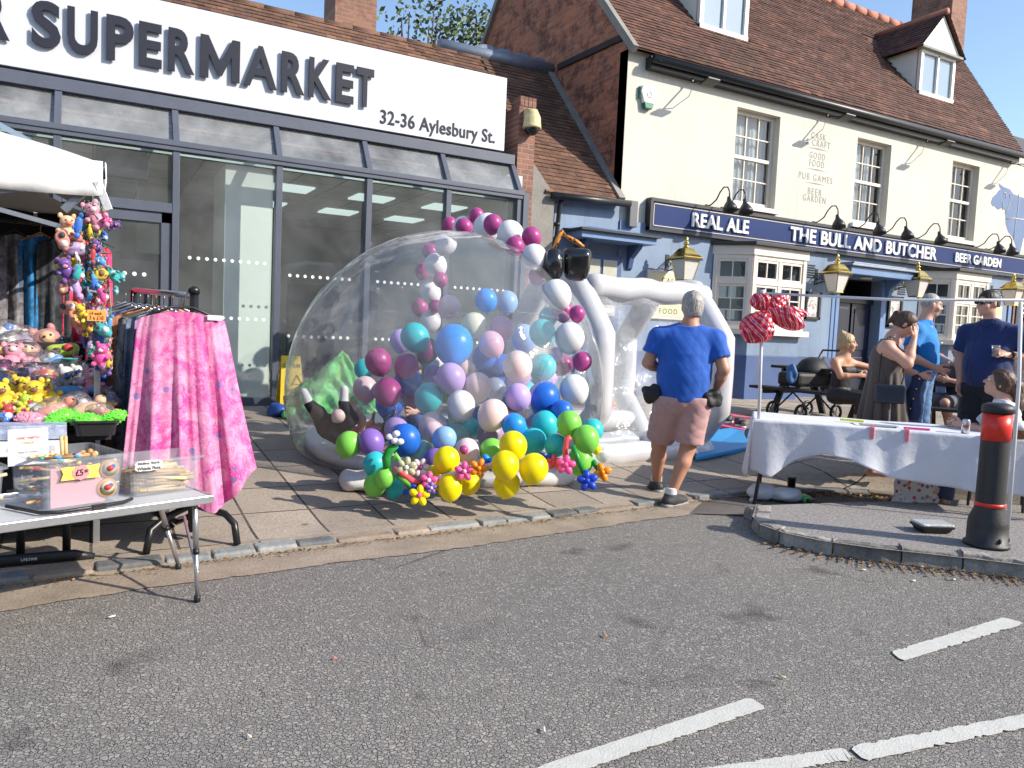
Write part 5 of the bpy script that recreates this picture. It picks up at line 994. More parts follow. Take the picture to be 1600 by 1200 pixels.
for tx, z in (('CAUTION', .80), ('WET', .38), ('FLOOR', .26)): text_mb(s, tx, V((x0+.13, 9.2-.12+.15*z-.012, zb+(zt-zb)*z)), (1, 0, 0), up_, .2 if tx != 'WET' else .12, .05, .002, 0, 0, 'C')
c = V((x0+.13, 9.2-.12+.15*.52-.012, zb+(zt-zb)*.52)); s.tube([c, c+V((.12, 0, 0)), c+V((.06, .02, .11))], .006, 5, closed=True); s.build('warning_print', M_BLK, t)
M_TBLUE = M('blue tarpaulin', (.02, .07, .30), .45, .2, 8, .6, 20)
def lump(name, mats, c, r, label, cat, seed=0, group=None, parent=None, res=(28, 18), amp=.16):
    rr = random.Random(seed); w_ = [(V((rr.gauss(0, 1), rr.gauss(0, 1), rr.gauss(0, 1))).normalized()*rr.uniform(2, 7), rr.uniform(0, 6)) for _ in range(7)]
    s = MB(); s.ball(c, r, *res, fn=lambda q: q*(1+amp*sum(math.sin(a.dot(V((q.x/r[0], q.y/r[1], q.z/r[2])))+b) for a, b in w_)/3)); o = s.build(name, mats, parent); return tag(o, label, cat, group) if label else o
c = AY(434, 640, 9.1); lump('tarpaulin', M_TBLUE, (c.x+.02, 9.1, zg(9.1)+.06), (.13, .12, .09), 'crumpled blue tarpaulin beside the yellow warning sign', 'tarpaulin', 4)
c = AY(457, 643, 8.9); lump('green_bag', M_GRN, (c.x, 8.9, zg(8.9)+.06), (.12, .1, .07), 'small green bag at the foot of the warning sign', 'bag', 5)
c = AY(958, 640, 9.0); s = MB()
for i in range(4): s.lh((c.x-.1, 9.0, zg(9)+.12*i), (c.x+.4, 9.05, zg(9)+.12*i+.085))
s.lh((c.x-.1, 9.0, zg(9)), (c.x-.02, 9.05, zg(9)+.5)); s.lh((c.x+.32, 9.0, zg(9)), (c.x+.4, 9.05, zg(9)+.5)); tag(s.build('plastic_barrier', M('orange plastic', (.75, .16, .05), .45, .1)), 'orange plastic barrier seen through the tunnel film', 'barrier')
# ================================================================== market stall on the left
M_CANV = M('white canopy cloth', (0.66, 0.66, 0.65), 0.6, 0.06, 2.5, 0.35, 9)
M_CANVI = M('cream canopy lining', (0.60, 0.55, 0.46), 0.8, 0.06, 2.5, 0.3, 9)
M_STEEL = M('brushed aluminium', (0.55, 0.56, 0.58), 0.35, 0.1, 20, metal=0.9)
M_WTUBE = M('white painted tube', (0.70, 0.70, 0.72), 0.35, 0.05)
M_DCLOTH = M('dark backing for shade', (0.012, 0.012, 0.014), 0.95, 0.3, 3)  # near-black colour standing in for the deep shade inside the gazebo
gx1, gx0, gy0, gy1 = 0.05, -2.95, 5.2, 8.2; ze = 2.33
gz = thing('market_gazebo', 'white pop up market gazebo over the toy stall at the left edge', 'gazebo', ((gx0+gx1)/2, (gy0+gy1)/2, zg(5.5)))
apex = V(((gx0+gx1)/2, (gy0+gy1)/2, 3.25)); cs = [V((gx0, gy0, ze)), V((gx1, gy0, ze)), V((gx1, gy1, ze)), V((gx0, gy1, ze))]
s = MB()
for i in range(4):
    a, b = cs[i], cs[(i+1) % 4]
    def panel(u, v):
        e = a.lerp(b, u); e = e+V((0, 0, -.07*math.sin(math.pi*u)*.2)); p = e.lerp(apex, v); p.z -= .16*math.sin(math.pi*v)+.012*math.sin(u*21+v*5)*(1-v)+.02*math.sin(v*9+u*3); return p
    s.grid(panel, 28, 16)
    out = (a+b)/2-V((apex.x, apex.y, (a.z+b.z)/2)); out.normalize()
    def val(u, v):
        p = a.lerp(b, u); return p+V((0, 0, -.05*math.sin(math.pi*u)*(1-v)*.2-.20*v+.03*v*abs(math.sin(math.pi*u))**.5*-1))+out*(.012+.010*math.sin(u*30+v*4)*v+.006*math.sin(u*71))
    s.grid(val, 60, 4)
s.build('canopy', M_CANV, gz, solid=.004)
for x, y in ((gx1, gy0), (gx1, gy1), (gx0, gy0), (gx0, gy1)):
    s = MB(); x_ = x-.02*(1 if x > -1 else -1); y_ = y+.03*(1 if y < 6 else -1); s.lh((x_-.018, y_-.018, zg(y)), (x_+.018, y_+.018, ze-.02)); s.lh((x_-.035, y_-.035, ze-.24), (x_+.035, y_+.035, ze-.10)); s.build('leg', M_STEEL, gz, bevel=.003)
def truss(a, b):
    a = V(a); b = V(b); m_ = (a+b)/2
    for p, q in ((a, m_+V((0, 0, -.32))), (m_+V((0, 0, -.32)), b), (a+V((0, 0, -.32)), m_), (m_, b+V((0, 0, -.32)))): 
        s = MB(); s.bar(p, q, .014, .026); s.build('truss_bar', M_STEEL, gz)
z = ze-.12; truss((gx1-.02, gy0+.03, z), (gx1-.02, gy1, z)); truss((gx0, gy0+.03, z), (gx1, gy0+.03, z)); truss((gx0, gy1, z), (gx1, gy1, z))
s = MB(); s.bar(cs[1]+V((-.02, .03, -.1)), apex+V((0, 0, -.08)), .02, .03); s.build('rafter', M_STEEL, gz)
s = MB(); s.grid(lambda a, b: V((gx0+(gx1-gx0)*a, gy1-.02+.03*math.sin(a*40), .3+(ze-.3)*b)), 60, 4); s.grid(lambda a, b: V((gx0+.01, gy0+(gy1-gy0)*a, .2+(ze-.2)*b)), 10, 4); s.build('dark_backing', M_DCLOTH, gz)  # dark sheets added as backing so the gaps behind the stall read black
s = MB(); s.bar((gx1-.03, gy0+.02, ze-.10), (gx1-.2, gy0+.05, ze-.3), .03, .045); s.bar((gx1-.03, gy0-.01, ze-.12), (gx1+.03, gy0, ze-.28), .03, .05); s.build('corner_bracket', M_STEEL, gz, bevel=.004)
# clothes hanging at the back of the gazebo
RY, RZ = 6.75, AY(60, 346, 6.75).z
t = thing('clothes_rail', 'dark clothes rail across the back of the gazebo', 'clothes rail', (-.9, RY, zg(RY))); s = MB(); s.tube([(-2.6, RY, RZ), (0.0, RY, RZ-.02)], .014); s.tube([(-2.6, RY, zg(RY)), (-2.6, RY, RZ)], .014); s.tube([(-.0, RY, zg(RY)), (-.0, RY, RZ)], .014); s.build('rail', M_BLK, t)
def cloth_mat(name, cols, sc=9, dist=2.5, rough=.85, seed=0):
    m, t, b, N, L = nmat(name); v = coords(t, (1, 1, 1), (0, 0, 0), (seed*3.1, seed*1.7, 0)); n = noise(t, v, sc, 3, .6, dist); k = len(cols)
    L.new(ramp(t, n, [(.3+.4*i/(k-1), c) for i, c in enumerate(cols)]), b.inputs[0]); b.inputs['Roughness'].default_value = rough; bump(t, b, noise(t, v, 90, 2), .15, .004); return m
def garment(name, label, cat, top, ax, wid, length, flare, mats, group=None, folds=7, seed=0, depth=.05, sleeves=0.0, hang=.10, hanger=True, hm=None):
    """a garment on a hanger: closed soft shape with front and back, folds deepening to the hem"""
    top = V(top); ax = V(ax).normalized(); nn = V((ax.y, -ax.x, 0)); t = thing(name, label, cat, top, group); rr = random.Random(seed); ph = rr.uniform(0, 6); ph2 = rr.uniform(0, 6)
    s = MB()
    def fn(u, v):
        a = 2*math.pi*u; w = wid/2*(1+flare*v); c = math.cos(a); sn = math.sin(a)
        shoulder = -.07*abs(c)**1.5*(1-min(1, v*6))
        fold = (.012+.035*v)*math.sin(folds*c*2.2+ph)+(.006+.02*v)*math.sin(folds*1.9*c*2.2+ph2)
        dd = depth*(.5+.8*v)*sn*(1-abs(c)**4*.6)
        hem = .04*math.sin(3*a+ph)*v*v
        return top+ax*(c*w)+nn*(dd+fold*(1 if abs(sn) > .1 else .6))+V((0, 0, shoulder-length*v+hem))
    s.grid(fn, 72, 22, wrap=True); s.build('cloth', mats, t)
    if hanger:
        s = MB(); p = top+V((0, 0, .0)); s.tube([p-ax*wid*.42+V((0, 0, -.05)), p+V((0, 0, .03)), p+ax*wid*.42+V((0, 0, -.05))], .008, 6); s.tube([p+V((0, 0, .03)), p+V((0, 0, hang-.03)), p+nn*.02+V((0, 0, hang)), p+nn*.035+V((0, 0, hang-.02))], .003, 5); s.build('hanger', hm or M_BLK, t)
    return t
hangers = M('orange wood hanger', (.55, .24, .07), .4, .1)
HC = [(-.03, (.35, .02, .06), 'dark red top hanging at the far right of the gazebo rail'), (-.2, (.02, .022, .025), 'black top hanging on the gazebo rail beside the dark red one'), (-.34, (.01, .07, .16), 'petrol blue dress hanging on the gazebo rail under an orange hanger'), (-.50, (.07, .065, .07), 'charcoal striped jacket hanging on the gazebo rail'), (-.66, (.05, .008, .03), 'burgundy top at the left of the gazebo rail'), (-.82, (.02, .015, .05), 'navy top at the left end of the gazebo rail')]
for i, (x, c, lb) in enumerate(HC): garment('hanging_garment', lb, 'garment', (x, RY-.02*(i % 2), RZ-.11), (1, .35, 0), .34, .95, .15, cloth_mat('hung cloth %s' % 'abcdef'[i], [tuple(q*.8 for q in c), tuple(q*2 for q in c), tuple(min(1, q*4) for q in c)], 14, 1, .9, i), 'clothes hanging at the back of the gazebo', 5, i, .07, hm=hangers if i == 2 else None)
# stepped display under the toys
M_DISP = M('dark table cloth', (.02, .02, .024), .9, .3, 4); M_CARD = M('white cardboard', (.66, .66, .66), .7, .06, 6)
t = thing('toy_table', 'folding trestle tables with stepped shelves heaped with toys', 'table', (-1, 5.6, zg(5.5)))
for j, (y0, y1, z) in enumerate(((4.92, 5.22, .76), (5.22, 5.55, .86), (5.55, 5.9, .98), (5.9, 6.25, 1.10), (6.25, 6.6, 1.22))):
    s = MB(); s.lh((-2.4, y0, z-.04), (.10-.03*j, y1, z)); s.build('shelf', M_DISP, t, bevel=.005)
    if j: s = MB(); s.lh((-2.4, y0+.004, z-.14), (.08-.03*j, y0+.02, z-.04)); s.build('riser', M_DISP, t)
s = MB(); s.lh((-2.4, 5.05, .3), (.02, 6.6, .715)); s.build('skirt_cloth', M_DISP, t)
M_BLKP = M('black plastic', (.018, .018, .02), .4, .15, 12, .2, 60)
for x in (-.36, ):
    s = MB(); s.tube([(-.34, 4.93, .05), (-.34, 4.95, .72)], .022); s.tube([(-.12, 4.93, .05), (-.12, 4.95, .72)], .022); s.build('leg', M_BLKP, t)
s = MB(); s.tube([(-.9, 4.89, .075), (-.5, 4.89, .075), (-.08, 4.89, .075), (.02, 4.89, .055)], [.03, .032, .03, .018], 10); ft = s.build('foot', M_BLKP, t)
s = MB(); text_mb(s, 'LIFETIME', (AY(33, 894, 4.86).x, 4.853, .075), (1, 0, 0), (0, 0, 1), .075, .014, .002, 0); s.build('lettering', M_LETW, ft)
for lo, hi, nm in (((-.46, 4.74, .62), (-.10, 4.95, .70), 'flat white cardboard box under the toys, upper of two'), ((-.40, 4.72, .54), (-.06, 4.95, .615), 'flat white cardboard box under the toys, lower of two'),):
    pass
a = AY(40, 690, 4.78); s = MB(); s.lh((-.62, 4.76, .755), (AY(104, 680, 4.76).x, 4.94, .83)); tag(s.build('toy_box', M('blue printed toy box', (.12, .2, .5), .4, .5, 22, c2=(.6, .65, .75)), bevel=.004), 'flat blue printed toy box at the front of the toy stall', 'toy box')
s = MB(); s.lh((-.60, 4.77, .665), (AY(104, 700, 4.77).x, 4.94, .75)); tag(s.build('carton', M_CARD, bevel=.004), 'white carton under the blue printed toy box', 'carton')
s = MB(); x0, x1 = AY(112, 675, 4.8).x, AY(186, 672, 4.8).x
def tray(mb, c, L_, W_, H, th=.006, taper=.9, rz=0, rim=.012, mat_=0):
    Rz = Matrix.Rotation(rz, 3, 'Z'); c = V(c); loops = []
    def rect(l, w, z, r_=.03):
        pts = []
        for sx, sy in ((1, 1), (-1, 1), (-1, -1), (1, -1)):
            for k in range(4):
                aa = math.pi/2*k/3; ca, sa = math.cos(aa), math.sin(aa)
                ox, oy = (ca, sa) if (sx, sy) == (1, 1) else (-sa, ca) if (sx, sy) == (-1, 1) else (-ca, -sa) if (sx, sy) == (-1, -1) else (sa, -ca)
                pts.append(c+Rz @ V((sx*(l/2-r_)+ox*r_, sy*(w/2-r_)+oy*r_, z)))
        return pts
    t_ = taper; seq = [rect(L_*t_, W_*t_, 0), rect(L_, W_, H-.012), rect(L_+2*rim, W_+2*rim, H-.012), rect(L_+2*rim, W_+2*rim, H), rect(L_-2*th, W_-2*th, H), rect(L_*t_-2*th, W_*t_-2*th, th)]
    vs = sum(seq, []); n = 16; fs = [(i*n+j, i*n+(j+1) % n, (i+1)*n+(j+1) % n, (i+1)*n+j) for i in range(5) for j in range(n)]; fs += [tuple(range(n-1, -1, -1)), tuple(5*n+j for j in range(n))]
    mb.add(vs, fs, mat_, False)
tray(s, ((x0+x1)/2, 4.87, .765), x1-x0-.02, .2, .085); tag(s.build('tray', M_BLKP), 'black plastic tray holding spiky green toys', 'tray')
# soft toys
def toy_mesh(kind, c, seed):
    s = MB(); rr = random.Random(seed)
    if kind == 'bear':
        s.ball((0, 0, 0), (.055, .05, .065), 14, 9); s.ball((0, -.01, .085), (.05, .046, .045), 14, 9); s.ball((0, -.05, .078), (.022, .018, .017), 10, 7, 1)
        for q in (-1, 1): s.ball((q*.042, 0, .125), (.018, .01, .02), 8, 6); s.ball((q*.06, -.03, .02), (.02, .03, .018), 8, 6); s.ball((q*.035, -.06, -.045), (.022, .035, .02), 8, 6); s.ball((q*.018, -.052, .097), .006, 6, 5, 2)
    elif kind == 'long':
        s.ball((0, 0, 0), (.10, .04, .04), 14, 9); s.ball((.11, 0, .015), (.035, .034, .032), 12, 8); s.ball((-.11, 0, .01), (.03, .012, .03), 8, 6)
        for q in (-1, 1): s.ball((.03, q*.045, -.01), (.03, .018, .01), 8, 6); s.ball((.125, q*.025, .03), .007, 6, 5, 2)
    elif kind == 'spiky':
        s.ball((0, 0, 0), (.09, .042, .042), 16, 10)
        for i in range(130):
            a = rr.uniform(0, 6.28); u = rr.uniform(-1, 1); d = V((u, math.sqrt(1-u*u)*math.cos(a), math.sqrt(1-u*u)*math.sin(a))); p = V((d.x*.09, d.y*.042, d.z*.042)); s.lathe([(.006, 0), (.0, .009)], p, 5, 0, False, (d.x*.4, d.y, d.z))
    elif kind == 'round':
        s.ball((0, 0, 0), (.07, .06, .055), 16, 10); s.ball((0, -.035, .01), (.04, .035, .035), 12, 8, 1)
        for q in (-1, 1): s.ball((q*.045, .01, .05), (.02, .012, .025), 8, 6); s.ball((q*.015, -.066, .02), .007, 6, 5, 2)
    else:
        w_ = [(V((rr.gauss(0, 1), rr.gauss(0, 1), rr.gauss(0, 1)))*2.5, rr.uniform(0, 6)) for _ in range(6)]
        s.ball((0, 0, 0), (1, 1, 1), 18, 12, fn=lambda q: V((q.x*.08, q.y*.055, q.z*.045))*(1+.1*sum(math.sin(a.dot(q)+b) for a, b in w_)/1.5))
        s.ball((.03, -.03, .02), (.03, .028, .028), 8, 6, 1); s.ball((-.03, -.035, .01), (.028, .02, .022), 8, 6, 2)
    return s
TC = {'yellow': (.72, .50, .01), 'pink': (.68, .26, .36), 'salmon': (.66, .22, .15), 'red': (.45, .03, .03), 'neon green': (.12, .72, .02), 'blue': (.02, .14, .55), 'sky blue': (.08, .32, .62), 'white': (.66, .64, .64), 'lilac': (.42, .28, .52), 'purple': (.14, .05, .28), 'orange': (.75, .28, .04), 'lime': (.38, .52, .03), 'hot pink': (.70, .06, .28), 'grey': (.30, .30, .33), 'teal': (.02, .36, .36), 'black': (.02, .02, .025), 'peach': (.72, .42, .24), 'brown': (.22, .09, .04), 'dusty rose': (.45, .19, .20)}
TM = {}
def tmat(c):
    if c not in TM: TM[c] = M('plush '+c, TC[c], .55, .2, 30, .5, 120, sheen=.3, coat=.25)
    return TM[c]
ALT = {'yellow': 'brown', 'pink': 'white', 'salmon': 'white', 'red': 'peach', 'neon green': 'lime', 'blue': 'white', 'sky blue': 'white', 'white': 'blue', 'lilac': 'white', 'purple': 'pink', 'orange': 'yellow', 'lime': 'red', 'hot pink': 'white', 'grey': 'white', 'teal': 'white', 'black': 'white', 'peach': 'salmon', 'brown': 'peach', 'dusty rose': 'peach'}
_toy = {}
def toy(kind, c, p, sc, rot, label, cat='soft toy', name='soft_toy', group='toys heaped on the stall'):
    k = (kind, c)
    if k not in _toy:
        o = toy_mesh(kind, c, len(_toy)).build(name, [tmat(c), tmat(ALT[c]), tmat('black')]); COL.objects.unlink(o); _toy[k] = o
    o = _toy[k].copy(); COL.objects.link(o); o.name = name; o.location = p; o.scale = (sc,)*3; o.rotation_euler = rot; return tag(o, label, cat, group)
ROWS = [(5.02, .82, 660, [('round', 'pink', 42, 655, 'left of the spiky green ones'), ('long', 'peach', 78, 657, 'in the front row'), ('spiky', 'pink', 52, 654, ''), ('spiky', 'neon green', 95, 652, 'leftmost of three'), ('spiky', 'neon green', 132, 658, 'middle one of three, on the black tray'), ('spiky', 'neon green', 175, 654, 'right end one of three, on the black tray'), ('long', 'salmon', 150, 648, 'behind the spiky green ones'), ('long', 'peach', 135, 640, 'behind the spiky green ones')])]
rr = random.Random(21)
def place(kind, c, px, py, Y, sc, label, flat=False):
    p = AY(px, py, Y); toy(kind, c, p, sc, (rr.uniform(-.5, .5), rr.uniform(-.4, .4), rr.uniform(-.5, .5) if not flat else rr.uniform(-.2, .2)), label)
FR = [('spiky', 'pink', 50, 655, 4.98, 1.2, 'pink spiky toy in the front row of the toy stall'), ('spiky', 'neon green', 96, 652, 4.98, 1.25, 'neon green spiky toy, left one of the three in front'), ('spiky', 'neon green', 134, 657, 4.9, 1.2, 'neon green spiky toy lying on the left of the black tray'), ('spiky', 'neon green', 175, 654, 4.9, 1.15, 'neon green spiky toy on the right of the black tray'), ('long', 'salmon', 80, 642, 5.05, 1.2, 'salmon long toy behind the left green spiky one'), ('long', 'peach', 130, 642, 5.05, 1.3, 'peach long toy behind the spiky green ones'), ('long', 'salmon', 158, 645, 5.02, 1.0, 'salmon long toy behind the black tray'), ('lump', 'blue', 5, 655, 5.0, .9, 'blue bagged toy at the left end of the front row'),
 ('bear', 'yellow', 8, 632, 5.15, 1.25, 'yellow soft toy at the left end of the yellow row'), ('bear', 'yellow', 33, 628, 5.2, 1.25, 'second yellow soft toy from the left'), ('bear', 'yellow', 57, 627, 5.2, 1.2, 'third yellow soft toy, in the middle of the row'), ('bear', 'yellow', 80, 625, 5.22, 1.1, 'fourth yellow soft toy, near the peach ones'), ('bear', 'yellow', 22, 618, 5.3, 1.1, 'yellow soft toy lying on top of the yellow row'), ('lump', 'white', 55, 640, 5.08, .7, 'white card fronted toy in front of the yellow row'),
 ('round', 'lime', 0, 622, 5.2, .8, 'lime round toy at the far left behind the yellow row'), ('lump', 'red', 145, 632, 5.2, .9, 'red bagged toy right of the yellow row'), ('lump', 'purple', 170, 632, 5.2, 1.0, 'purple bagged toy at the right end of the yellow row'), ('lump', 'white', 122, 630, 5.2, 1.1, 'white bagged toy right of the yellow row'), ('lump', 'grey', 165, 622, 5.3, 1.0, 'grey bagged toy at the right end of the stall'),
 ('long', 'sky blue', 112, 613, 5.35, 1.3, 'sky blue dolphin shaped soft toy lying across the stall'), ('bear', 'pink', 143, 606, 5.4, 1.2, 'pink soft toy beside the sky blue dolphin shape'), ('lump', 'blue', 115, 626, 5.28, .9, 'blue bagged toy under the dolphin shape'), ('lump', 'lilac', 92, 618, 5.35, .9, 'lilac bagged toy left of the dolphin shape'), ('lump', 'salmon', 65, 612, 5.4, 1.0, 'salmon bagged toy behind the yellow row'), ('lump', 'white', 48, 613, 5.38, 1.0, 'white bagged toy behind the yellow row'), ('lump', 'teal', 30, 608, 5.42, .8, 'teal bagged toy behind the yellow row'),
 ('bear', 'white', 98, 597, 5.55, 1.1, 'white and blue soft toy above the dolphin shape'), ('bear', 'white', 125, 596, 5.58, 1.0, 'plain white soft toy beside the white and blue one'), ('lump', 'pink', 78, 602, 5.5, 1.0, 'pink bagged toy left of the white and blue one'), ('lump', 'blue', 5, 598, 5.5, 1.2, 'blue bagged toy at the left in the middle rows'), ('lump', 'salmon', 38, 600, 5.5, 1.0, 'salmon bagged toy in the middle rows'), ('lump', 'purple', 58, 597, 5.55, .9, 'purple bagged toy in the middle rows'),
 ('lump', 'red', 68, 587, 5.68, 1.2, 'red bagged toy in the middle of the heap'), ('lump', 'grey', 120, 584, 5.75, 1.5, 'grey tray of bagged toys below the teal cup'), ('lump', 'lilac', 40, 585, 5.7, 1.2, 'lilac bagged toy left of the red one'), ('lump', 'orange', 15, 588, 5.68, .9, 'orange bagged toy at the left of the heap'), ('round', 'hot pink', 3, 580, 5.75, 1.2, 'hot pink round toy at the left edge of the heap'), ('lump', 'white', 95, 578, 5.8, 1.1, 'white bagged toy left of the teal cup'),
 ('bear', 'pink', 18, 570, 5.95, 1.4, 'big pink soft toy sitting at the left of the heap'), ('lump', 'blue', 35, 569, 5.95, .8, 'small blue toy beside the big pink one'), ('long', 'pink', 57, 567, 6.0, 1.1, 'pink long toy in the upper heap'), ('lump', 'sky blue', 78, 565, 6.0, 1.2, 'sky blue bagged toy in the upper heap'), ('round', 'dusty rose', 40, 553, 6.15, 1.5, 'dusty rose round toy with peach face, upper left'), ('lump', 'lime', 98, 550, 6.1, 1.5, 'lime green and red round toy at the top right of the heap'), ('round', 'orange', 3, 552, 6.15, 1.2, 'orange round toy at the upper left edge'), ('lump', 'grey', 15, 537, 6.3, 1.4, 'grey soft toy near the top left of the heap'), ('lump', 'lilac', 35, 535, 6.35, 1.3, 'lilac grey soft toy near the top of the heap'), ('round', 'dusty rose', 72, 530, 6.4, 1.7, 'large dusty rose soft toy at the top of the heap'), ('round', 'salmon', 40, 525, 6.45, 1.2, 'salmon round toy at the top of the heap'), ('lump', 'white', 8, 522, 6.45, 1.6, 'white bagged toy at the top left corner of the heap')]
M_BAG = glass('clear cellophane', (.97, .97, .97), 1.6, .08, 1.0, 1.5, .10, 40)
_bag = lump('cellophane_bag', M_BAG, (0, 0, 0), (.105, .08, .07), '', '', 3, amp=.22); COL.objects.unlink(_bag)
def place_b(kind, c, px, py, Y, sc, label):
    place(kind, c, px, py, Y, sc*.9, label); o = [x for x in COL.objects if x.name.startswith('soft_toy')][-1]
LASTTOY = []
_toy0 = toy
def toy(*a, **k):
    o = _toy0(*a, **k); LASTTOY.append(o); return o
for i, a in enumerate(FR):
    place(*a[:5], a[5]*.80, *a[6:]); o = LASTTOY[-1]
    if a[0] in ('lump', 'round', 'long') and i % 4 != 3: b = _bag.copy(); COL.objects.link(b); b.name = 'cellophane_bag'; b.parent = o; b.scale = (1.0, 1.0, 1.0); b.rotation_euler = (0, 0, rr.uniform(0, 3))
SMALL = list(TC)
for i in range(90):
    row = rr.randrange(5); Y = (5.1, 5.38, 5.72, 6.05, 6.4)[row]; py = (645, 617, 592, 570, 543)[row]+rr.uniform(-8, 6); px = rr.uniform(0, (172, 168, 150, 125, 95)[row]); c = rr.choice(SMALL)
    toy(rr.choice(('lump', 'bear', 'long', 'lump')), c, AY(px, py, Y), rr.uniform(.45, .75), (rr.uniform(-1, 1), rr.uniform(-1, 1), rr.uniform(-3, 3)), 'small assorted toy wedged between the larger toys on the stall', group='small toys filling the gaps on the stall')
p = AY(109, 573, 5.75); t = thing('toy_cup', 'teal plastic cup standing on the toy heap', 'cup', p); s = MB(); s.lathe([(.035, -.05), (.045, .05), (.047, .05), (.047, .056), (.04, .05)], p, 16); s.build('cup_body', tmat('teal'), t)
# bunch of plush keyrings hanging on the gazebo leg
KT = ['top', 'upper', 'upper middle', 'middle', 'lower middle', 'lower', 'bottom']; used = set()
KC = [('pink', 152, 345, 1.1), ('teal', 130, 355, .7), ('blue', 122, 352, .7), ('black', 116, 368, .9), ('peach', 105, 366, 1.1), ('salmon', 98, 375, 1.0), ('pink', 146, 362, .9), ('lilac', 115, 388, 1.1), ('purple', 152, 388, .6), ('hot pink', 138, 392, .6), ('red', 145, 398, .5), ('yellow', 102, 408, 1.1), ('pink', 128, 405, .8), ('teal', 122, 425, .8), ('blue', 137, 422, .8), ('yellow', 152, 428, 1.0), ('purple', 105, 425, .9), ('dusty rose', 100, 448, .9), ('lilac', 118, 446, .8), ('white', 145, 452, .6), ('red', 150, 460, .6), ('hot pink', 160, 460, .7), ('pink', 133, 466, .6), ('salmon', 110, 480, 1.1), ('yellow', 128, 490, .7), ('sky blue', 124, 496, .7), ('salmon', 116, 500, .8), ('teal', 160, 515, .9), ('yellow', 140, 523, .9), ('orange', 141, 512, .5), ('sky blue', 171, 505, .5), ('yellow', 148, 545, .8), ('hot pink', 158, 560, .9), ('pink', 166, 572, .7), ('purple', 152, 565, .5)]
for i, (c, px, py, sc) in enumerate(KC):
    tier = KT[min(6, int((py-335)/35))]; side = 'outer' if px > 140 else 'inner' if px < 120 else 'central'; lb = f'{c} plush keyring on the {side} side, {tier} part of the hanging bunch'
    if lb in used: lb = f'small {c} plush keyring lower down on the {side} side, {tier} part of the bunch'
    used.add(lb); p = AY(px, py, 5.10+.10*math.sin(i*2.3)-.05); toy(('bear', 'lump', 'long', 'lump')[i % 4], c, p, sc*.74, (rr.uniform(-.5, .5)+.2, rr.uniform(1.1, 1.9) if i % 4 in (1, 2) else rr.uniform(-.5, .5), rr.uniform(-.8, .8)), lb, 'keyring', 'plush_keyring', 'plush keyrings hanging on the gazebo leg')
for i in range(75):
    y = rr.uniform(335, 575); x = 138+18*(y-340)/230+rr.gauss(0, 16 if y < 480 else 8); toy(('long', 'lump', 'lump', 'bear')[i % 4], rr.choice(['pink', 'yellow', 'teal', 'purple', 'blue', 'hot pink', 'red', 'lilac', 'sky blue', 'white', 'salmon']), AY(x, y, 5.05+rr.uniform(-.06, .12)), rr.uniform(.28, .5), (rr.uniform(-.4, .4), rr.uniform(1.1, 1.9), rr.uniform(-1, 1)), 'small plush keyring dangling among the bigger ones on the hanging bunch', 'keyring', 'plush_keyring', 'small plush keyrings in the hanging bunch')
s = MB()
for i, (x0, y0, x1, y1) in enumerate(((128, 318, 112, 500), (140, 318, 140, 540), (152, 315, 160, 575), (160, 320, 176, 575))): s.tube([AY(x0+(x1-x0)*k/8+3*math.sin(k+i), y0+(y1-y0)*k/8, 5.12) for k in range(9)], .0045, 5)
M_TINS = M('tangled keyring cords', (.45, .40, .10), .4, .6, 60, c2=(.08, .35, .30)); k_ = random.Random(4)
for i in range(220):
    q = i/220; y = 322+240*q; x = 142+16*q+k_.gauss(0, 9); a = AY(x, y, 5.08+k_.uniform(-.06, .06)); pts = [a+V((k_.gauss(0, .02), k_.gauss(0, .02), k_.gauss(0, .025))) for _ in range(3)]; s.tube([a]+pts, .0028, 4)
o = tag(s.build('keyring_cords', M_TINS), 'tangle of coloured cords holding the plush keyrings on the gazebo leg', 'cords')
p = AY(151, 493, 4.93); t = thing('price_tag', 'orange price tag on the hanging keyrings', 'price tag', p); s = MB(); s.box(p, (.095, .004, .062), .12); s.build('card', M('orange card', (.85, .30, .05), .6, .05), t)
s = MB(); ax_ = V((math.cos(.12), math.sin(.12), 0)); text_mb(s, '£4 each', p+V((0, -.004, .004))-ax_*.035, ax_, (0, 0, 1), .06, .018, .001); text_mb(s, '3 x £10', p+V((0, -.004, -.024))-ax_*.035, ax_, (0, 0, 1), .07, .022, .001); s.build('lettering', M_BLK, t)
# rack with skirts and dresses
M_RACK = M('black rack tube', (.012, .012, .013), .35, .2, 20)
bt, bb = V((.55, 5.10, 1.585)), V((.27, 6.30, 1.62))
t = thing('garment_rack', 'black garment rack standing on the kerb beside the gazebo', 'garment rack', (.55, 5.1, .05)); s = MB(); s.tube([(.56, 5.1, .10), bt+V((0, 0, .03))], .026, 12); s.lathe([(.032, 0), (.034, .03), (.02, .045), (0, .05)], bt+V((0, 0, .0)), 12); s.build('upright', M_RACK, t); s = MB(); s.tube([(.27, 6.3, .12), bb], .026, 12); s.build('upright', M_RACK, t)
s = MB(); s.tube([bt+V((0, 0, -.01)), bb], .02, 10); s.build('top_bar', M_STEEL, t)
s = MB(); s.tube([(.80, 4.90, .045), (.785, 4.93, .17), (.74, 5.0, .22), (.56, 5.1, .27), (.40, 5.02, .22), (.31, 4.93, .17), (.285, 4.88, .045)], .022, 10); s.build('foot', M_RACK, t); s = MB(); s.tube([(.56, 5.12, .2), (.50, 5.4, .09), (.35, 6.0, .10), (.29, 6.3, .2)], .02, 10); s.build('base_bar', M_RACK, t)
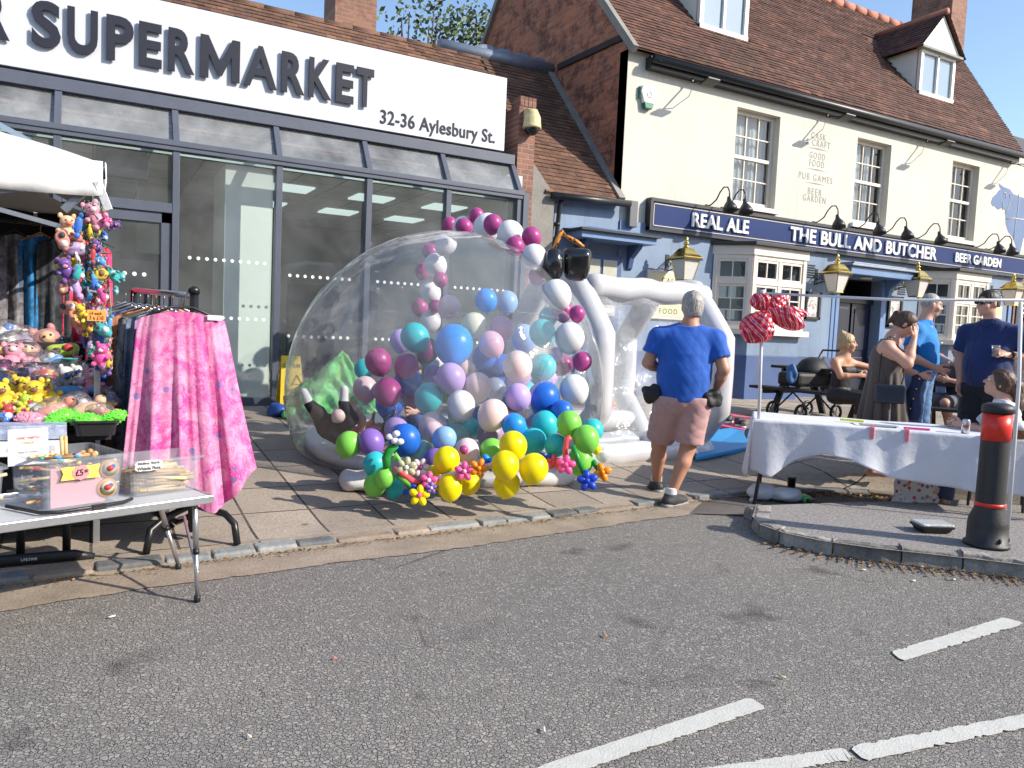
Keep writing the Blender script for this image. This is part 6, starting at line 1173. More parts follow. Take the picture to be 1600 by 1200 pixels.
def paisley(name, base, light, accent, seed=0):
    m, t, b, N, L = nmat(name); v = coords(t, (1, 1, 1), (0, 0, 0), (seed, seed*.7, 0)); 
    wv = N.new('ShaderNodeTexWave'); wv.wave_type = 'RINGS'; vo = N.new('ShaderNodeTexVoronoi'); L.new(v, vo.inputs['Vector']); vo.inputs['Scale'].default_value = 13
    n = noise(t, v, 5, 4, .6, 2.0); n2 = noise(t, v, 24, 4, .65, 4.0); n3 = noise(t, v, 9, 2, .5, 1.5)
    cc = ramp(t, n, [(.35, base), (.5, tuple((x+y)/2 for x, y in zip(base, light))), (.62, light)])
    rings = mth(t, 'SINE', mth(t, 'MULTIPLY', vo.outputs['Distance'], 95)); cc = mix(t, ramp(t, rings, [(.55, (0, 0, 0)), (.75, (.7,)*3)]), cc, tuple(x*.55 for x in base))
    cc = mix(t, ramp(t, n2, [(.56, (0, 0, 0)), (.60, (.5,)*3)]), cc, tuple(min(1, x*1.1+.03) for x in light)); sp = N.new('ShaderNodeSeparateColor'); L.new(vo.outputs['Color'], sp.inputs[0])
    k = mth(t, 'MULTIPLY', ramp(t, sp.outputs[0], [(.72, (0, 0, 0)), (.74, (1, 1, 1))], 'CONSTANT'), ramp(t, vo.outputs['Distance'], [(.22, (1, 1, 1)), (.27, (0, 0, 0))])); cc = mix(t, mth(t, 'MULTIPLY', k, .85), cc, accent)
    L.new(cc, b.inputs[0]); b.inputs['Roughness'].default_value = .75; b.inputs['Sheen Weight'].default_value = .15; bump(t, b, noise(t, v, 130, 2), .1, .003); return m
M_PINK = paisley('pink paisley silk', (.58, .045, .28), (.78, .33, .48), (.12, .14, .36))
t = thing('pink_skirt', 'long pink paisley skirt hanging at the front of the black rack', 'skirt', (.5, 4.98, 1.45))
SX = .48
def skirt(u, v):
    a = 2*math.pi*u; c = math.cos(a); sn = math.sin(a)
    vv = .0 if v < .12 else (v-.12)/.88
    w = .235+.02*min(1, v/.12)+.13*vv; L_ = 1.06+.10*math.sin(c*4+.6)*vv+.10*(c > 0)*c*(1-c)*2*vv-.20*max(0, -c)**2*vv*0
    fo = (.004+.022*vv)*math.sin(c*13+.7+1.2*math.sin(c*3))+(.003+.016*vv)*math.sin(c*24+2+1.5*math.sin(c*4+vv))+(.004+.006*vv)*math.sin(c*47+vv*2)*abs(math.sin(c*2+1))
    x = SX+c*w+.05*vv; y = 4.985+sn*(.05+.05*vv)*(1-abs(c)**6)+fo*(1 if sn < 0 else .5)+.05*vv*(-1 if sn < 0 else 1)
    drop = .05*abs(c)**2*(1-min(1, v*8))+(.075*math.exp(-(c*3.5)**2) if sn < 0 else 0)*(1-min(1, v*9))
    return V((x, y, 1.475-drop-L_*v))
s = MB(); s.grid(skirt, 140, 40, wrap=True); s.build('cloth', M_PINK, t)
s = MB(); s.tube([(SX-.2, 4.985, 1.44), (SX-.06, 5.02, 1.50), (SX+.06, 5.05, 1.50), (SX+.22, 5.0, 1.43)], .009, 8); s.tube([(SX, 5.03, 1.50), (SX+.02, 5.08, 1.57), (SX+.04, 5.1, 1.61)], .003, 5); s.build('hanger', M_BLK, t); s = MB(); s.box((SX+.17, 4.935, 1.445), (.085, .004, .03), .1); s.build('price_label', M_CARD, t)
GR = [('dark red patterned dress behind the pink skirt on the rack', (.30, .02, .05), (.45, .15, .2), (.1, .12, .3)), ('purple patterned dress third along the rack', (.14, .05, .22), (.35, .2, .4), (.1, .3, .3)), ('blue grey patterned dress fourth along the rack', (.06, .10, .18), (.25, .3, .4), (.3, .1, .2)), ('black and white patterned dress fifth along the rack', (.02, .02, .025), (.3, .32, .34), (.2, .05, .1)), ('rust coloured dress sixth along the rack', (.28, .06, .03), (.5, .22, .1), (.05, .05, .2)), ('royal blue dress seventh along the rack', (.015, .03, .22), (.10, .15, .45), (.5, .1, .1)), ('multicoloured dress eighth along the rack', (.04, .10, .20), (.45, .3, .2), (.5, .1, .05)), ('dark navy dress at the far end of the rack', (.01, .012, .04), (.06, .07, .14), (.1, .2, .1))]
for i, (lb, a, b, c) in enumerate(GR):
    k = (i+1)/9.2; p = bt.lerp(bb, k); garment('dress', lb, 'dress', (p.x-.03-.01*i, p.y, p.z-.12), (1, .05, 0), .44, 1.05+.06*(i % 3), .18, paisley('dress cloth %s' % 'abcdefgh'[i], a, b, c, i+1), 'dresses hanging on the black rack', 6, i+40, .06, hm=hangers if i in (1, 3) else M_STEEL)
# folding camp table at the kerb with tubs of wooden toys
M_LAM = M('pale grey laminate', (.50, .51, .52), .4, .05, 5)
cu_ = V((.945, .327, 0)); cv_ = V((-.327, .945, 0)); FRc = V((.535, 4.09, 0)); TZ = .545
def tp(u, v, z=TZ): return FRc-cu_*u+cv_*v+V((0, 0, z))
ca_ = math.atan2(cu_.y, cu_.x)
t = thing('camp_table', 'folding aluminium camp table on the kerb edge carrying clear tubs', 'table', tp(.6, .3, 0)); s = MB(); s.box(tp(.75, .29, TZ-.012), (1.5, .58, .02), ca_); s.build('table_top', M_LAM, t, bevel=.004)
s = MB(); s.box(tp(.75, -.006, TZ-.018), (1.52, .014, .042), ca_); s.box(tp(.75, .586, TZ-.018), (1.52, .014, .042), ca_); s.box(tp(-.006, .29, TZ-.018), (.014, .60, .042), ca_); s.build('aluminium_edge', M_STEEL, t, bevel=.004)
for v_, (fx_, fy_) in ((.05, (.478, 4.09)), (.53, (.44, 4.66))):
    s = MB(); a = tp(.06, v_, TZ-.03); b = V((fx_, fy_, .0)); s.tube([a, a.lerp(b, .48)], .0145, 12); s.tube([a.lerp(b, .48), b+V((0, 0, .03))], .0115, 12); lg = s.build('leg', M_STEEL, t)
    s = MB(); s.lathe([(.016, 0), (.017, .028), (.013, .032)], b, 12); s.build('rubber_foot', M_BLK, lg); s = MB(); s.lathe([(.0165, -.012), (.0165, .012)], a.lerp(b, .5), 12); s.build('collar', M_BLK, lg)
s = MB(); a = V((.478, 4.09, .15)); b = V((.44, 4.66, .26)); s.tube([a, a.lerp(b, .35)+V((0, 0, .05)), a.lerp(b, .7)+V((0, 0, .12)), b+V((0, 0, .04))], .008, 8); s.build('leg_brace', M_STEEL, t)
s = MB(); s.tube([tp(1.38, .05, TZ-.03), tp(1.42, .05, 0)], .013); s.build('leg', M_STEEL, t); s = MB(); s.tube([tp(1.38, .53, TZ-.03), tp(1.42, .53, 0)], .013); s.build('leg', M_STEEL, t)
def tub_mat():
    m, t, b, N, L = nmat('clear polypropylene'); N.remove(b); tr = N.new('ShaderNodeBsdfTransparent'); tr.inputs[0].default_value = (.93, .94, .96, 1); df = N.new('ShaderNodeBsdfPrincipled'); df.inputs['Base Color'].default_value = (.66, .68, .72, 1); df.inputs['Roughness'].default_value = .25
    mx = N.new('ShaderNodeMixShader'); L.new(ramp(t, noise(t, coords(t), 6, 3), [(.3, (.10,)*3), (.7, (.20,)*3)]), mx.inputs[0]); L.new(tr.outputs[0], mx.inputs[1]); L.new(df.outputs[0], mx.inputs[2]); L.new(mx.outputs[0], N['Material Output'].inputs[0]); return m
M_TUB = tub_mat()
def tub(label, fl, L_, W_, H, rz, name='storage_tub'):
    d = V((math.cos(rz), math.sin(rz), 0)); e = V((-d.y, d.x, 0)); c = V(fl)+d*L_/2+e*W_/2; t = thing(name, label, 'storage tub', c, 'clear storage tubs on the camp table'); s = MB(); tray(s, c, L_, W_, H, .004, .93, rz, .014); s.build('tub_body', M_TUB, t); return t, c, d, e
r1 = math.atan2(.13, .31)
t1, c1, d1, e1 = tub('larger clear tub of painted wooden toys with a five pound price card', (-.19, 3.925, TZ+.002), .36, .40, .235, r1)
t2, c2, d2, e2 = tub('clear tub of bamboo whistles at the right end of the camp table', (.165, 4.13, TZ+.002), .37, .26, .18, ca_+.02)
t0_, c0, d0, e0 = tub('clear tub cut off by the left edge of the picture', (-.66, 3.83, TZ+.002), .36, .36, .21, r1)
M_BAM = M('bamboo', (.62, .42, .17), .5, .2, 30); BAMS = [M_BAM, M('dark bamboo', (.42, .24, .09), .5, .2, 30), M('pale bamboo', (.70, .55, .28), .5, .15, 30)]
k_ = random.Random(9); n_ = 0
for j in range(7):
    for i in range(8):
        p = c2+e2*(-.10+.2*i/7)+V((0, 0, .018+.0155*j+k_.uniform(-.002, .002)))+d2*k_.uniform(-.035, .035)
        if n_ < 3:
            o = MB().tube([(-.125, 0, 0), (.125, 0, 0)], .0085, 8).tube([(-.09, 0, 0), (-.086, 0, 0)], .0092, 8, 1).build('bamboo_whistle', [BAMS[n_], M('red band', (.4, .05, .04), .5) if n_ == 0 else M_BAM]); o0 = o
            if n_ == 0: PB = []
            PB.append(o)
        else: o = PB[n_ % 3].copy(); COL.objects.link(o); o.name = 'bamboo_whistle'
        o.location = p; o.rotation_euler = (k_.uniform(0, 3), k_.uniform(-.1, .1), math.atan2(d2.y, d2.x)+k_.gauss(0, .13)); tag(o, 'bamboo whistle in the heap inside the right hand clear tub', 'whistle', 'bamboo whistles in the clear tub'); n_ += 1
def cardsign(label, p, ax, up, w_, h_, mat_, lines, name='sign_card', star=False):
    ax = V(ax).normalized(); up = V(up).normalized(); n = ax.cross(up); t = thing(name, label, 'sign card', p); s = MB(); p = V(p)
    if star:
        pts = []
        for i in range(36): a = 2*math.pi*i/36; q = 1 if i % 2 else .90; pts.append((w_/2*q*math.copysign(abs(math.cos(a))**.45, math.cos(a)), h_/2*q*math.copysign(abs(math.sin(a))**.45, math.sin(a))))
        s.prism(pts, p, ax, up, n*-.003)
    else: s.prism([(-w_/2, -h_/2), (w_/2, -h_/2), (w_/2, h_/2), (-w_/2, h_/2)], p, ax, up, n*-.003)
    s.build('card', mat_, t)
    for tx, y, h, w2, mm in lines: s = MB(); text_mb(s, tx, p+up*y+n*.001, ax, up, w2, h, .001, .015, 0, 'C'); s.build('lettering', mm, t)
    return t
up0 = V((0, 0, 1))
f2 = c2-e2*.135+V((0, 0, .155)); cardsign('white starburst label reading sliding stick whistle flute on the tub', f2-d2*.10-e2*.012, d2, up0, .14, .055, M_CARD, [('Sliding Stick', .003, .017, .11, M_BLK), ('Whistle Flute', -.021, .017, .115, M_BLK)], star=True)
f1 = c1-e1*.188; M_PCARD = M('pink card', (.80, .36, .40), .6, .05, 6)
s = MB(); s.box(f1+d1*-.02+e1*.012+V((0, 0, .10)), (.235, .003, .18), r1); tag(s.build('pink_card', M_PCARD), 'pink card inside the front of the larger clear tub', 'card')
t = thing('price_star', 'yellow and pink five pound price star on the larger clear tub', 'price tag', f1); s = MB(); q = f1+d1*-.02-e1*.016+V((0, 0, .165)); s.prism([(-.085, -.03), (-.075, 0), (-.085, .03), (.085, .03), (.075, 0), (.085, -.03)], q, d1, up0, e1*.002); s.build('yellow_ribbon', M('yellow card', (.85, .66, .10), .6), t)
s = MB(); s.prism([(.04*(1 if i % 2 else .86)*math.cos(i*math.pi/10), .036*(1 if i % 2 else .86)*math.sin(i*math.pi/10)) for i in range(20)], q-e1*.003, d1, up0, e1*.002); s.build('pink_star', M('salmon card', (.85, .28, .30), .6), t); s = MB(); text_mb(s, '£5', q-e1*.0045-d1*.008+V((0, 0, -.014)), d1, up0, .034, .030, .001, .02, 0, 'C'); text_mb(s, '00', q-e1*.0045+d1*.021+V((0, 0, -.002)), d1, up0, .015, .015, .001, .01, 0, 'C'); s.build('lettering', M_BLK, t)
pb = AZ(45, 692, .80); cardsign('white card reading hand painted behind the larger clear tub', c1-d1*.13+e1*.10+V((0, 0, .255)), d1, V((-.02, .25, 1)), .17, .17, M_CARD, [('HAND PAINTED', .035, .014, .10, M('dull red ink', (.4, .08, .08), .7)), ('DESIGN', .012, .013, .05, M('dull orange ink', (.5, .25, .05), .7)), ('Made in Ecuador', -.03, .013, .085, M_SOOT)])
# painted drums and sticks in the tub
for i, (u, z, col_, lb) in enumerate(((.115, .165, (.75, .50, .18), 'round hand drum with painted bird, upper one in the larger tub'), (.105, .075, (.70, .52, .32), 'round hand drum with painted face, lower one in the larger tub'))):
    t = thing('hand_drum', lb, 'toy drum', c1, 'hand drums in the larger tub'); q = f1+d1*u+e1*.024+V((0, 0, z)); s = MB(); s.lathe([(.040, 0), (.046, .004), (.046, .022), (.040, .026)], q, 22, 0, True, -e1); s.build('drum_rim', M('drum wood %d' % i if 0 else 'drum wood', (.55, .25, .07), .5), t)
    s = MB(); s.lathe([(.037, .027), (.0, .0275)], q, 22, 0, True, -e1); s.build('drum_skin', M('drum skin', (.72, .58, .36), .6), t); s = MB(); s.ball(q-e1*.028+V((0, 0, .004)), (.018, .018, .014), 10, 7); s.ball(q-e1*.028+d1*.014+V((0, 0, .012)), (.012, .012, .01), 8, 6, 1); s.build('painted_motif', [tmat('red'), tmat('blue')], t)
k_ = random.Random(31); SC = ['red', 'sky blue', 'white', 'peach', 'teal', 'brown', 'purple', 'orange']
for i in range(26):
    c = SC[i % 8]; p = c1+d1*k_.uniform(-.12, .12)+e1*k_.uniform(-.12, .14)+V((0, 0, .04+.0075*i)); o = MB().tube([(-.10, 0, 0), (.10, 0, 0)], .007, 8).tube([(.02, 0, 0), (.05, 0, 0)], .0078, 8, 1).tube([(-.06, 0, 0), (-.03, 0, 0)], .0078, 8, 1).ball((.1, 0, 0), .014, 10, 7, 0).build('painted_stick', [BAMS[i % 3], tmat(c)]); o.location = p; o.rotation_euler = (0, k_.uniform(-.25, .25), k_.uniform(-.9, .9)+.3); tag(o, 'painted wooden stick toy heaped in the larger clear tub', 'stick toy', 'painted sticks in the larger clear tub')
for i in range(14):
    c = SC[(i*3) % 8]; p = c0+d0*k_.uniform(-.13, .13)+e0*k_.uniform(-.14, .12)+V((0, 0, .03+.01*i)); o = MB().tube([(-.12, 0, 0), (.12, 0, 0)], .008, 8).tube([(.02, 0, 0), (.07, 0, 0)], .009, 8, 1).build('painted_stick', [BAMS[i % 3], tmat(c)]); o.location = p; o.rotation_euler = (0, k_.uniform(-.15, .15), k_.uniform(-.8, .8)); tag(o, 'painted stick in the clear tub cut off at the left', 'stick toy', 'painted sticks in the left clear tub')
for u in (-.03, -.015): s = MB(); q = c1+e1*.12+d1*(.06+u)+V((0, 0, .12)); s.tube([q, q+V((.0+u*.3, 0, .17))], .008, 8); tag(s.build('bamboo_tube', M_BAM), 'bamboo tube standing upright at the back of the larger tub', 'bamboo tube', 'upright bamboo tubes')
s = MB(); a = f1-d1*.24-e1*.04; pts = [c1-d1*.26-e1*.02+V((0, 0, .012)), f1-d1*.20-e1*.05+V((0, 0, .012)), f1-d1*.14-e1*.085+V((0, 0, .012)), f1+d1*.02-e1*.085+V((0, 0, .012)), f1+d1*.15-e1*.07+V((0, 0, .012)), f1+d1*.205-e1*.03+V((0, 0, .012))]
s.tube(pts, .009, 8); s.box(f1+d1*.03-e1*.088+V((0, 0, .012)), (.06, .022, .022), r1); tag(s.build('tub_strap', M_BLKP), 'black plastic carrying handle lying around the foot of the larger tub', 'handle')
# ================================================================== figures: one continuous surface each, from blended rounded limbs
def nets(d, org, h):
    nx, ny, nz = d.shape; ins = d < 0
    c = np.zeros((nx-1, ny-1, nz-1), np.int16)
    for i in (0, 1):
        for j in (0, 1):
            for k in (0, 1): c += ins[i:nx-1+i, j:ny-1+j, k:nz-1+k]
    act = (c > 0) & (c < 8); idx = np.argwhere(act); N_ = len(idx)
    vid = -np.ones(act.shape, np.int64); vid[act] = np.arange(N_)
    acc = np.zeros((N_, 3)); cnt = np.zeros(N_); I, J, K = idx.T
    cor = [(i, j, k) for i in (0, 1) for j in (0, 1) for k in (0, 1)]
    for a in cor:
        for ax in range(3):
            if a[ax]: continue
            b = list(a); b[ax] = 1
            da = d[I+a[0], J+a[1], K+a[2]]; db = d[I+b[0], J+b[1], K+b[2]]; m = (da < 0) != (db < 0)
            t = np.where(m, da/(da-db+1e-12), 0); p = np.array(a, float)[None, :].repeat(N_, 0); p[:, ax] += t
            acc[m] += p[m]; cnt[m] += 1
    V_ = (idx+acc/cnt[:, None])*h+np.array(org); F_ = []
    for ax in range(3):
        o1, o2 = [(1, 2), (2, 0), (0, 1)][ax]; sl0 = [slice(None)]*3; sl1 = [slice(None)]*3; sl0[ax] = slice(0, -1); sl1[ax] = slice(1, None)
        A = ins[tuple(sl0)]; B = ins[tuple(sl1)]; e = np.argwhere(A != B); e = e[(e[:, o1] > 0) & (e[:, o2] > 0) & (e[:, o1] < d.shape[o1]-1) & (e[:, o2] < d.shape[o2]-1)]
        if not len(e): continue
        flip = A[tuple(e.T)]; q = []
        for s1, s2 in ((-1, -1), (0, -1), (0, 0), (-1, 0)):
            z = e.copy(); z[:, o1] += s1; z[:, o2] += s2; q.append(vid[tuple(z.T)])
        q = np.stack(q, 1); q[~flip] = q[~flip][:, ::-1]; F_.append(q)
    F_ = np.concatenate(F_); F_ = F_[(F_ >= 0).all(1)]; return V_, F_

class Body:
    """distance field on a grid; every limb is blended in only near itself"""
    def __init__(s, lo, hi, h=.009):
        s.h = h; s.lo = np.array(lo, np.float32); s.n = np.ceil((np.array(hi)-np.array(lo))/h).astype(int)+1; s.d = np.full(tuple(s.n), .25, np.float32)
    def sub(s, lo, hi):
        a = np.clip(np.floor((np.array(lo)-s.lo)/s.h).astype(int), 0, s.n-1); b = np.clip(np.ceil((np.array(hi)-s.lo)/s.h).astype(int)+1, 1, s.n)
        ax = [s.lo[i]+s.h*np.arange(a[i], b[i], dtype=np.float32) for i in range(3)]; return tuple(slice(a[i], b[i]) for i in range(3)), np.stack(np.meshgrid(*ax, indexing='ij'), -1)
    def put(s, di, sl, k, neg=False):
        d = s.d[sl]
        if neg: s.d[sl] = np.maximum(d, -di) if k <= 0 else -s.smin(-d, di, k)
        else: s.d[sl] = s.smin(d, di, k)
    @staticmethod
    def smin(a, b, k):
        if k <= 0: return np.minimum(a, b)
        h = np.clip(.5+.5*(b-a)/k, 0, 1); return b*(1-h)+a*h-k*h*(1-h)
    def cone(s, a, b, ra, rb, k=.03, fl=None, cap=False, neg=False):
        a = np.array(a, np.float32); b = np.array(b, np.float32); m = max(ra, rb)*(1 if fl is None else max(1, fl[1]))+k+.05
        sl, P = s.sub(np.minimum(a, b)-m, np.maximum(a, b)+m)
        if P.size == 0: return s
        q = P-a; ba = b-a; sc = 1
        if fl is not None:
            n = np.array(fl[0], np.float32); n = n/np.linalg.norm(n); q = q+n*(q@n)[..., None]*(1/fl[1]-1); ba = ba+n*(ba@n)*(1/fl[1]-1); sc = min(1, fl[1])
        L2 = max(1e-9, float(ba@ba)); t = np.clip(q@ba/L2, 0, 1); di = (np.linalg.norm(q-t[..., None]*ba, axis=-1)-(ra+(rb-ra)*t))*sc
        if cap: u = (b-a)/np.linalg.norm(b-a); di = np.maximum(di, (P-b)@u)
        s.put(di, sl, k, neg); return s
    def ell(s, c, r, k=.03, R=None, neg=False):
        c = np.array(c, np.float32); r = np.array(r, np.float32); m = r.max()+k+.05; sl, P = s.sub(c-m, c+m)
        if P.size == 0: return s
        q = P-c
        if R is not None: q = q @ np.array(R, np.float32)
        k0 = np.linalg.norm(q/r, axis=-1); k1 = np.linalg.norm(q/(r*r), axis=-1)+1e-9; s.put(k0*(k0-1)/k1, sl, k, neg); return s
    def cut(s, p, n):
        sl, P = s.sub(s.lo-1, s.lo+s.n*s.h+1); n = np.array(n, np.float32); n = n/np.linalg.norm(n); s.d = np.maximum(s.d, (P-np.array(p, np.float32))@n); return s
    def wrinkle(s, amp, freq, seed=0, strat=(1, 1, 1)):
        rr = np.random.RandomState(seed); sl, P = s.sub(s.lo-1, s.lo+s.n*s.h+1); w = np.zeros(P.shape[:3], np.float32); x = P+.05*np.sin(P[..., [1, 2, 0]]*9+seed)
        for i in range(5):
            d = rr.normal(size=3)*np.array(strat); d = d/np.linalg.norm(d)*freq*rr.uniform(.6, 1.6); w += (1-np.abs(np.sin(x@d.astype(np.float32)+rr.uniform(0, 6))))**2-.35
        s.d += amp*w/2.2*(np.abs(s.d) < .05); return s
    def mesh(s, name, mat, parent=None, T=None, smooth=1):
        d = np.pad(s.d, 1, constant_values=.2); V_, F_ = nets(d, s.lo-s.h, s.h)
        for _ in range(smooth):
            acc = np.zeros_like(V_); cn = np.zeros(len(V_))
            for i in range(4):
                a, b = F_[:, i], F_[:, (i+1) % 4]; np.add.at(acc, a, V_[b]); np.add.at(cn, a, 1)
            V_ = V_*.5+.5*acc/np.maximum(cn, 1)[:, None]
        if T is not None: V_ = V_ @ np.array(T.to_3x3()).T+np.array(T.translation)
        m = MB(); m.v = [tuple(v) for v in V_]; m.f = F_.tolist(); k = len(m.f); m.mi = [0]*k; m.sm = [True]*k; m.ti = [.5]*k; return m.build(name, mat, parent)

def skin(name, c):
    m, t, b, N, L = nmat(name); v = coords(t); n = noise(t, v, 9, 4); L.new(mix(t, ramp(t, n, [(.35, (0, 0, 0)), (.7, (.55,)*3)]), c, (min(1, c[0]*1.08), c[1]*.82, c[2]*.78)), b.inputs[0]); b.inputs['Roughness'].default_value = .5
    b.inputs['Subsurface Weight'].default_value = .15; b.inputs['Subsurface Radius'].default_value = (.02, .008, .004); b.inputs['Subsurface Scale'].default_value = .5; bump(t, b, noise(t, v, 220, 2), .12, .002); return m
SK1 = skin('lightly tanned skin', (.50, .26, .17)); SK2 = skin('fair skin', (.58, .34, .25)); SK3 = skin('warm tan skin', (.56, .30, .18))  # three complexions, each the skin's own tone
def cl(name, c, rough=.85, var=.14): return M(name, c, rough, var, 12, .12, 260, sheen=.2)
M_EYE = M('eye white', (.7, .68, .66), .2, .02); M_IRIS = M('dark iris', (.03, .02, .015), .15, .1)
A3 = np.array
def hand(B, w, d, n, side, curl=.5, spread=.25, sc=1.0, thumb=.6):
    """palm from wrist w along d, palm facing n; five separate bent fingers"""
    w = V(w); d = V(d).normalized(); n = V(n); n = (n-d*n.dot(d)).normalized(); x = d.cross(n)*side
    B.ell(w+d*.045*sc, (.042*sc, .038*sc, .016*sc), .012, np.stack([np.array(d), np.array(x), np.array(n)], 1)); B.cone(w, w+d*.03*sc, .026*sc, .03*sc, .012, (n, .7))
    for i, L_ in enumerate((.070, .078, .073, .058)):
        o = w+d*.082*sc+x*(.030-.020*i)*sc; fd = (d+x*(spread*(.5-.33*i))).normalized(); a = o
        for j, seg in enumerate((.45, .32, .26)):
            c = curl*(.35+.5*j); dd = (fd*math.cos(c)+n*math.sin(c)).normalized(); b = a+dd*L_*seg*sc; B.cone(a, b, (.0095-.0008*j)*sc, (.009-.0009*j)*sc, .004); a = b
    o = w+d*.025*sc+x*.032*sc; a = o
    for seg, ang in ((.042, thumb), (.032, thumb*.5), (.024, thumb*.2)):
        dd = (d*math.cos(ang)+x*math.sin(ang)+n*curl*.35).normalized(); b = a+dd*seg*sc; B.cone(a, b, .0125*sc, .0105*sc, .008); a = b
def head(B, c, fwd, up, sc=1.0, neck=None):
    """skull, jaw, brow, nose, lips and ears; c is the middle of the head"""
    c = V(c); f = V(fwd).normalized(); u = V(up); u = (u-f*u.dot(f)).normalized(); x = f.cross(u); Rm = np.stack([np.array(x), np.array(f), np.array(u)], 1); q = lambda a, b, z: c+x*a*sc+f*b*sc+u*z*sc
    B.ell(q(0, -.012, .03), A3((.074, .092, .090))*sc, .02, Rm); B.ell(q(0, .022, -.035), A3((.058, .068, .078))*sc, .025, Rm); B.ell(q(0, .055, -.088), A3((.030, .026, .022))*sc, .025, Rm)
    B.cone(q(-.035, .082, .032), q(.035, .082, .032), .012*sc, .012*sc, .018); B.cone(q(0, .088, .012), q(0, .112, -.018), .008*sc, .0125*sc, .012); B.ell(q(.012, .098, -.022), A3((.009, .01, .008))*sc, .006); B.ell(q(-.012, .098, -.022), A3((.009, .01, .008))*sc, .006)
    B.cone(q(-.018, .088, -.050), q(.018, .088, -.050), .007*sc, .007*sc, .006); B.cone(q(-.015, .087, -.062), q(.015, .087, -.062), .008*sc, .008*sc, .006)
    for s_ in (-1, 1):
        B.ell(q(.030*s_, .088, .010), A3((.014, .010, .010))*sc, .004, Rm, neg=True); B.ell(q(.076*s_, -.008, -.005), A3((.010, .022, .032))*sc, .006, Rm); B.ell(q(.038*s_, .060, -.025), A3((.026, .028, .026))*sc, .02, Rm)
    if neck is not None: B.cone(q(0, -.02, -.06), neck, .056*sc, .062*sc, .03)
    return q, Rm
def eyes(q, parent, sc=1.0, T=None):
    for s_ in (-1, 1):
        m = MB(); p = T @ q(.030*s_, .083, .010) if T else q(.030*s_, .083, .010); f = (T.to_3x3() if T else Matrix.Identity(3)) @ (q(0, 1, 0)-q(0, 0, 0)).normalized(); m.ball(p, .0115*sc, 12, 8); m.ball(p+f*.0065*sc, .0062*sc, 10, 7, 1); m.build('eye', [M_EYE, M_IRIS], parent)
def hairshell(lo, hi, h, q, Rm, sc, hairline=.055, drop=-.06, vol=.012, seed=0, amp=.006, extra=None, fz=.02):
    H = Body(lo, hi, h); H.ell(q(0, -.016, .034), A3((.074+vol, .092+vol, .090+vol))*sc, .0, Rm)
    if drop < -.03: H.ell(q(0, -.035, -.02), A3((.070+vol*.6, .070+vol*.6, .085))*sc, .02, Rm)
    f = q(0, 1, 0)-q(0, 0, 0); u = q(0, 0, 1)-q(0, 0, 0)
    H.ell(q(0, .10, -.035), A3((.088, .105, .098+hairline*.2))*sc, .01, Rm, neg=True)
    H.cut(q(0, 0, drop), -np.array(u.normalized())); H.cut(q(0, hairline, 0), np.array((f.normalized()-u.normalized()*.55)))
    if extra: extra(H)
    else:
        for s_ in (-1, 1): H.ell(q(.088*s_, .005, -.018), A3((.030, .034, .050))*sc, .008, Rm, neg=True)
    return H.wrinkle(amp, 120, seed, (1, 1, .35))
def frame_T(pos, fwd): f = V((fwd[0], fwd[1], 0)).normalized(); r = V((f.y, -f.x, 0)); T = Matrix(((r.x, f.x, 0, pos[0]), (r.y, f.y, 0, pos[1]), (0, 0, 1, pos[2]), (0, 0, 0, 1))); return T
LO, HI = (-.52, -.5, -.03), (.52, .62, 1.95)

def shoe(B_lo, B_hi, h, ank, d, name, mats, T, t, sole=True, sc=1.0):
    a = V(ank); d = V((d[0], d[1], d[2] if len(d) > 2 else 0)).normalized(); S_ = Body(B_lo, B_hi, h); S_.cone(a+V((0, 0, .0)), a-V((0, 0, .035)), .05*sc, .05*sc, .02); S_.cone(a-d*.045+V((0, 0, -.045)), a+d*.15*sc+V((0, 0, -.058)), .042*sc, .036*sc, .03, ((0, 0, 1), .8)); S_.cone(a+d*.03-V((0, 0, .03)), a+d*.10-V((0, 0, .05)), .042*sc, .036*sc, .03); S_.cut(a-V((0, 0, .083)), (0, 0, -1)); S_.cut(a+V((0, 0, .012)), (0, 0, 1))
    o = S_.mesh(name, mats[0], t, T)
    if sole:
        S_ = Body(B_lo, B_hi, h); S_.cone(a-d*.05+V((0, 0, -.083)), a+d*.155*sc+V((0, 0, -.083)), .044*sc, .041*sc, .03, ((0, 0, 1), .5)); S_.mesh('sole', mats[1], o, T)
    return o
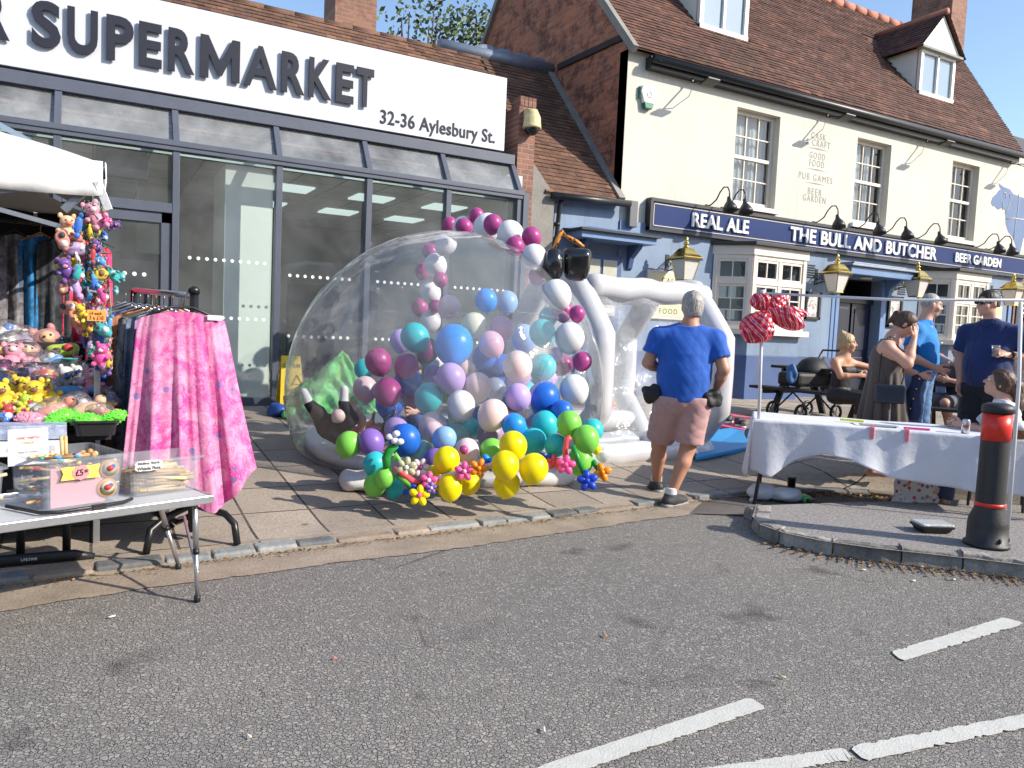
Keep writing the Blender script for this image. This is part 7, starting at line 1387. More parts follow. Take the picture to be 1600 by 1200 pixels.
def figure(label, pos, fwd, J, sk, g=1.0, h=.010, belly=0, feet=True, hands=(None, None), lo=LO, hi=HI, wom=0, sc=1.0, torso=True, eye=True):
    t = thing('person', label, 'person', pos); T = frame_T(pos, fwd); B = Body(lo, hi, h); P = {k: V(v) for k, v in J.items() if isinstance(v, tuple) and len(v) == 3}
    for k_ in ('shR', 'shL'): P[k_] = P[k_]-V((0, 0, .042*sc))
    B.cone(P['pel'], P['ch'], .125*g*sc, .13*g*sc, .05, ((0, 1, 0), .78)); B.cone(P['ch'], (P['shR']+P['shL'])/2-V((0, 0, .02)), .13*g*sc, .095*sc, .05, ((0, 1, 0), .72))
    B.cone(P['nk']-V((0, 0, .06*sc)), P['nk'], .075*sc, .058*sc, .05)
    for s_ in 'RL':
        sh, el, wr = P['sh'+s_], P['el'+s_], P['wr'+s_]; B.cone((P['ch']+V((0, 0, .06))).lerp(sh, .5), sh-V((0, 0, .012)), .072*g**.5*sc, .056*g**.5*sc, .05); B.cone(P['nk']-V((0, 0, .04)), sh-V((0, 0, .01)), .05*sc, .045*sc, .05); B.cone(sh-V((0, 0, .01)), el, .054*g**.5*sc, .043*g*sc, .03); B.cone(el, el.lerp(wr, .3), .042*g*sc, .043*g*sc, .02); B.cone(el.lerp(wr, .3), wr, .042*g*sc, .027*sc, .02)
        hd_ = hands[0 if s_ == 'R' else 1]
        if hd_: hand(B, wr, hd_[0], hd_[1], (1 if s_ == 'R' else -1), *hd_[2:3], sc=sc*(.92 if wom else 1.0))
        else: d = (wr-el).normalized(); hand(B, wr, d, (V((-1 if s_ == 'R' else 1, .2, 0))), (1 if s_ == 'R' else -1), .5, sc=sc*(.92 if wom else 1.0))
        hp, kn, an = P['hp'+s_], P['kn'+s_], P['an'+s_]; B.cone(P['pel'].lerp(hp, .6), hp, .10*g*sc, .095*g*sc, .04); B.cone(hp, kn, .092*g*sc, .06*g*sc, .03); B.cone(kn, kn.lerp(an, .3)+(V(0 if 0 else (0, -.015, 0))), .057*g*sc, .058*g*sc, .02); B.cone(kn.lerp(an, .3)+V((0, -.015, 0)), an, .058*g*sc, .036*sc, .02)
        if feet:
            fd = V(J.get('ft'+s_, (.1 if s_ == 'R' else -.1, 1, 0))).normalized(); B.cone(an, an-V((0, 0, .04*sc)), .036*sc, .034*sc, .015); B.cone(an-fd*.03*sc-V((0, 0, .055*sc)), an+fd*.12*sc-V((0, 0, .07*sc)), .032*sc, .024*sc, .02)
            for i in range(5): o = an+fd*(.13-.008*i)*sc+V((fd.y, -fd.x, 0))*(-.03+.015*i)*sc*(-1 if s_ == 'R' else 1)-V((0, 0, .078*sc)); B.cone(o, o+fd*.032*sc, .010*sc, .008*sc, .006)
    q, Rm = head(B, P['hd'], J['hf'], J.get('hu', (0, 0, 1)), J.get('hs', 1.0)*sc, P['nk'])
    o = B.mesh('body', sk, t, T)
    if eye: eyes(q, t, sc, T)
    return t, T, P, q, Rm
def top_(t, T, P, mat, name='shirt', g=1.0, hem=.88, slv=.62, amp=.006, belly=None, h=.010, lo=LO, hi=HI, neck=True, bust=0, sc=1.0, cuff=1.22, vneck=0):
    S_ = Body(lo, hi, h); S_.cone(P['pel']-V((0, 0, .02)), P['ch'], .145*g*sc, .148*g*sc, .06, ((0, 1, 0), .82)); S_.cone(P['ch'], (P['shR']+P['shL'])/2-V((0, 0, .015)), .148*g*sc, .108*sc, .06, ((0, 1, 0), .78)); S_.cone(P['nk']-V((0, 0, .08*sc)), P['nk']-V((0, 0, .012*sc)), .092*sc, .070*sc, .04)
    if belly: S_.ell(P['pel'].lerp(P['ch'], .45)+V((0, belly[0], 0)), belly[1], .06)
    if bust:
        for s_ in (-1, 1): S_.ell(P['ch']+V((.075*s_, .085*sc, .02)), (.08*bust, .075*bust, .08*bust), .05)
    for s_ in 'RL':
        sh, el = P['sh'+s_], P['el'+s_]; gs = g**.55; S_.cone((P['ch']+V((0, 0, .06*sc))).lerp(sh, .5), sh-V((0, 0, .012)), .090*gs*sc, .068*gs*sc, .06); S_.cone(P['nk']-V((0, 0, .03)), sh, .06*sc, .055*gs*sc, .05)
        if slv > 0: e = sh.lerp(el, slv); S_.cone(sh-V((0, 0, .01)), e, .068*gs*sc, .060*gs*sc*cuff, .04, None, True)
        else: pass
    S_.wrinkle(amp*.75, 34, int(abs(hem)*997) % 97, (1, 1, .45)); S_.cut((0, 0, hem), (0, 0, -1)); S_.cone(P['nk']-V((0, 0, .03)), P['nk']+V((0, .02, .2)), .068*sc, .075*sc, .0, None, False, True); S_.cut(P['nk']+V((0, 0, .005)), np.array((0, -.3, 1)))
    if slv <= 0:
        for s_, k in (('R', 1), ('L', -1)): S_.cut(P['sh'+s_]-V((k*.025, 0, 0)), (k, 0, .25))
    if vneck: S_.ell(P['nk']+V((0, .085, -.02)), (.06, .07, vneck), .0, None, True)
    return S_.mesh(name, mat, t, T)
def legs_(t, T, P, mat, name='shorts', g=1.0, waist=.98, f=.85, amp=.005, h=.010, lo=LO, hi=HI, sc=1.0, flare=1.15):
    S_ = Body(lo, hi, h); S_.cone(P['pel'], P['pel']+V((0, 0, .1*sc)), .150*g*sc, .145*g*sc, .05, ((0, 1, 0), .82))
    for s_ in 'RL':
        hp, kn, an = P['hp'+s_], P['kn'+s_], P['an'+s_]; S_.cone(P['pel'].lerp(hp, .5), hp, .115*g*sc, .112*g*sc, .05)
        if f <= 1: S_.cone(hp, hp.lerp(kn, f), .110*g*sc, .082*g*flare*sc, .025, None, True)
        else: S_.cone(hp, kn, .110*g*sc, .078*g*sc, .025); S_.cone(kn, kn.lerp(an, f-1), .076*g*sc, .062*sc, .02, None, True)
    S_.wrinkle(amp, 30, int(f*100) % 89); S_.cut((0, 0, waist), (0, 0, 1)); return S_.mesh(name, mat, t, T)
def cap_hair(t, T, q, Rm, mat, lo=LO, hi=HI, h=.008, sc=1.0, name='hair', **k):
    return hairshell(lo, hi, h, q, Rm, sc, **k).mesh(name, mat, t, T)
def hair_mat(name, c):
    m, t, b, N, L = nmat(name); v = coords(t, (1, 1, .16)); n = noise(t, v, 190, 3, .6, .6); n2 = noise(t, coords(t, (1, 1, .4)), 30, 3)
    cc = mix(t, ramp(t, n, [(.35, (0, 0, 0)), (.65, (1, 1, 1))]), tuple(x*.5 for x in c), tuple(min(1, x*1.5) for x in c)); L.new(mix(t, ramp(t, n2, [(.4, (0, 0, 0)), (.65, (.5,)*3)]), cc, tuple(x*.55 for x in c)), b.inputs[0]); b.inputs['Roughness'].default_value = .5; bump(t, b, n, .5, .004); return m
M_GREYH = hair_mat('short grey hair', (.36, .34, .32)); M_BRNH = hair_mat('brown hair', (.075, .036, .02)); M_DKH = hair_mat('dark brown hair', (.03, .018, .012)); M_BLH = hair_mat('blonde hair', (.52, .36, .18))
M_TEE = cl('royal blue jersey', (.002, .085, .44), .75); M_SHORTS = cl('dusty pink cotton', (.47, .265, .255)); M_SOCK = cl('white sock', (.7, .7, .7)); M_SHOE = M('charcoal trainer', (.04, .04, .045), .6, .4, 25, .3, 90); M_SOLE = M('grey rubber sole', (.28, .27, .25), .7, .2); M_BAGB = M('black nylon', (.012, .012, .014), .6, .3, 20, .4, 60)

# ---- man seen from behind, walking away
p = AD(1075, 640, 6.5); pos = V((p.x+.02, p.y+.06, 0))
J = dict(pel=(-.03, 0, .95), ch=(-.02, .01, 1.28), nk=(.0, .015, 1.525), hd=(.012, .045, 1.665), hs=1.06, hf=(-.12, 1, -.05), shR=(.205, 0, 1.455), elR=(.285, -.05, 1.17), wrR=(.245, .10, .96), shL=(-.245, .02, 1.455), elL=(-.325, .0, 1.19), wrL=(-.20, .22, 1.12), hpR=(.075, 0, .88), knR=(.045, .03, .49), anR=(-.075, -.03, .095), hpL=(-.125, .0, .88), knL=(-.185, .17, .49), anL=(-.18, .36, .12))
t, T, P, q, Rm = figure('grey haired man in royal blue t-shirt and pink shorts walking away from the viewer', pos, (.60, .80), J, SK1, 1.12, .0085, feet=False, hands=(((-.25, .35, -.9), (-1, .1, 0), .7), ((.6, .8, 0), (0, 0, -1), .6)), eye=False)
t.scale = (1.03, 1.03, 1.03); top_(t, T, P, M_TEE, 't_shirt', 1.34, .885, .66, .0055, (.0, (.215, .175, .22)), .0085); legs_(t, T, P, M_SHORTS, 'shorts', 1.20, .925, .86, .008, .0085, flare=1.22)
cap_hair(t, T, q, Rm, M_GREYH, sc=1.06, hairline=.06, drop=-.075, vol=.010, seed=3, amp=.006)
for s_, d in (('R', (.65, .75, 0)), ('L', (-.45, .9, -.35))):
    shoe(LO, HI, .0085, P['an'+s_], d, 'trainer', (M_SHOE, M_SOLE), T, t, sc=1.15); B = Body(LO, HI, .0085); B.cone(P['an'+s_]-V((0, 0, .02)), P['an'+s_]+V((0, 0, .065)), .047, .050, .01, None, True); B.mesh('sock', M_SOCK, t, T)
for c, r_ in (((-.275, -.02, .94), (.075, .08, .085)), ((.20, -.03, .925), (.10, .07, .075))): o = lump('waist_pouch', M_BAGB, T @ V(c), r_, '', '', int(c[0]*100)+60, None, t, (34, 22), .24)
s = MB(); s.tube([T @ (P['wrR'].lerp(P['elR'], .12)+V((.034*math.cos(a), .034*math.sin(a), .006*math.sin(a)))) for a in [i*.524 for i in range(12)]], .007, 6, closed=True); s.build('wristwatch', M_BAGB, t)

# ---- woman in brown dress, hand to her forehead
p = AD(1390, 600, 7.6); pos = V((p.x, p.y, ZP(p.x, p.y)))
J = dict(pel=(0, -.05, .88), ch=(0, -.055, 1.17), nk=(0, .0, 1.39), hd=(.0, .10, 1.505), hf=(.12, 1, -.55), hu=(0, .55, 1), shR=(.165, -.07, 1.33), elR=(.21, .11, 1.13), wrR=(.10, .17, 1.375), shL=(-.165, -.03, 1.33), elL=(-.21, .06, 1.08), wrL=(-.10, .28, 1.02), hpR=(.09, -.05, .82), knR=(.09, -.02, .45), anR=(.10, -.12, .09), hpL=(-.09, -.05, .82), knL=(-.09, .02, .45), anL=(-.10, .03, .09))
t, T, P, q, Rm = figure('woman in sleeveless brown dress pressing one hand to her forehead', pos, (_r.x*.93-_f.x*.3, _r.y*.93-_f.y*.3), J, SK2, 1.18, .0085, hands=(((-.15, .12, .95), (-.75, -.6, .1), .35), None), wom=1, eye=False)
M_DRESS = cl('brown grey jersey', (.085, .065, .055), .8)
S_ = Body(LO, HI, .0085); S_.cone((0, -.05, .98), (0, -.05, 1.17), .165, .158, .05, ((0, 1, 0), .9)); S_.cone((0, -.055, 1.15), (0, -.03, 1.32), .158, .105, .05, ((0, 1, 0), .82)); S_.ell((.07, .065, 1.17), (.085, .085, .085), .05); S_.ell((-.07, .065, 1.17), (.085, .085, .085), .05); S_.cone((.10, -.05, 1.27), (.125, -.055, 1.36), .06, .035, .04); S_.cone((-.10, -.04, 1.27), (-.125, -.03, 1.36), .06, .035, .04)
S_.wrinkle(.005, 30, 5); S_.cut((0, 0, .99), (0, 0, -1)); S_.cut((0, 0, 1.375), (0, -.15, 1)); S_.ell((0, .08, 1.37), (.085, .09, .10), 0, None, True); S_.mesh('dress_bodice', M_DRESS, t, T)
s = MB(); s.grid(lambda u, v: T @ V(((.165+.10*v+(.004+.028*v)*math.sin(u*2*math.pi*13+1.3*math.sin(u*19)))*math.cos(2*math.pi*u), -.045+(.16+.09*v+(.004+.026*v)*math.sin(u*2*math.pi*13+1))*math.sin(2*math.pi*u), 1.035-.74*v+.012*math.sin(u*40)*v)), 130, 26, wrap=True); s.build('dress_skirt', M_DRESS, t)
def pony(H): 
    H.ell(q(0, -.115, .045), (.035, .04, .045), .02); H.cone(q(0, -.12, .04), q(0, -.15, -.08), .03, .012, .02)
cap_hair(t, T, q, Rm, M_BRNH, hairline=.075, drop=-.05, vol=.010, seed=8, extra=pony)
s = MB(); s.tube([T @ V(v) for v in ((.10, -.05, 1.385), (.16, .06, 1.25), (.20, .09, 1.0), (.225, .07, .93))], .006, 6); s.tube([T @ V(v) for v in ((.10, -.06, 1.385), (.17, -.12, 1.2), (.22, -.13, .93))], .006, 6); s.build('bag_strap', M_BAGB, t)
M_NVBAG = M('navy leather', (.012, .018, .035), .35, .2, 20, .2, 90); s = MB(); s.box(T @ V((.245, -.03, .83)), (.085, .27, .18), math.atan2(T[1][0], T[0][0])); bg_ = tag(s.build('handbag', M_NVBAG, bevel=.02, seg=3), 'navy leather shoulder bag hanging at the woman in brown dress', 'handbag')
M_DENIM = M('dark denim', (.018, .03, .085), .8, .3, 14, .3, 200)
s = MB(); s.grid(lambda u, v: T @ V((-.13+(.045+.03*v)*math.cos(2*math.pi*u)+.012*math.sin(v*9), .27+(.06+.02*v)*math.sin(2*math.pi*u)+.015*math.sin(v*7+u*9)-.05*v, 1.05-.48*v)), 24, 18, wrap=True)
for i in range(4): s.ball(T @ V((-.055, .27-.02*i, .98-.1*i)), .011, 8, 6, 1)
s.build('folded_jacket', [M_DENIM, M_GOLD], t)

# ---- man in bright blue polo with a cup
def cupthing(label, p, fill=None, fh=.4, r=.040, hh=.105, cat='cup', tint=None):
    t = thing('plastic_cup', label, cat, p); s = MB(); p = V(p); s.lathe([(r*.72, 0), (r, hh), (r*1.04, hh), (r*1.04, hh+.004), (r*.97, hh), (r*.70, .004), (0, .004)], p, 20); s.build('cup_wall', M_CUP, t)
    if fill: s = MB(); s.lathe([(0, .006), (r*.70, .006), (r*(.70+.26*fh), hh*fh), (0, hh*fh)], p, 20); s.build('drink', fill, t)
    return t
M_CUP = glass('clear plastic cup', (.90, .92, .93), 1.4, .05, 0, 1.5, .22, 30); M_BEER = M('amber beer', (.62, .22, .02), .15, .05); M_ALE = M('dark red ale', (.14, .02, .008), .15, .05); M_COLA = M('dark cola', (.03, .012, .008), .15, .05); M_FOAM = M('beer foam', (.75, .70, .58), .7)
p = AD(1437, 560, 8.0); pos = V((p.x, p.y, ZP(p.x, p.y)))
J = dict(pel=(0, 0, .97), ch=(0, .01, 1.29), nk=(0, .02, 1.55), hd=(-.03, .06, 1.71), hf=(-.55, .8, -.12), shR=(.20, 0, 1.48), elR=(.30, -.02, 1.18), wrR=(.20, .20, 1.08), shL=(-.20, 0, 1.48), elL=(-.28, .06, 1.19), wrL=(-.17, .26, 1.13), hpR=(.10, 0, .9), knR=(.12, .02, .5), anR=(.13, -.02, .10), hpL=(-.10, 0, .9), knL=(-.11, .03, .5), anL=(-.12, .0, .10))
t, T, P, q, Rm = figure('cropped grey haired man in bright blue polo shirt holding a clear cup', pos, (.30, -.95), J, SK2, 1.06, .009, feet=False, hands=(None, ((.75, .55, .05), (.3, .1, -.9), .9)))
M_POLO = cl('bright blue pique', (.002, .19, .56)); top_(t, T, P, M_POLO, 'polo_shirt', 1.20, .90, .62, .008, (.02, (.18, .15, .2)), .009, vneck=.05); legs_(t, T, P, M('light blue denim', (.10, .19, .36), .85, .3, 12, .3, 200), 'jeans', 1.05, .98, 1.97, .006, .009)
cap_hair(t, T, q, Rm, M_GREYH, hairline=.085, drop=-.03, vol=.003, seed=2, amp=.002)
S_ = Body(LO, HI, .009); S_.cone(P['nk']-V((0, 0, .03)), P['nk']+V((0, -.005, .018)), .082, .070, .01, None, True); S_.cone(P['nk']-V((0, 0, .06)), P['nk']+V((0, 0, .06)), .058, .058, .0, None, False, True); S_.mesh('collar', M_POLO, t, T)
s = MB(); s.ball(T @ V((-.085, .175, 1.33)), (.014, .004, .008)); s.build('chest_emblem', M_LETW, t)
for s_ in 'RL': shoe(LO, HI, .01, P['an'+s_], (0, 1, 0), 'shoe', (M_SHOE, M_SOLE), T, t)
cupthing('clear cup with dark drink held by the man in bright blue polo', T @ V((-.055, .34, 1.085)), M_COLA, .35)
# ---- man in navy polo
p = AD(1546, 560, 7.5); pos = V((p.x, p.y, ZP(p.x, p.y)))
J = dict(pel=(0, 0, .97), ch=(0, .0, 1.30), nk=(0, .03, 1.56), hd=(.02, .09, 1.725), hf=(.35, 1, -.06), shR=(.215, .02, 1.49), elR=(.27, .0, 1.19), wrR=(.22, .08, .94), shL=(-.215, -.04, 1.49), elL=(-.30, -.14, 1.225), wrL=(-.20, .11, 1.24), hpR=(.10, 0, .9), knR=(.11, .02, .5), anR=(.12, -.02, .10), hpL=(-.10, 0, .9), knL=(-.11, .03, .5), anL=(-.12, .0, .10))
t, T, P, q, Rm = figure('dark haired man in navy polo, sunglasses and dark shorts holding a plastic cup', pos, (-.985, -.10), J, SK2, 1.15, .0085, feet=False, hands=(None, ((.25, .95, .12), (.7, -.2, -.6), .75)), eye=False)
M_NVP = cl('navy pique', (.006, .022, .11)); top_(t, T, P, M_NVP, 'polo_shirt', 1.34, .92, .72, .006, (.05, (.205, .185, .24)), .0085, vneck=.055, cuff=1.3); legs_(t, T, P, cl('black blue cotton', (.008, .010, .02)), 'shorts', 1.22, .95, .93, .007, .0085, flare=1.25)
cap_hair(t, T, q, Rm, M_DKH, hairline=.068, drop=-.035, vol=.012, seed=5, amp=.006)
S_ = Body(LO, HI, .0085); S_.cone(P['nk']-V((0, 0, .035)), P['nk']+V((0, -.01, .022)), .090, .076, .01, None, True); S_.cone(P['nk']-V((0, 0, .06)), P['nk']+V((0, 0, .08)), .060, .060, .0, None, False, True); S_.mesh('collar', M_NVP, t, T)
s = MB()
for k in (-1, 1): s.ball(T @ q(.032*k, .098, .012), (.026, .022, .018), 12, 8)
s.tube([T @ q(-.08, -.005, .016), T @ q(-.068, .075, .016), T @ q(0, .108, .016), T @ q(.068, .075, .016), T @ q(.08, -.005, .016)], .004, 6); s.build('sunglasses', M_BLK, t)
s = MB(); w_ = P['wrL'].lerp(P['elL'], .12); s.tube([T @ (w_+V((.02*math.cos(a)*.3+.034*math.cos(a)*.95, .0, .036*math.sin(a)))) for a in [i*.524 for i in range(12)]], .009, 6, closed=True); s.box(T @ (w_+V((-.038, 0, .008))), (.03, .03, .03)); s.build('wristwatch', M_BAGB, t)
for s_ in 'RL': shoe(LO, HI, .01, P['an'+s_], (0, 1, 0), 'shoe', (M_SHOE, M_SOLE), T, t)
cupthing('empty clear cup held by the man in navy polo', T @ V((-.145, .225, 1.215)), None)
# ---- seated woman with brown ponytail at the table end
p = AD(1568, 640, 6.75); pos = V((p.x, p.y, 0.0)); fw = (-_r.x*.95+_f.x*.3, -_r.y*.95+_f.y*.3)
J = dict(pel=(0, -.02, .53), ch=(0, .0, .80), nk=(0, .0, 1.03), hd=(0, .055, 1.175), hf=(.1, 1, .28), hu=(0, -.25, 1), shR=(.17, 0, .97), elR=(.22, .10, .74), wrR=(.10, .32, .78), shL=(-.17, .0, .97), elL=(-.22, .12, .75), wrL=(-.08, .33, .79), hpR=(.10, .0, .50), knR=(.13, .42, .50), anR=(.13, .42, .09), hpL=(-.10, 0, .50), knL=(-.13, .42, .50), anL=(-.13, .42, .09))
t, T, P, q, Rm = figure('seated woman with brown ponytail and white top at the end of the white table', pos, fw, J, SK2, 1.0, .0085, wom=1)
top_(t, T, P, cl('white cotton', (.68, .68, .68)), 'white_top', 1.12, .52, .75, .007, None, .0085, bust=.8, cuff=1.45); legs_(t, T, P, cl('blue denim skirt', (.03, .05, .12)), 'jeans', 1.0, .62, 1.9, .004, .01)
def pony2(H): H.ell(q(0, -.125, .03), (.04, .05, .05), .02); H.cone(q(0, -.14, .02), q(.0, -.20, -.13), .048, .05, .03); H.cone(q(0, -.20, -.13), q(.01, -.19, -.26), .05, .015, .03)
cap_hair(t, T, q, Rm, M_BRNH, hairline=.07, drop=-.06, vol=.014, seed=12, extra=pony2, amp=.008)
s = MB(); s.tube([T @ q(.045*math.cos(a), -.135, .03+.05*math.sin(a)) for a in [i*.524 for i in range(12)]], .012, 8, closed=True); s.ball(T @ q(.03, -.10, -.07), (.05, .03, .03)); s.build('hair_scarf', M('yellow patterned scarf', (.60, .38, .04), .7, .5, 40), t)
# ---- blonde woman at the picnic bench
p = AD(1316, 575, 9.9); zz = ZP(p.x, p.y); pos = V((p.x, p.y, zz)); fw = (_r.x*.55-_f.x*.84, _r.y*.55-_f.y*.84)
J = dict(pel=(0, -.02, .53), ch=(0, .0, .80), nk=(0, .02, 1.04), hd=(0, .05, 1.175), hf=(-.55, .75, 0), shR=(.16, 0, .98), elR=(.20, .12, .76), wrR=(.05, .26, .78), shL=(-.16, .0, .98), elL=(-.38, .14, .88), wrL=(-.58, .30, .84), hpR=(.10, .0, .50), knR=(.13, .40, .50), anR=(.13, .32, .09), hpL=(-.10, 0, .50), knL=(-.13, .40, .50), anL=(-.13, .34, .09))
t, T, P, q, Rm = figure('blonde woman in black strapless top seated at the picnic bench', pos, fw, J, SK3, .94, .0095, wom=1, lo=(-.8, -.5, -.03), hi=(.5, .7, 1.5))
S_ = Body(LO, HI, .0095); S_.cone((0, -.02, .55), (0, 0, .82), .135, .138, .05, ((0, 1, 0), .8)); S_.ell((.065, .075, .83), (.075, .07, .07), .04); S_.ell((-.065, .075, .83), (.075, .07, .07), .04); S_.cut((0, 0, .885), (0, 0, 1)); S_.wrinkle(.004, 30, 3); S_.mesh('strapless_top', M_BAGB, t, T); legs_(t, T, P, M_BAGB, 'trousers', .95, .62, 1.5, .004, .011)
def bun(H): H.ell(q(0, -.06, .125), (.04, .035, .035), .02); H.cone(q(.03, -.07, .13), q(.05, -.08, .16), .012, .006, .02); H.cone(q(-.02, -.07, .14), q(-.04, -.07, .17), .012, .006, .02)
cap_hair(t, T, q, Rm, M_BLH, hairline=.07, drop=-.055, vol=.012, seed=15, extra=bun, amp=.010, lo=LO, hi=(.5, .6, 1.5))
# ---- man at the far bench, only a leg shows
p = AD(1500, 580, 10.2); zz = ZP(p.x, p.y); pos = V((p.x, p.y, zz)); fw = (-_r.x*.9-_f.x*.3, -_r.y*.9-_f.y*.3)
J = dict(pel=(0, -.02, .53), ch=(0, .0, .82), nk=(0, .02, 1.06), hd=(0, .04, 1.2), hf=(0, 1, 0), shR=(.18, 0, 1.0), elR=(.24, .1, .76), wrR=(.12, .3, .8), shL=(-.18, .0, 1.0), elL=(-.24, .1, .76), wrL=(-.12, .3, .8), hpR=(.10, .0, .50), knR=(.14, .40, .52), anR=(.14, .32, .10), hpL=(-.10, 0, .50), knL=(-.13, .36, .50), anL=(-.13, .24, .10))
t, T, P, q, Rm = figure('man in grey shorts and black trainers seated at the bench behind the navy polo man', pos, fw, J, SK2, 1.05, .011, feet=False)
top_(t, T, P, cl('charcoal cotton', (.04, .04, .045)), 't_shirt', 1.1, .5, .6, .005, None, .011); legs_(t, T, P, cl('grey striped shorts', (.13, .13, .14)), 'shorts', 1.1, .62, .9, .004, .011); cap_hair(t, T, q, Rm, M_DKH, hairline=.07, drop=-.04, vol=.01, seed=6, h=.01)
for s_ in 'RL': shoe(LO, HI, .011, P['an'+s_], (0, 1, 0), 'trainer', (M_BAGB, M_SOLE), T, t)
# ---- woman in floral blouse at the right edge
p = AD(1612, 560, 8.8); zz = ZP(p.x, p.y); pos = V((p.x, p.y, zz))
J = dict(pel=(0, 0, .90), ch=(0, .0, 1.2), nk=(0, .02, 1.43), hd=(0, .06, 1.57), hf=(0, 1, -.1), shR=(.17, 0, 1.36), elR=(.22, .02, 1.1), wrR=(.10, .24, 1.08), shL=(-.17, .0, 1.36), elL=(-.23, .06, 1.10), wrL=(-.08, .28, 1.12), hpR=(.10, 0, .85), knR=(.1, .02, .47), anR=(.1, -.02, .09), hpL=(-.10, 0, .85), knL=(-.1, .02, .47), anL=(-.1, 0, .09))
t, T, P, q, Rm = figure('woman in pale floral blouse standing at the right edge of the picture', pos, (-_r.x, -_r.y), J, SK2, 1.05, .011, wom=1)
top_(t, T, P, cloth_mat('pale floral cotton', [(.12, .12, .16), (.62, .56, .52), (.70, .66, .62), (.45, .2, .2)], 22, 1.5), 'blouse', 1.2, .88, .7, .006, None, .011, bust=.9, cuff=1.4); legs_(t, T, P, M_BAGB, 'trousers', 1.05, .95, 1.95, .004, .011)
cap_hair(t, T, q, Rm, hair_mat('auburn hair', (.10, .03, .015)), hairline=.07, drop=-.09, vol=.016, seed=22, h=.01)
# ---- children inside the dome
def px3(x, y, D): return AD(x, y, D)
c0 = AD(520, 668, 6.85); pos = V((c0.x, c0.y, c0.z)); lo_, hi_ = (-.55, -.35, -.45), (.6, .6, .55)
# local frame: x to the picture's right, y away from the viewer, z up
def L_(x, y, D): q_ = AD(x, y, D)-pos; r_ = V((_r.x, _r.y, 0)).normalized(); f_ = V((_f.x, _f.y, 0)).normalized(); return (q_.dot(r_), q_.dot(f_), q_.z)
t = thing('person', 'child in black leggings lying inside the dome with white socked feet in the air', 'person', pos); T = frame_T(pos, (_f.x, _f.y)); B = Body(lo_, hi_, .009)
pel, kL, aL, kR, aR = (0, 0, 0), L_(497, 645, 6.75), L_(484, 632, 6.7), L_(548, 655, 6.75), L_(537, 630, 6.7); fL, fR = L_(475, 612, 6.68), L_(538, 608, 6.68); ch_, nk_ = L_(548, 685, 7.05), L_(572, 684, 7.2); hdp = L_(592, 675, 7.3)
def limbs(B, dr):
    B.cone(pel, ch_, .11+dr, .105+dr, .04)
def lg(B, dr):
    for hp, kn, an in (((-.06, 0, .0), kL, aL), ((.06, 0, 0), kR, aR)): B.cone(hp, kn, .075+dr, .052+dr, .03); B.cone(kn, an, .052+dr, .036+dr, .02)
limbs(B, 0); lg(B, 0)
for an, ft in ((aL, fL), (aR, fR)): B.cone(an, ft, .034, .026, .02)
B.cone(ch_, nk_, .09, .05, .04); el_, wr_ = L_(566, 655, 6.9), L_(556, 640, 6.75); B.cone(L_(562, 680, 7.1), el_, .042, .035, .02); B.cone(el_, wr_, .034, .025, .02); hand(B, V(wr_), V((-.7, -.3, .5)), V((0, -1, .2)), 1, .5, sc=.75); B.cone(L_(545, 690, 7.3), L_(580, 660, 7.25), .04, .03, .02); hand(B, V(L_(580, 660, 7.25)), V((.3, .2, .8)), V((-1, 0, 0)), 1, .4, sc=.75)
q, Rm = head(B, V(hdp), V((-.3, -.4, .85)), V((.9, .1, .2)), .92, V(nk_)); B.mesh('body', SK2, t, T); eyes(q, t, .9, T)
B = Body(lo_, hi_, .009); lg(B, .012); B.cone(pel, V(pel).lerp(V(ch_), .45), .122, .118, .03, None, True); B.wrinkle(.003, 40, 3); B.mesh('leggings', M('black leggings', (.012, .012, .014), .8, .2, 20), t, T)
B = Body(lo_, hi_, .009); B.cone(V(pel).lerp(V(ch_), .4), ch_, .118, .116, .03); B.cone(ch_, nk_, .112, .066, .03, None, True); B.wrinkle(.004, 40, 4); B.mesh('red_top', cl('red and white top', (.55, .06, .08)), t, T)
for an, ft in ((aL, fL), (aR, fR)): B = Body(lo_, hi_, .009); B.cone(V(an).lerp(V(ft), .1), ft, .042, .034, .01); B.mesh('sock', M_SOCK, t, T)
H = hairshell(lo_, hi_, .009, q, Rm, .92, .07, -.06, .012, 5); H.mesh('hair', M_BRNH, t, T)
q_ = cp(215, 790); balloon(AD(*q_, 6.7), 27/2.4*6.7/FPX, 'blush', 'blush balloon between the lying child\'s raised legs')
c0 = AD(648, 662, 7.35); pos = V((c0.x, c0.y, zg(c0.y)+.14)); J = dict(pel=(0, -.05, .20), ch=(0, .0, .42), nk=(0, .03, .60), hd=(0, .06, .72), hf=(.1, 1, -.3), shR=(.12, .02, .55), elR=(.18, .10, .38), wrR=(.10, .25, .36), shL=(-.12, .02, .55), elL=(-.18, .10, .38), wrL=(-.10, .25, .36), hpR=(.08, -.02, .18), knR=(.14, .28, .30), anR=(.12, .24, .07), hpL=(-.08, -.02, .18), knL=(-.14, .28, .30), anL=(-.12, .24, .07))
t, T, P, q, Rm = figure('child in blue jeans crouching among the balloons inside the dome', pos, (-.7, -.7), J, SK2, .72, .01, sc=.85, wom=1, lo=(-.4, -.4, -.03), hi=(.4, .5, .95))
top_(t, T, P, cl('magenta top', (.42, .04, .20)), 'top', .80, .2, .9, .004, None, .01, (-.4, -.4, -.03), (.4, .5, .95), sc=.85); legs_(t, T, P, M('blue denim', (.03, .07, .22), .85, .3, 12), 'jeans', .78, .34, 1.9, .004, .01, (-.4, -.4, -.03), (.4, .5, .95), sc=.85); cap_hair(t, T, q, Rm, M_BRNH, (-.4, -.4, -.03), (.4, .5, .95), .01, .85, hairline=.07, drop=-.08, vol=.014, seed=9)
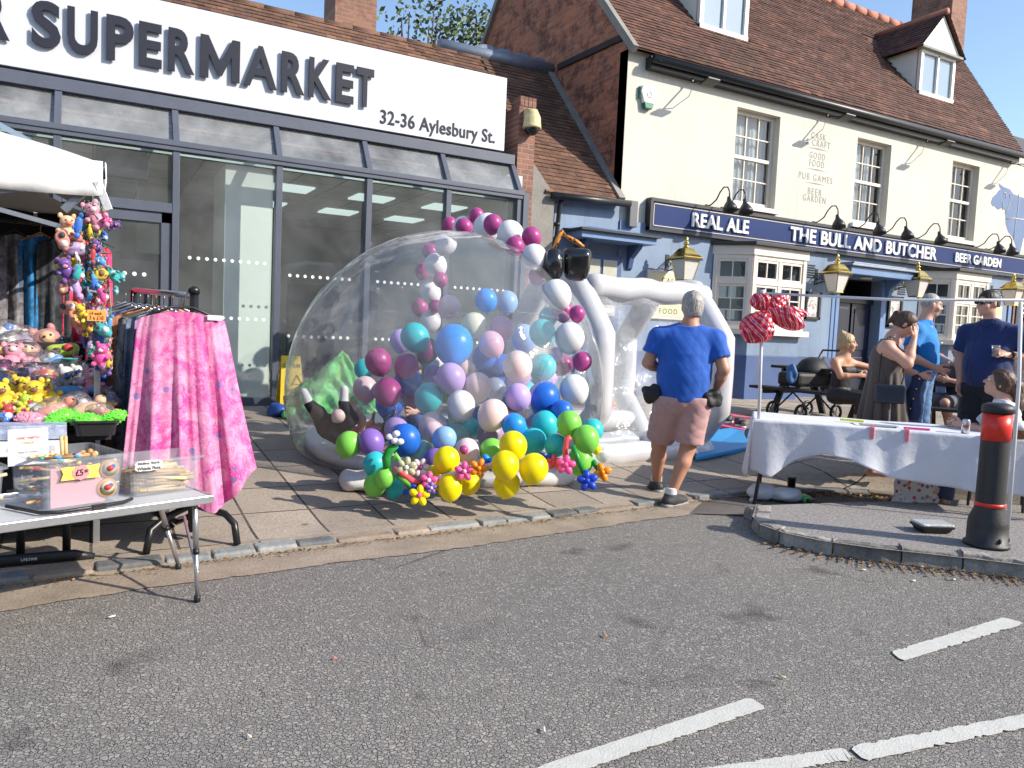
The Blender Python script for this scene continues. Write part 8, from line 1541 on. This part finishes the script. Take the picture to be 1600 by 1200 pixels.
# ================================================================== right-hand side: table, bollard, bench and small things
M_CLOTH = M('white table cloth', (.66, .67, .72), .75, .05, 4, .6, 11); M_TBLK = M('dark table steel', (.03, .03, .033), .45, .2)
TA = V((5.24, 4.90, 0)); du = V((.694, -.720, 0)).normalized(); dv = V((.720, .694, 0)); TL, TW, TH = 2.55, .76, .745
def tq(u, v, z=TH): return TA+du*u+dv*v+V((0, 0, z))
t = thing('trestle_table', 'long trestle table under a white cloth beside the traffic island', 'table', tq(1.2, .38, 0)); s = MB(); s.box(tq(TL/2, TW/2, TH-.025), (TL, TW, .04), math.atan2(du.y, du.x)); s.build('table_top', M_CARD, t)
for (u, v), (u2, v2) in (((.08, .06), (.0, -.10)), ((.08, .70), (.05, .74)), ((TL-.1, .06), (TL-.1, .0)), ((TL-.1, .7), (TL-.1, .74))):
    s = MB(); s.tube([tq(u, v, TH-.04), tq(u2, v2, .0)], .016); s.build('leg', M_TBLK, t)
for u in (1.62, ):
    for a, b in (((u, .1, TH-.05), (u-.45, .6, .0)), ((u-.45, .1, TH-.05), (u, .6, .0))): s = MB(); s.tube([tq(*a), tq(*b)], .013); s.build('cross_leg', M_STEEL, t)
def hemf(u):  # drop of the front skirt of the cloth along the table
    k = u/TL
    return np.interp(k, [0, .045, .12, .22, .30, .42, .55, .7, .85, 1], [.46, .50, .34, .25, .28, .40, .44, .46, .47, .46])
s = MB()
def cloth(a, b):
    # b: 0 far edge .. 1 front edge then down
    u = -.06+a*(TL+.12); e = 0
    if b < .3: k = b/.3; v = TW+.015; z = TH+.006-.22*(1-k)
    elif b < .6: k = (b-.3)/.3; v = TW+.015-(TW+.03)*k; z = TH+.008+.004*math.sin(u*9+v*14)*math.sin(v*7)
    else: k = (b-.6)/.4; d = float(hemf(max(0, u)))*k; v = -.015-.03*k-(.010+.035*k)*math.sin(u*8.5+1.5*math.sin(u*3.1))*k-.012*k*math.sin(u*23); z = TH+.006-d
    return tq(u, v, z)
s.grid(cloth, 130, 50)
s.grid(lambda a, b: tq(-.055-.02*b-.05*b*math.sin(a*9), -.02+a*(TW+.03), TH+.004-b*(.10+.42*(1-a)**2+.08*math.sin(a*7)+.12*a)), 24, 14)
tag(s.build('table_cloth', M_CLOTH, solid=.003), 'white cloth draped over the long trestle table, hem uneven', 'tablecloth')
# white pipe frame over the table with deflated foil balloons
t = thing('pipe_frame', 'thin white pipe frame rising from the white table and crossing the picture', 'frame', tq(.05, .4, 0)); A0 = AD(1187, 640, 6.9); A1 = AD(1192, 458, 6.9); s = MB(); s.tube([(A0.x, A0.y, .70), A1], .0145); s.build('upright', M_WTUBE, t); e1 = AD(1660, 469, 5.9); s = MB(); s.tube([A1, A1.lerp(e1, .5)-V((0, 0, .03)), e1], .0115); s.build('cross_pipe', M_WTUBE, t); s = MB(); s.tube([AD(1595, 470, 6.05), AD(1592, 600, 6.05), (AD(1592, 640, 6.05).x, AD(1592, 640, 6.05).y, .0)], .0145); s.build('upright', M_WTUBE, t); s = MB(); s.lathe([(.02, -.03), (.021, .03)], A1, 12); s.build('corner_joint', M_WTUBE, t)
def foil_mat():
    m, tt, b, N, L = nmat('striped red foil'); n = N.new('ShaderNodeTexWave'); L.new(coords(tt, (1, 1, 1), (.4, .3, .5)), n.inputs['Vector']); n.inputs['Scale'].default_value = 7; n.inputs['Distortion'].default_value = 9; n.inputs['Detail'].default_value = 1; n.inputs['Detail Scale'].default_value = .6
    L.new(ramp(tt, n.outputs['Fac'], [(.25, (.62, .02, .07)), (.5, (.75, .09, .04)), (.66, (.72, .28, .06)), (.8, (.70, .62, .64)), (.92, (.65, .05, .15))]), b.inputs[0]); b.inputs['Metallic'].default_value = .55; b.inputs['Roughness'].default_value = .22; bump(tt, b, noise(tt, coords(tt), 40, 3), .4, .01); return m
M_FOILR = foil_mat(); base = A1+V((0, 0, -.06)); t = thing('foil_balloon_bunch', 'bunch of half deflated red and white striped foil balloons tied to the pipe frame', 'foil balloons', base)
K_ = (1197, 486)
for (tx_, ty_), wd, dz in (((1170, 536), 26, 0), ((1186, 534), 16, -.08), ((1180, 458), 15, .05), ((1258, 509), 16, -.04), ((1264, 489), 9, .06), ((1232, 461), 12, .1)):
    a = AD(*K_, 6.85+dz*.4); b = AD(tx_, ty_, 6.85+dz); k = 6.85/FPX; ax = (b-a); Ln = ax.length; ax.normalize(); d = (CAM-a).normalized(); sx = ax.cross(d).normalized(); d = sx.cross(ax)
    def fb(u, v):
        th = 2*math.pi*u; w_ = wd*k*(math.sin(math.pi*min(1, v*.97+.015)**1.15)**.75)*(1+.07*math.sin(9*th+v*3)); return a+ax*(Ln*v)+sx*(w_*math.cos(th)+.012*math.sin(v*7+tx_)*v)+d*(w_*.6*math.sin(th)+.004*math.sin(v*30+th*3))
    s = MB(); s.grid(fb, 54, 26, wrap=True); s.build('foil_balloon', M_FOILR, t)
# bollard
bx = AZ(1541, 850, IH); t = thing('bollard', 'black plastic bollard with red reflective bands standing on the traffic island', 'bollard', (bx.x, bx.y, IH)); M_BOLL = M('black bollard plastic', (.022, .022, .024), .5, .25, 14, .25, 120); M_RED = M('red reflective sheet', (.72, .035, .02), .35, .08, 30)
c = V((bx.x, bx.y, IH-.006)); s = MB(); s.lathe([(.145, 0), (.145, .02), (.128, .025), (.128, .15), (.122, .19), (.095, .26), (.092, .30), (.090, .92), (.088, .93)], c, 40); bo = s.build('post', M_BOLL, t); s = MB(); s.lathe([(.088, .93), (.101, .935), (.103, .965), (.095, .985), (.06, 1.0), (.0, 1.003)], c, 40); s.build('cap', M_BOLL, t)
s = MB(); s.lathe([(.0925, .74), (.0925, .925)], c, 40); s.build('reflective_band', M_RED, t); s = MB(); s.lathe([(.096, .278), (.0955, .305)], c, 40); s.build('lower_band', M_RED, t)
s = MB(); s.ball(c+V((-.05, -.118, .06)), (.012, .008, .02)); s.ball(c+V((.06, -.112, .06)), (.012, .008, .02)); s.build('lifting_hole', M_BLK, bo)
# things under and on the table
p = AZ(1430, 797, .012); t = thing('tote_bag', 'floral printed tote bag standing under the white table', 'bag', p); ang = math.atan2(du.y, du.x)+.35
def flor():
    m, tt, b, N, L = nmat('floral print'); vo = N.new('ShaderNodeTexVoronoi'); L.new(coords(tt), vo.inputs['Vector']); vo.inputs['Scale'].default_value = 24; sp = N.new('ShaderNodeSeparateColor'); L.new(vo.outputs['Color'], sp.inputs[0])
    c = ramp(tt, sp.outputs[0], [(0, (.55, .05, .08)), (.25, (.65, .30, .35)), (.42, (.20, .10, .30)), (.58, (.12, .28, .22)), (.72, (.60, .28, .08)), (.88, (.12, .2, .4))], 'CONSTANT'); L.new(mix(tt, ramp(tt, vo.outputs['Distance'], [(.36, (1, 1, 1)), (.44, (0, 0, 0))]), (.62, .60, .58), c), b.inputs[0]); b.inputs['Roughness'].default_value = .6; bump(tt, b, noise(tt, coords(tt), 12, 3), .4, .01); return m
dx = V((math.cos(ang), math.sin(ang), 0)); dy = V((-dx.y, dx.x, 0)); s = MB()
def tote(u, v):
    a = 2*math.pi*u; c_ = math.cos(a); s_ = math.sin(a); w = .21*(1-.12*v); d = .075*(1-.55*v); x = math.copysign(abs(c_)**.45, c_)*w; y = math.copysign(abs(s_)**.6, s_)*d; return p+dx*(x+.006*math.sin(v*14+a*3))+dy*(y+.008*math.sin(v*10+a*5))+V((0, 0, .36*v+.01*math.sin(a*3)*v))
s.grid(tote, 60, 20, wrap=True); s.add([p+dx*(.2*q[0])+dy*(.07*q[1])+V((0, 0, .004)) for q in ((-1, -1), (1, -1), (1, 1), (-1, 1))], [(0, 1, 2, 3)]); s.build('bag_body', flor(), t); s = MB()
for k in (-1, 1): s.tube([p+dx*(k*.1-.05)+dy*-.04+V((0, 0, .34)), p+dx*(k*.1-.02)+dy*-.045+V((0, 0, .42)), p+dx*(k*.1+.02)+dy*-.045+V((0, 0, .42)), p+dx*(k*.1+.05)+dy*-.04+V((0, 0, .34))], .007, 6)
s.build('bag_handle', M('pale blue webbing', (.3, .5, .55), .7), t)
p = AZ(1456, 828, IH); t = thing('food_tray', 'black takeaway tray with clear lid lying on the traffic island', 'food tray', p); r_ = -.45; s = MB(); tray(s, (p.x, p.y, IH-.004), .25, .17, .045, .004, .86, r_, .008); s.build('tray_base', M_BLKP, t); s = MB(); s.box((p.x, p.y, IH+.05), (.25, .17, .022), r_); s.build('lid', M('cloudy clear lid', (.50, .52, .53), .2, .15, 30, .5, 60), t, bevel=.01)
p = AZ(1216, 782, .01); lump('sandbag', M('white sandbag cloth', (.64, .65, .69), .8, .06, 8, .4, 30), (p.x-.10, p.y+.10, .075), (.16, .12, .075), 'white weight bag behind the left table leg, upper and further one', 'weight bag', 5, 'white weight bags', amp=.12); lump('sandbag', M('white weight bag cloth', (.64, .65, .69), .8, .06, 8, .4, 30), (p.x+.06, p.y-.04, .07), (.17, .11, .07), 'white weight bag by the left table leg, lower and nearer one', 'weight bag', 6, 'white weight bags', amp=.12)
p = AZ(1236, 766, .01); t = thing('tumbler', 'black tumbler standing beside the white weight bags', 'tumbler', p); s = MB(); s.lathe([(.033, 0), (.036, .01), (.042, .13), (.042, .135), (0, .135)], (p.x, p.y, .008), 20); s.build('tumbler_body', M('black gloss', (.015, .015, .017), .2, .1), t); s = MB(); s.lathe([(.0425, .128), (.0435, .14), (0, .142)], (p.x, p.y, .008), 20); s.build('lid', M_SOOT, t)
a = AZ(1243, 772, .04); b = AZ(1274, 787, .04); t = thing('water_bottle', 'blue and green bottle lying under the left end of the table', 'bottle', a)
for k, (u0, u1, c, r0) in enumerate(((0, .35, (.02, .06, .35), .036), (.35, .68, (.10, .45, .12), .040), (.68, 1, (.012, .012, .014), .032))): s = MB(); d = (b-a); s.lathe([(0, 0), (r0*.8, 0), (r0, .02), (r0, d.length*(u1-u0)-.01), (r0*.85, d.length*(u1-u0)), (0, d.length*(u1-u0))], a+d*u0, 18, 0, True, d); s.build(('bottle_base', 'bottle_body', 'bottle_cap')[k], M('bottle '+('blue', 'green', 'black')[k], c, .35, .1), t)
s = MB(); s.tube([b, b+V((.06, -.04, -.025)), b+V((.13, -.10, -.03))], .007, 6); s.build('strap', M_TBLUE, t)
lump('crumpled_tissue', M_CARD, AZ(1175, 781, .02), (.025, .02, .02), 'small crumpled white tissue on the ground near the left table leg', 'tissue', 9)
# papers, pens, clips, can on the table
def flat(name, label, cat, u, v, w_, d_, rz, m, z=TH+.014, th=.003): s = MB(); c_ = tq(u, v, z); s.box(c_, (w_, d_, th), rz+math.atan2(du.y, du.x)); return tag(s.build(name, m), label, cat)
flat('paper_sheet', 'white paper sheet under the printed picture on the table', 'paper', .95, .22, .30, .22, .05, M_CARD); t_pr = cloth_mat('printed picture ink', [(.05, .2, .4), (.15, .45, .55), (.55, .25, .12), (.6, .6, .55)], 14, 2, .4); flat('printed_picture', 'printed picture sheet clipped on the white table', 'picture', 1.0, .18, .30, .13, .02, t_pr, TH+.019)
M_NEONY = M('neon yellow plastic', (.72, .85, .02), .4); M_NEONP = M('neon pink plastic', (.90, .06, .30), .4)
flat('marker_pen', 'neon yellow marker pen lying at the back of the papers', 'pen', .80, .34, .20, .022, -.25, M_NEONY, TH+.03, .018); flat('marker_pen', 'neon pink marker pen beside the printed picture', 'pen', 1.28, .08, .20, .022, .0, M_NEONP, TH+.022, .016)
for u, lb in ((.92, 'pink clip on the table edge, left one'), (1.19, 'pink clip on the table edge, right one')): s = MB(); s.box(tq(u, -.025, TH-.035), (.035, .02, .10), math.atan2(du.y, du.x)); s.box(tq(u, .0, TH+.018), (.035, .06, .012), math.atan2(du.y, du.x)); tag(s.build('table_clip', M('translucent pink clip', (.80, .25, .30), .3), bevel=.004), lb, 'clip', 'pink tablecloth clips')
p = AD(1519, 670, 6.25); p = tq((p-TA).dot(du), max(.08, (p-TA).dot(dv)), TH+.01); t = thing('drinks_can', 'silver drinks can with red lettering on the white table', 'can', p); s = MB(); s.lathe([(.026, 0), (.033, .008), (.033, .105), (.027, .118), (.027, .121), (.024, .118), (0, .117)], p, 24); cb = s.build('can_body', M('silver can', (.55, .55, .56), .25, .06, 20, metal=.85), t)
s = MB(); d = (CAM-p); d.z = 0; d.normalize(); xx = V((-d.y, d.x, 0)); text_mb(s, 'oke', p+d*.0335+V((0, 0, .052)), xx, (0, 0, 1), .042, .032, .001, .03, 0, 'C'); s.build('red_lettering', M('can red', (.65, .01, .02), .4), cb)
p = AD(1590, 662, 6.2); t = thing('decorated_pot', 'round brown and white decorated pot on the table at the right edge', 'pot', p); pz = TH+.012; s = MB(); s.lathe([(.05, 0), (.085, .03), (.095, .065), (.08, .10)], (p.x, p.y, pz), 24, 0, True, (0, 0, 1), .5, (12, .02)); s.build('pot_body', M('brown glaze', (.20, .075, .03), .35, .4, 20), t); s = MB(); s.lathe([(.092, .078), (.088, .11), (.06, .135), (.03, .15), (0, .152)], (p.x, p.y, pz), 24, 0, True, (0, 0, 1), .5, (9, .06)); s.build('white_icing', M_CARD, t)
# folding chair under the ponytail woman
c = AD(1568, 640, 6.75); t = thing('folding_chair', 'folding chair under the seated woman with ponytail', 'chair', (c.x, c.y, 0)); s = MB(); s.box((c.x, c.y, .41), (.42, .42, .03), .5); s.build('seat', M_BLKP, t)
for k in range(4): s = MB(); a_ = .5+math.pi/4+k*math.pi/2; s.tube([(c.x+.27*math.cos(a_), c.y+.27*math.sin(a_), .40), (c.x+.29*math.cos(a_), c.y+.29*math.sin(a_), .0)], .012); s.build('leg', M_TBLK, t)
# mats and shoes by the tunnel
def mat_(name, label, pts, th, m):
    s = MB(); q_ = [V((x, y, ZP(x, y)+.004)) for x, y in pts]; n_ = len(q_); s.add(q_+[v+V((0, 0, th)) for v in q_], [tuple(range(n_))[::-1], tuple(range(n_, 2*n_))]+[(i, (i+1) % n_, n_+(i+1) % n_, n_+i) for i in range(n_)]); return tag(s.build(name, m, bevel=.012), label, 'mat')
g = lambda x, y: (GP(x, y).x, GP(x, y).y)
mat_('foam_mat', 'blue folding foam mat beside the tunnel entrance', [g(1086, 722), g(1213, 716), g(1165, 690), g(1090, 694)], .05, M('blue vinyl mat', (.03, .28, .62), .4, .1, 3)); mat_('foam_mat', 'red and pink foam mat behind the blue one', [g(1122, 688), g(1245, 713), g(1190, 676), g(1128, 664)], .04, M('red pink vinyl mat', (.72, .12, .20), .45, .25, 3))
def trainer(px, py, rz, label, m, sc=1.0):
    c = GP(px, py); T_ = Matrix.Translation((c.x, c.y, ZP(c.x, c.y)+.05+.085)) @ Matrix.Rotation(rz, 4, 'Z'); t = thing('trainer', label, 'shoe', (c.x, c.y, ZP(c.x, c.y)), 'shoes left on the mats'); o = shoe((-.15, -.15, -.12), (.15, .25, .1), .008, (0, 0, 0), (0, 1, 0), 'upper', (m, M_LETW), T_, t)
trainer(1137, 684, -.9, 'black trainer with white mark on the mat, left one of the pair', M_SHOE); trainer(1152, 689, -.8, 'black trainer on the mat, right one of the pair', M_SHOE); trainer(1163, 692, -1.1, 'brown grey shoe on the mat nearest the table', M('brown grey suede', (.22, .16, .12), .8, .2, 30))
# picnic benches
M_BENCH = M('black stained timber', (.018, .019, .021), .6, .3, 10, .3, 60); t0 = thing('picnic_bench', '', 'picnic bench', (0, 0, 0))
for i in range(5): s = MB(); s.box((-.30+.15*i, 0, .74), (.14, 1.75, .04)); s.build('table_plank', M_BENCH, t0, bevel=.006)
for k in (-1, 1):
    for i in range(2): s = MB(); s.box((k*(.62+.14*i), 0, .44), (.13, 1.75, .04)); s.build('seat_plank', M_BENCH, t0, bevel=.006)
for yy in (-.62, .62):
    for k in (-1, 1): s = MB(); s.bar((k*.26, yy, .72), (k*.62, yy+.0, 0), .045, .095, 0, (0, 1, 0)); s.build('leg', M_BENCH, t0, bevel=.005)
    s = MB(); s.box((0, yy+.046, .40), (1.5, .045, .09)); s.box((0, yy+.046, .70), (.72, .045, .08)); s.build('crossbar', M_BENCH, t0, bevel=.005)
bp_ = V((9.35, 7.35, 0)); t0.location = (bp_.x, bp_.y, ZP(bp_.x, bp_.y)); t0.rotation_euler = (0, 0, RAD(4)); t0['label'] = 'black picnic bench in front of the first bay window'; t0['group'] = 'picnic benches outside the pub'
p = AD(1512, 580, 10.0); clone(t0, (p.x+.35, p.y, ZP(p.x, p.y)), RAD(25), 'black picnic bench behind the man in navy polo')
BZ = ZP(bp_.x, bp_.y)+.76
def onb(px, py): return AZ(px, py, BZ)
for px, py, fl, fh, lb in ((1285, 572, None, 0, 'empty clear pint cup on the picnic bench'), (1305, 573, M_ALE, .95, 'pint of dark red ale on the picnic bench'), (1321, 577, M_BEER, .72, 'part drunk pint of amber beer on the picnic bench')):
    q_ = onb(px, py); cupthing(lb, q_, fl, fh, .042, .15, 'pint')
for px, py, lb in ((1262, 563, 'pink cup lying on its side on the picnic bench'), (1273, 567, 'pale pink cup standing on the picnic bench')): q_ = onb(px, py); s = MB(); s.lathe([(.028, 0), (.038, .085), (.035, .085), (.026, .004), (0, .004)], q_+V((0, 0, .03 if 'side' in lb else 0)), 16, 0, True, (1, .3, .1) if 'side' in lb else (0, 0, 1)); tag(s.build('paper_cup', M('pale pink cup', (.68, .42, .50), .5)), lb, 'cup')
q_ = onb(1270, 562); q_ = q_+V((.15, .25, 0)); t = thing('rucksack', 'white rucksack standing on the picnic bench', 'rucksack', q_); M_RUCK = M('cream fabric bag', (.52, .49, .46), .8, .12, 20, .4, 60); s = MB(); s.ball(q_+V((0, 0, .15)), (.13, .10, .16), 24, 16, fn=lambda z: V((math.copysign(abs(z.x/.13)**.7*.13, z.x), math.copysign(abs(z.y/.10)**.7*.10, z.y), z.z))); s.build('bag_body', M_RUCK, t); s = MB(); s.ball(q_+V((-.07, -.06, .10)), (.075, .05, .08), 16, 10); s.build('pocket', M_RUCK, t); s = MB(); s.tube([q_+V((-.12, -.02, .25)), q_+V((-.24, -.06, .18)), q_+V((-.28, -.1, .02))], .012, 6); s.build('strap', M_RUCK, t)
q_ = onb(1345, 581); s = MB(); s.box(q_+V((0, 0, .006)), (.16, .11, .01), .3); s.box(q_+V((.02, .01, .016)), (.12, .05, .01), -.2); tag(s.build('sunglasses_case', M('green and white pouch', (.3, .42, .32), .6, .4, 30)), 'small green and white pouch on the right end of the picnic bench', 'pouch')
# pram behind the bench
q_ = AD(1262, 560, 10.9); z0 = ZP(q_.x, q_.y); t = thing('pram', 'black pram parked behind the picnic bench by the pub wall', 'pram', (q_.x, q_.y, z0)); c = V((q_.x, q_.y, z0)); s = MB(); s.ball(c+V((.12, 0, .68)), (.26, .22, .22), 22, 14, fn=lambda z: V((z.x*(1+.04*math.sin(z.z*40)), z.y, z.z if z.z > 0 else z.z*.5))); s.build('hood', M_BAGB, t); s = MB(); s.box(c+V((0, 0, .58)), (.75, .4, .2)); s.build('carrycot', M_BAGB, t, bevel=.05)
s = MB()
for k in (-1, 1): s.tube([c+V((-.35, .22*k, .12)), c+V((.25, .22*k, .55)), c+V((.55, .2*k, 1.0))], .013); s.tube([c+V((.35, .22*k, .12)), c+V((-.2, .22*k, .52))], .013)
s.tube([c+V((.55, -.2, 1.0)), c+V((.55, .2, 1.0))], .014); s.build('frame', M_BLK, t)
for x in (-.36, .36):
    for k in (-1, 1):
        s = MB(); cc = c+V((x, .25*k, .125)); s.tube([cc+V((.105*math.cos(a), 0, .105*math.sin(a))) for a in [i*2*math.pi/20 for i in range(20)]], .02, 8, closed=True); wh = s.build('wheel', M_BLK, t); s = MB()
        for a in range(5): s.bar(cc, cc+V((.1*math.cos(a*1.257), 0, .1*math.sin(a*1.257))), .012, .012)
        s.build('spokes', M_STEEL, wh)
s = MB(); lump('pram_bag', M('blue shopping bag', (.05, .16, .36), .6), c+V((-.42, -.1, .66)), (.07, .07, .11), 'blue bag hanging on the pram by the bay window', 'bag', 3, amp=.3)
# dry leaves and litter along the kerbs (nobody could count the crumbs)
def litter(name, label, pts_fn, n, cols, smin, smax, seed):
    rr = random.Random(seed); mbs = MB()
    for i in range(n):
        p = pts_fn(rr); a = rr.uniform(0, 6.28); L_ = rr.uniform(smin, smax); w = L_*rr.uniform(.2, .6); x = V((math.cos(a), math.sin(a), rr.uniform(-.4, .4))).normalized(); y = V((-math.sin(a), math.cos(a), rr.uniform(-.5, .5))).normalized(); c = V(p)+V((0, 0, .004+L_*.2)); b_ = V((0, 0, L_*.25))
        mbs.add([c-x*L_, c-y*w+b_, c+x*L_, c+y*w+b_*.6], [(0, 1, 2), (0, 2, 3)], rr.randrange(len(cols)), False, rr.random())
    o = mbs.build(name, cols); struct(o, 'stuff'); return o
ML = [M('dry brown leaf', (.22, .11, .04), .9, .4, 40), M('dry tan leaf', (.36, .22, .09), .9, .3, 40), M('dark leaf crumb', (.07, .045, .03), .9, .4, 40)]
def k1(rr): x = rr.uniform(-1.5, 5.3); return (x, KERB(x)-.145-abs(rr.gauss(0, .05)), .004)
litter('leaf_litter', '', k1, 1500, ML, .004, .014, 5)
fl = [p for p in fine[:60]]
def k2(rr):
    i = rr.randrange(4, 44); p = fine[i]; d = (fine[i+1]-fine[i-1]).normalized(); n_ = V((-d.y, d.x, 0)); n_ = n_ if n_.dot(cen-p) < 0 else -n_; w = abs(rr.gauss(0, .08)); return (p.x+n_.x*(.01+w), p.y+n_.y*(.01+w), .003)
litter('leaf_litter', '', k2, 2200, ML, .005, .020, 6)
def k3(rr):
    x = rr.uniform(5.3, 7.4); y = KERB(x)-.15-abs(rr.gauss(0, .12)); return (x, y, .008)
litter('leaf_litter', '', k3, 2000, ML, .006, .024, 7)
rr = random.Random(12)
for i, (px, py, c, lb) in enumerate(((945, 992, (.75, .35, .08), 'orange cigarette stub on the road, right of the middle'), (1222, 1057, (.78, .55, .3), 'pale orange stub on the road above the short white dash'), (388, 1149, (.75, .6, .45), 'pale stub on the road near the bottom left'), (175, 963, (.75, .70, .6), 'white stub on the road left of the camp table leg'), (523, 1028, (.8, .15, .15), 'tiny pink scrap on the road left of the middle'), (850, 1139, (.7, .7, .66), 'white scrap on the road left of the short white dash'))):
    p = AZ(px, py, .008); a = rr.uniform(0, 3); L_ = .016 if i != 4 else .007; s = MB(); s.tube([p-V((math.cos(a), math.sin(a), 0))*L_, p+V((math.cos(a), math.sin(a), 0))*L_], .0042, 8); tag(s.build('litter_scrap', M('litter %s' % 'abcdef'[i], c, .8)), lb, 'litter')
for i, (px, py) in enumerate(((1428, 907), (1350, 890), (1490, 905), (1360, 884))): lump('paper_scrap', M_CARD, AZ(px, py, .006), (.016, .008, .005), 'white paper scrap among the dry leaves below the island kerb', 'litter', i, 'paper scraps below the island kerb')
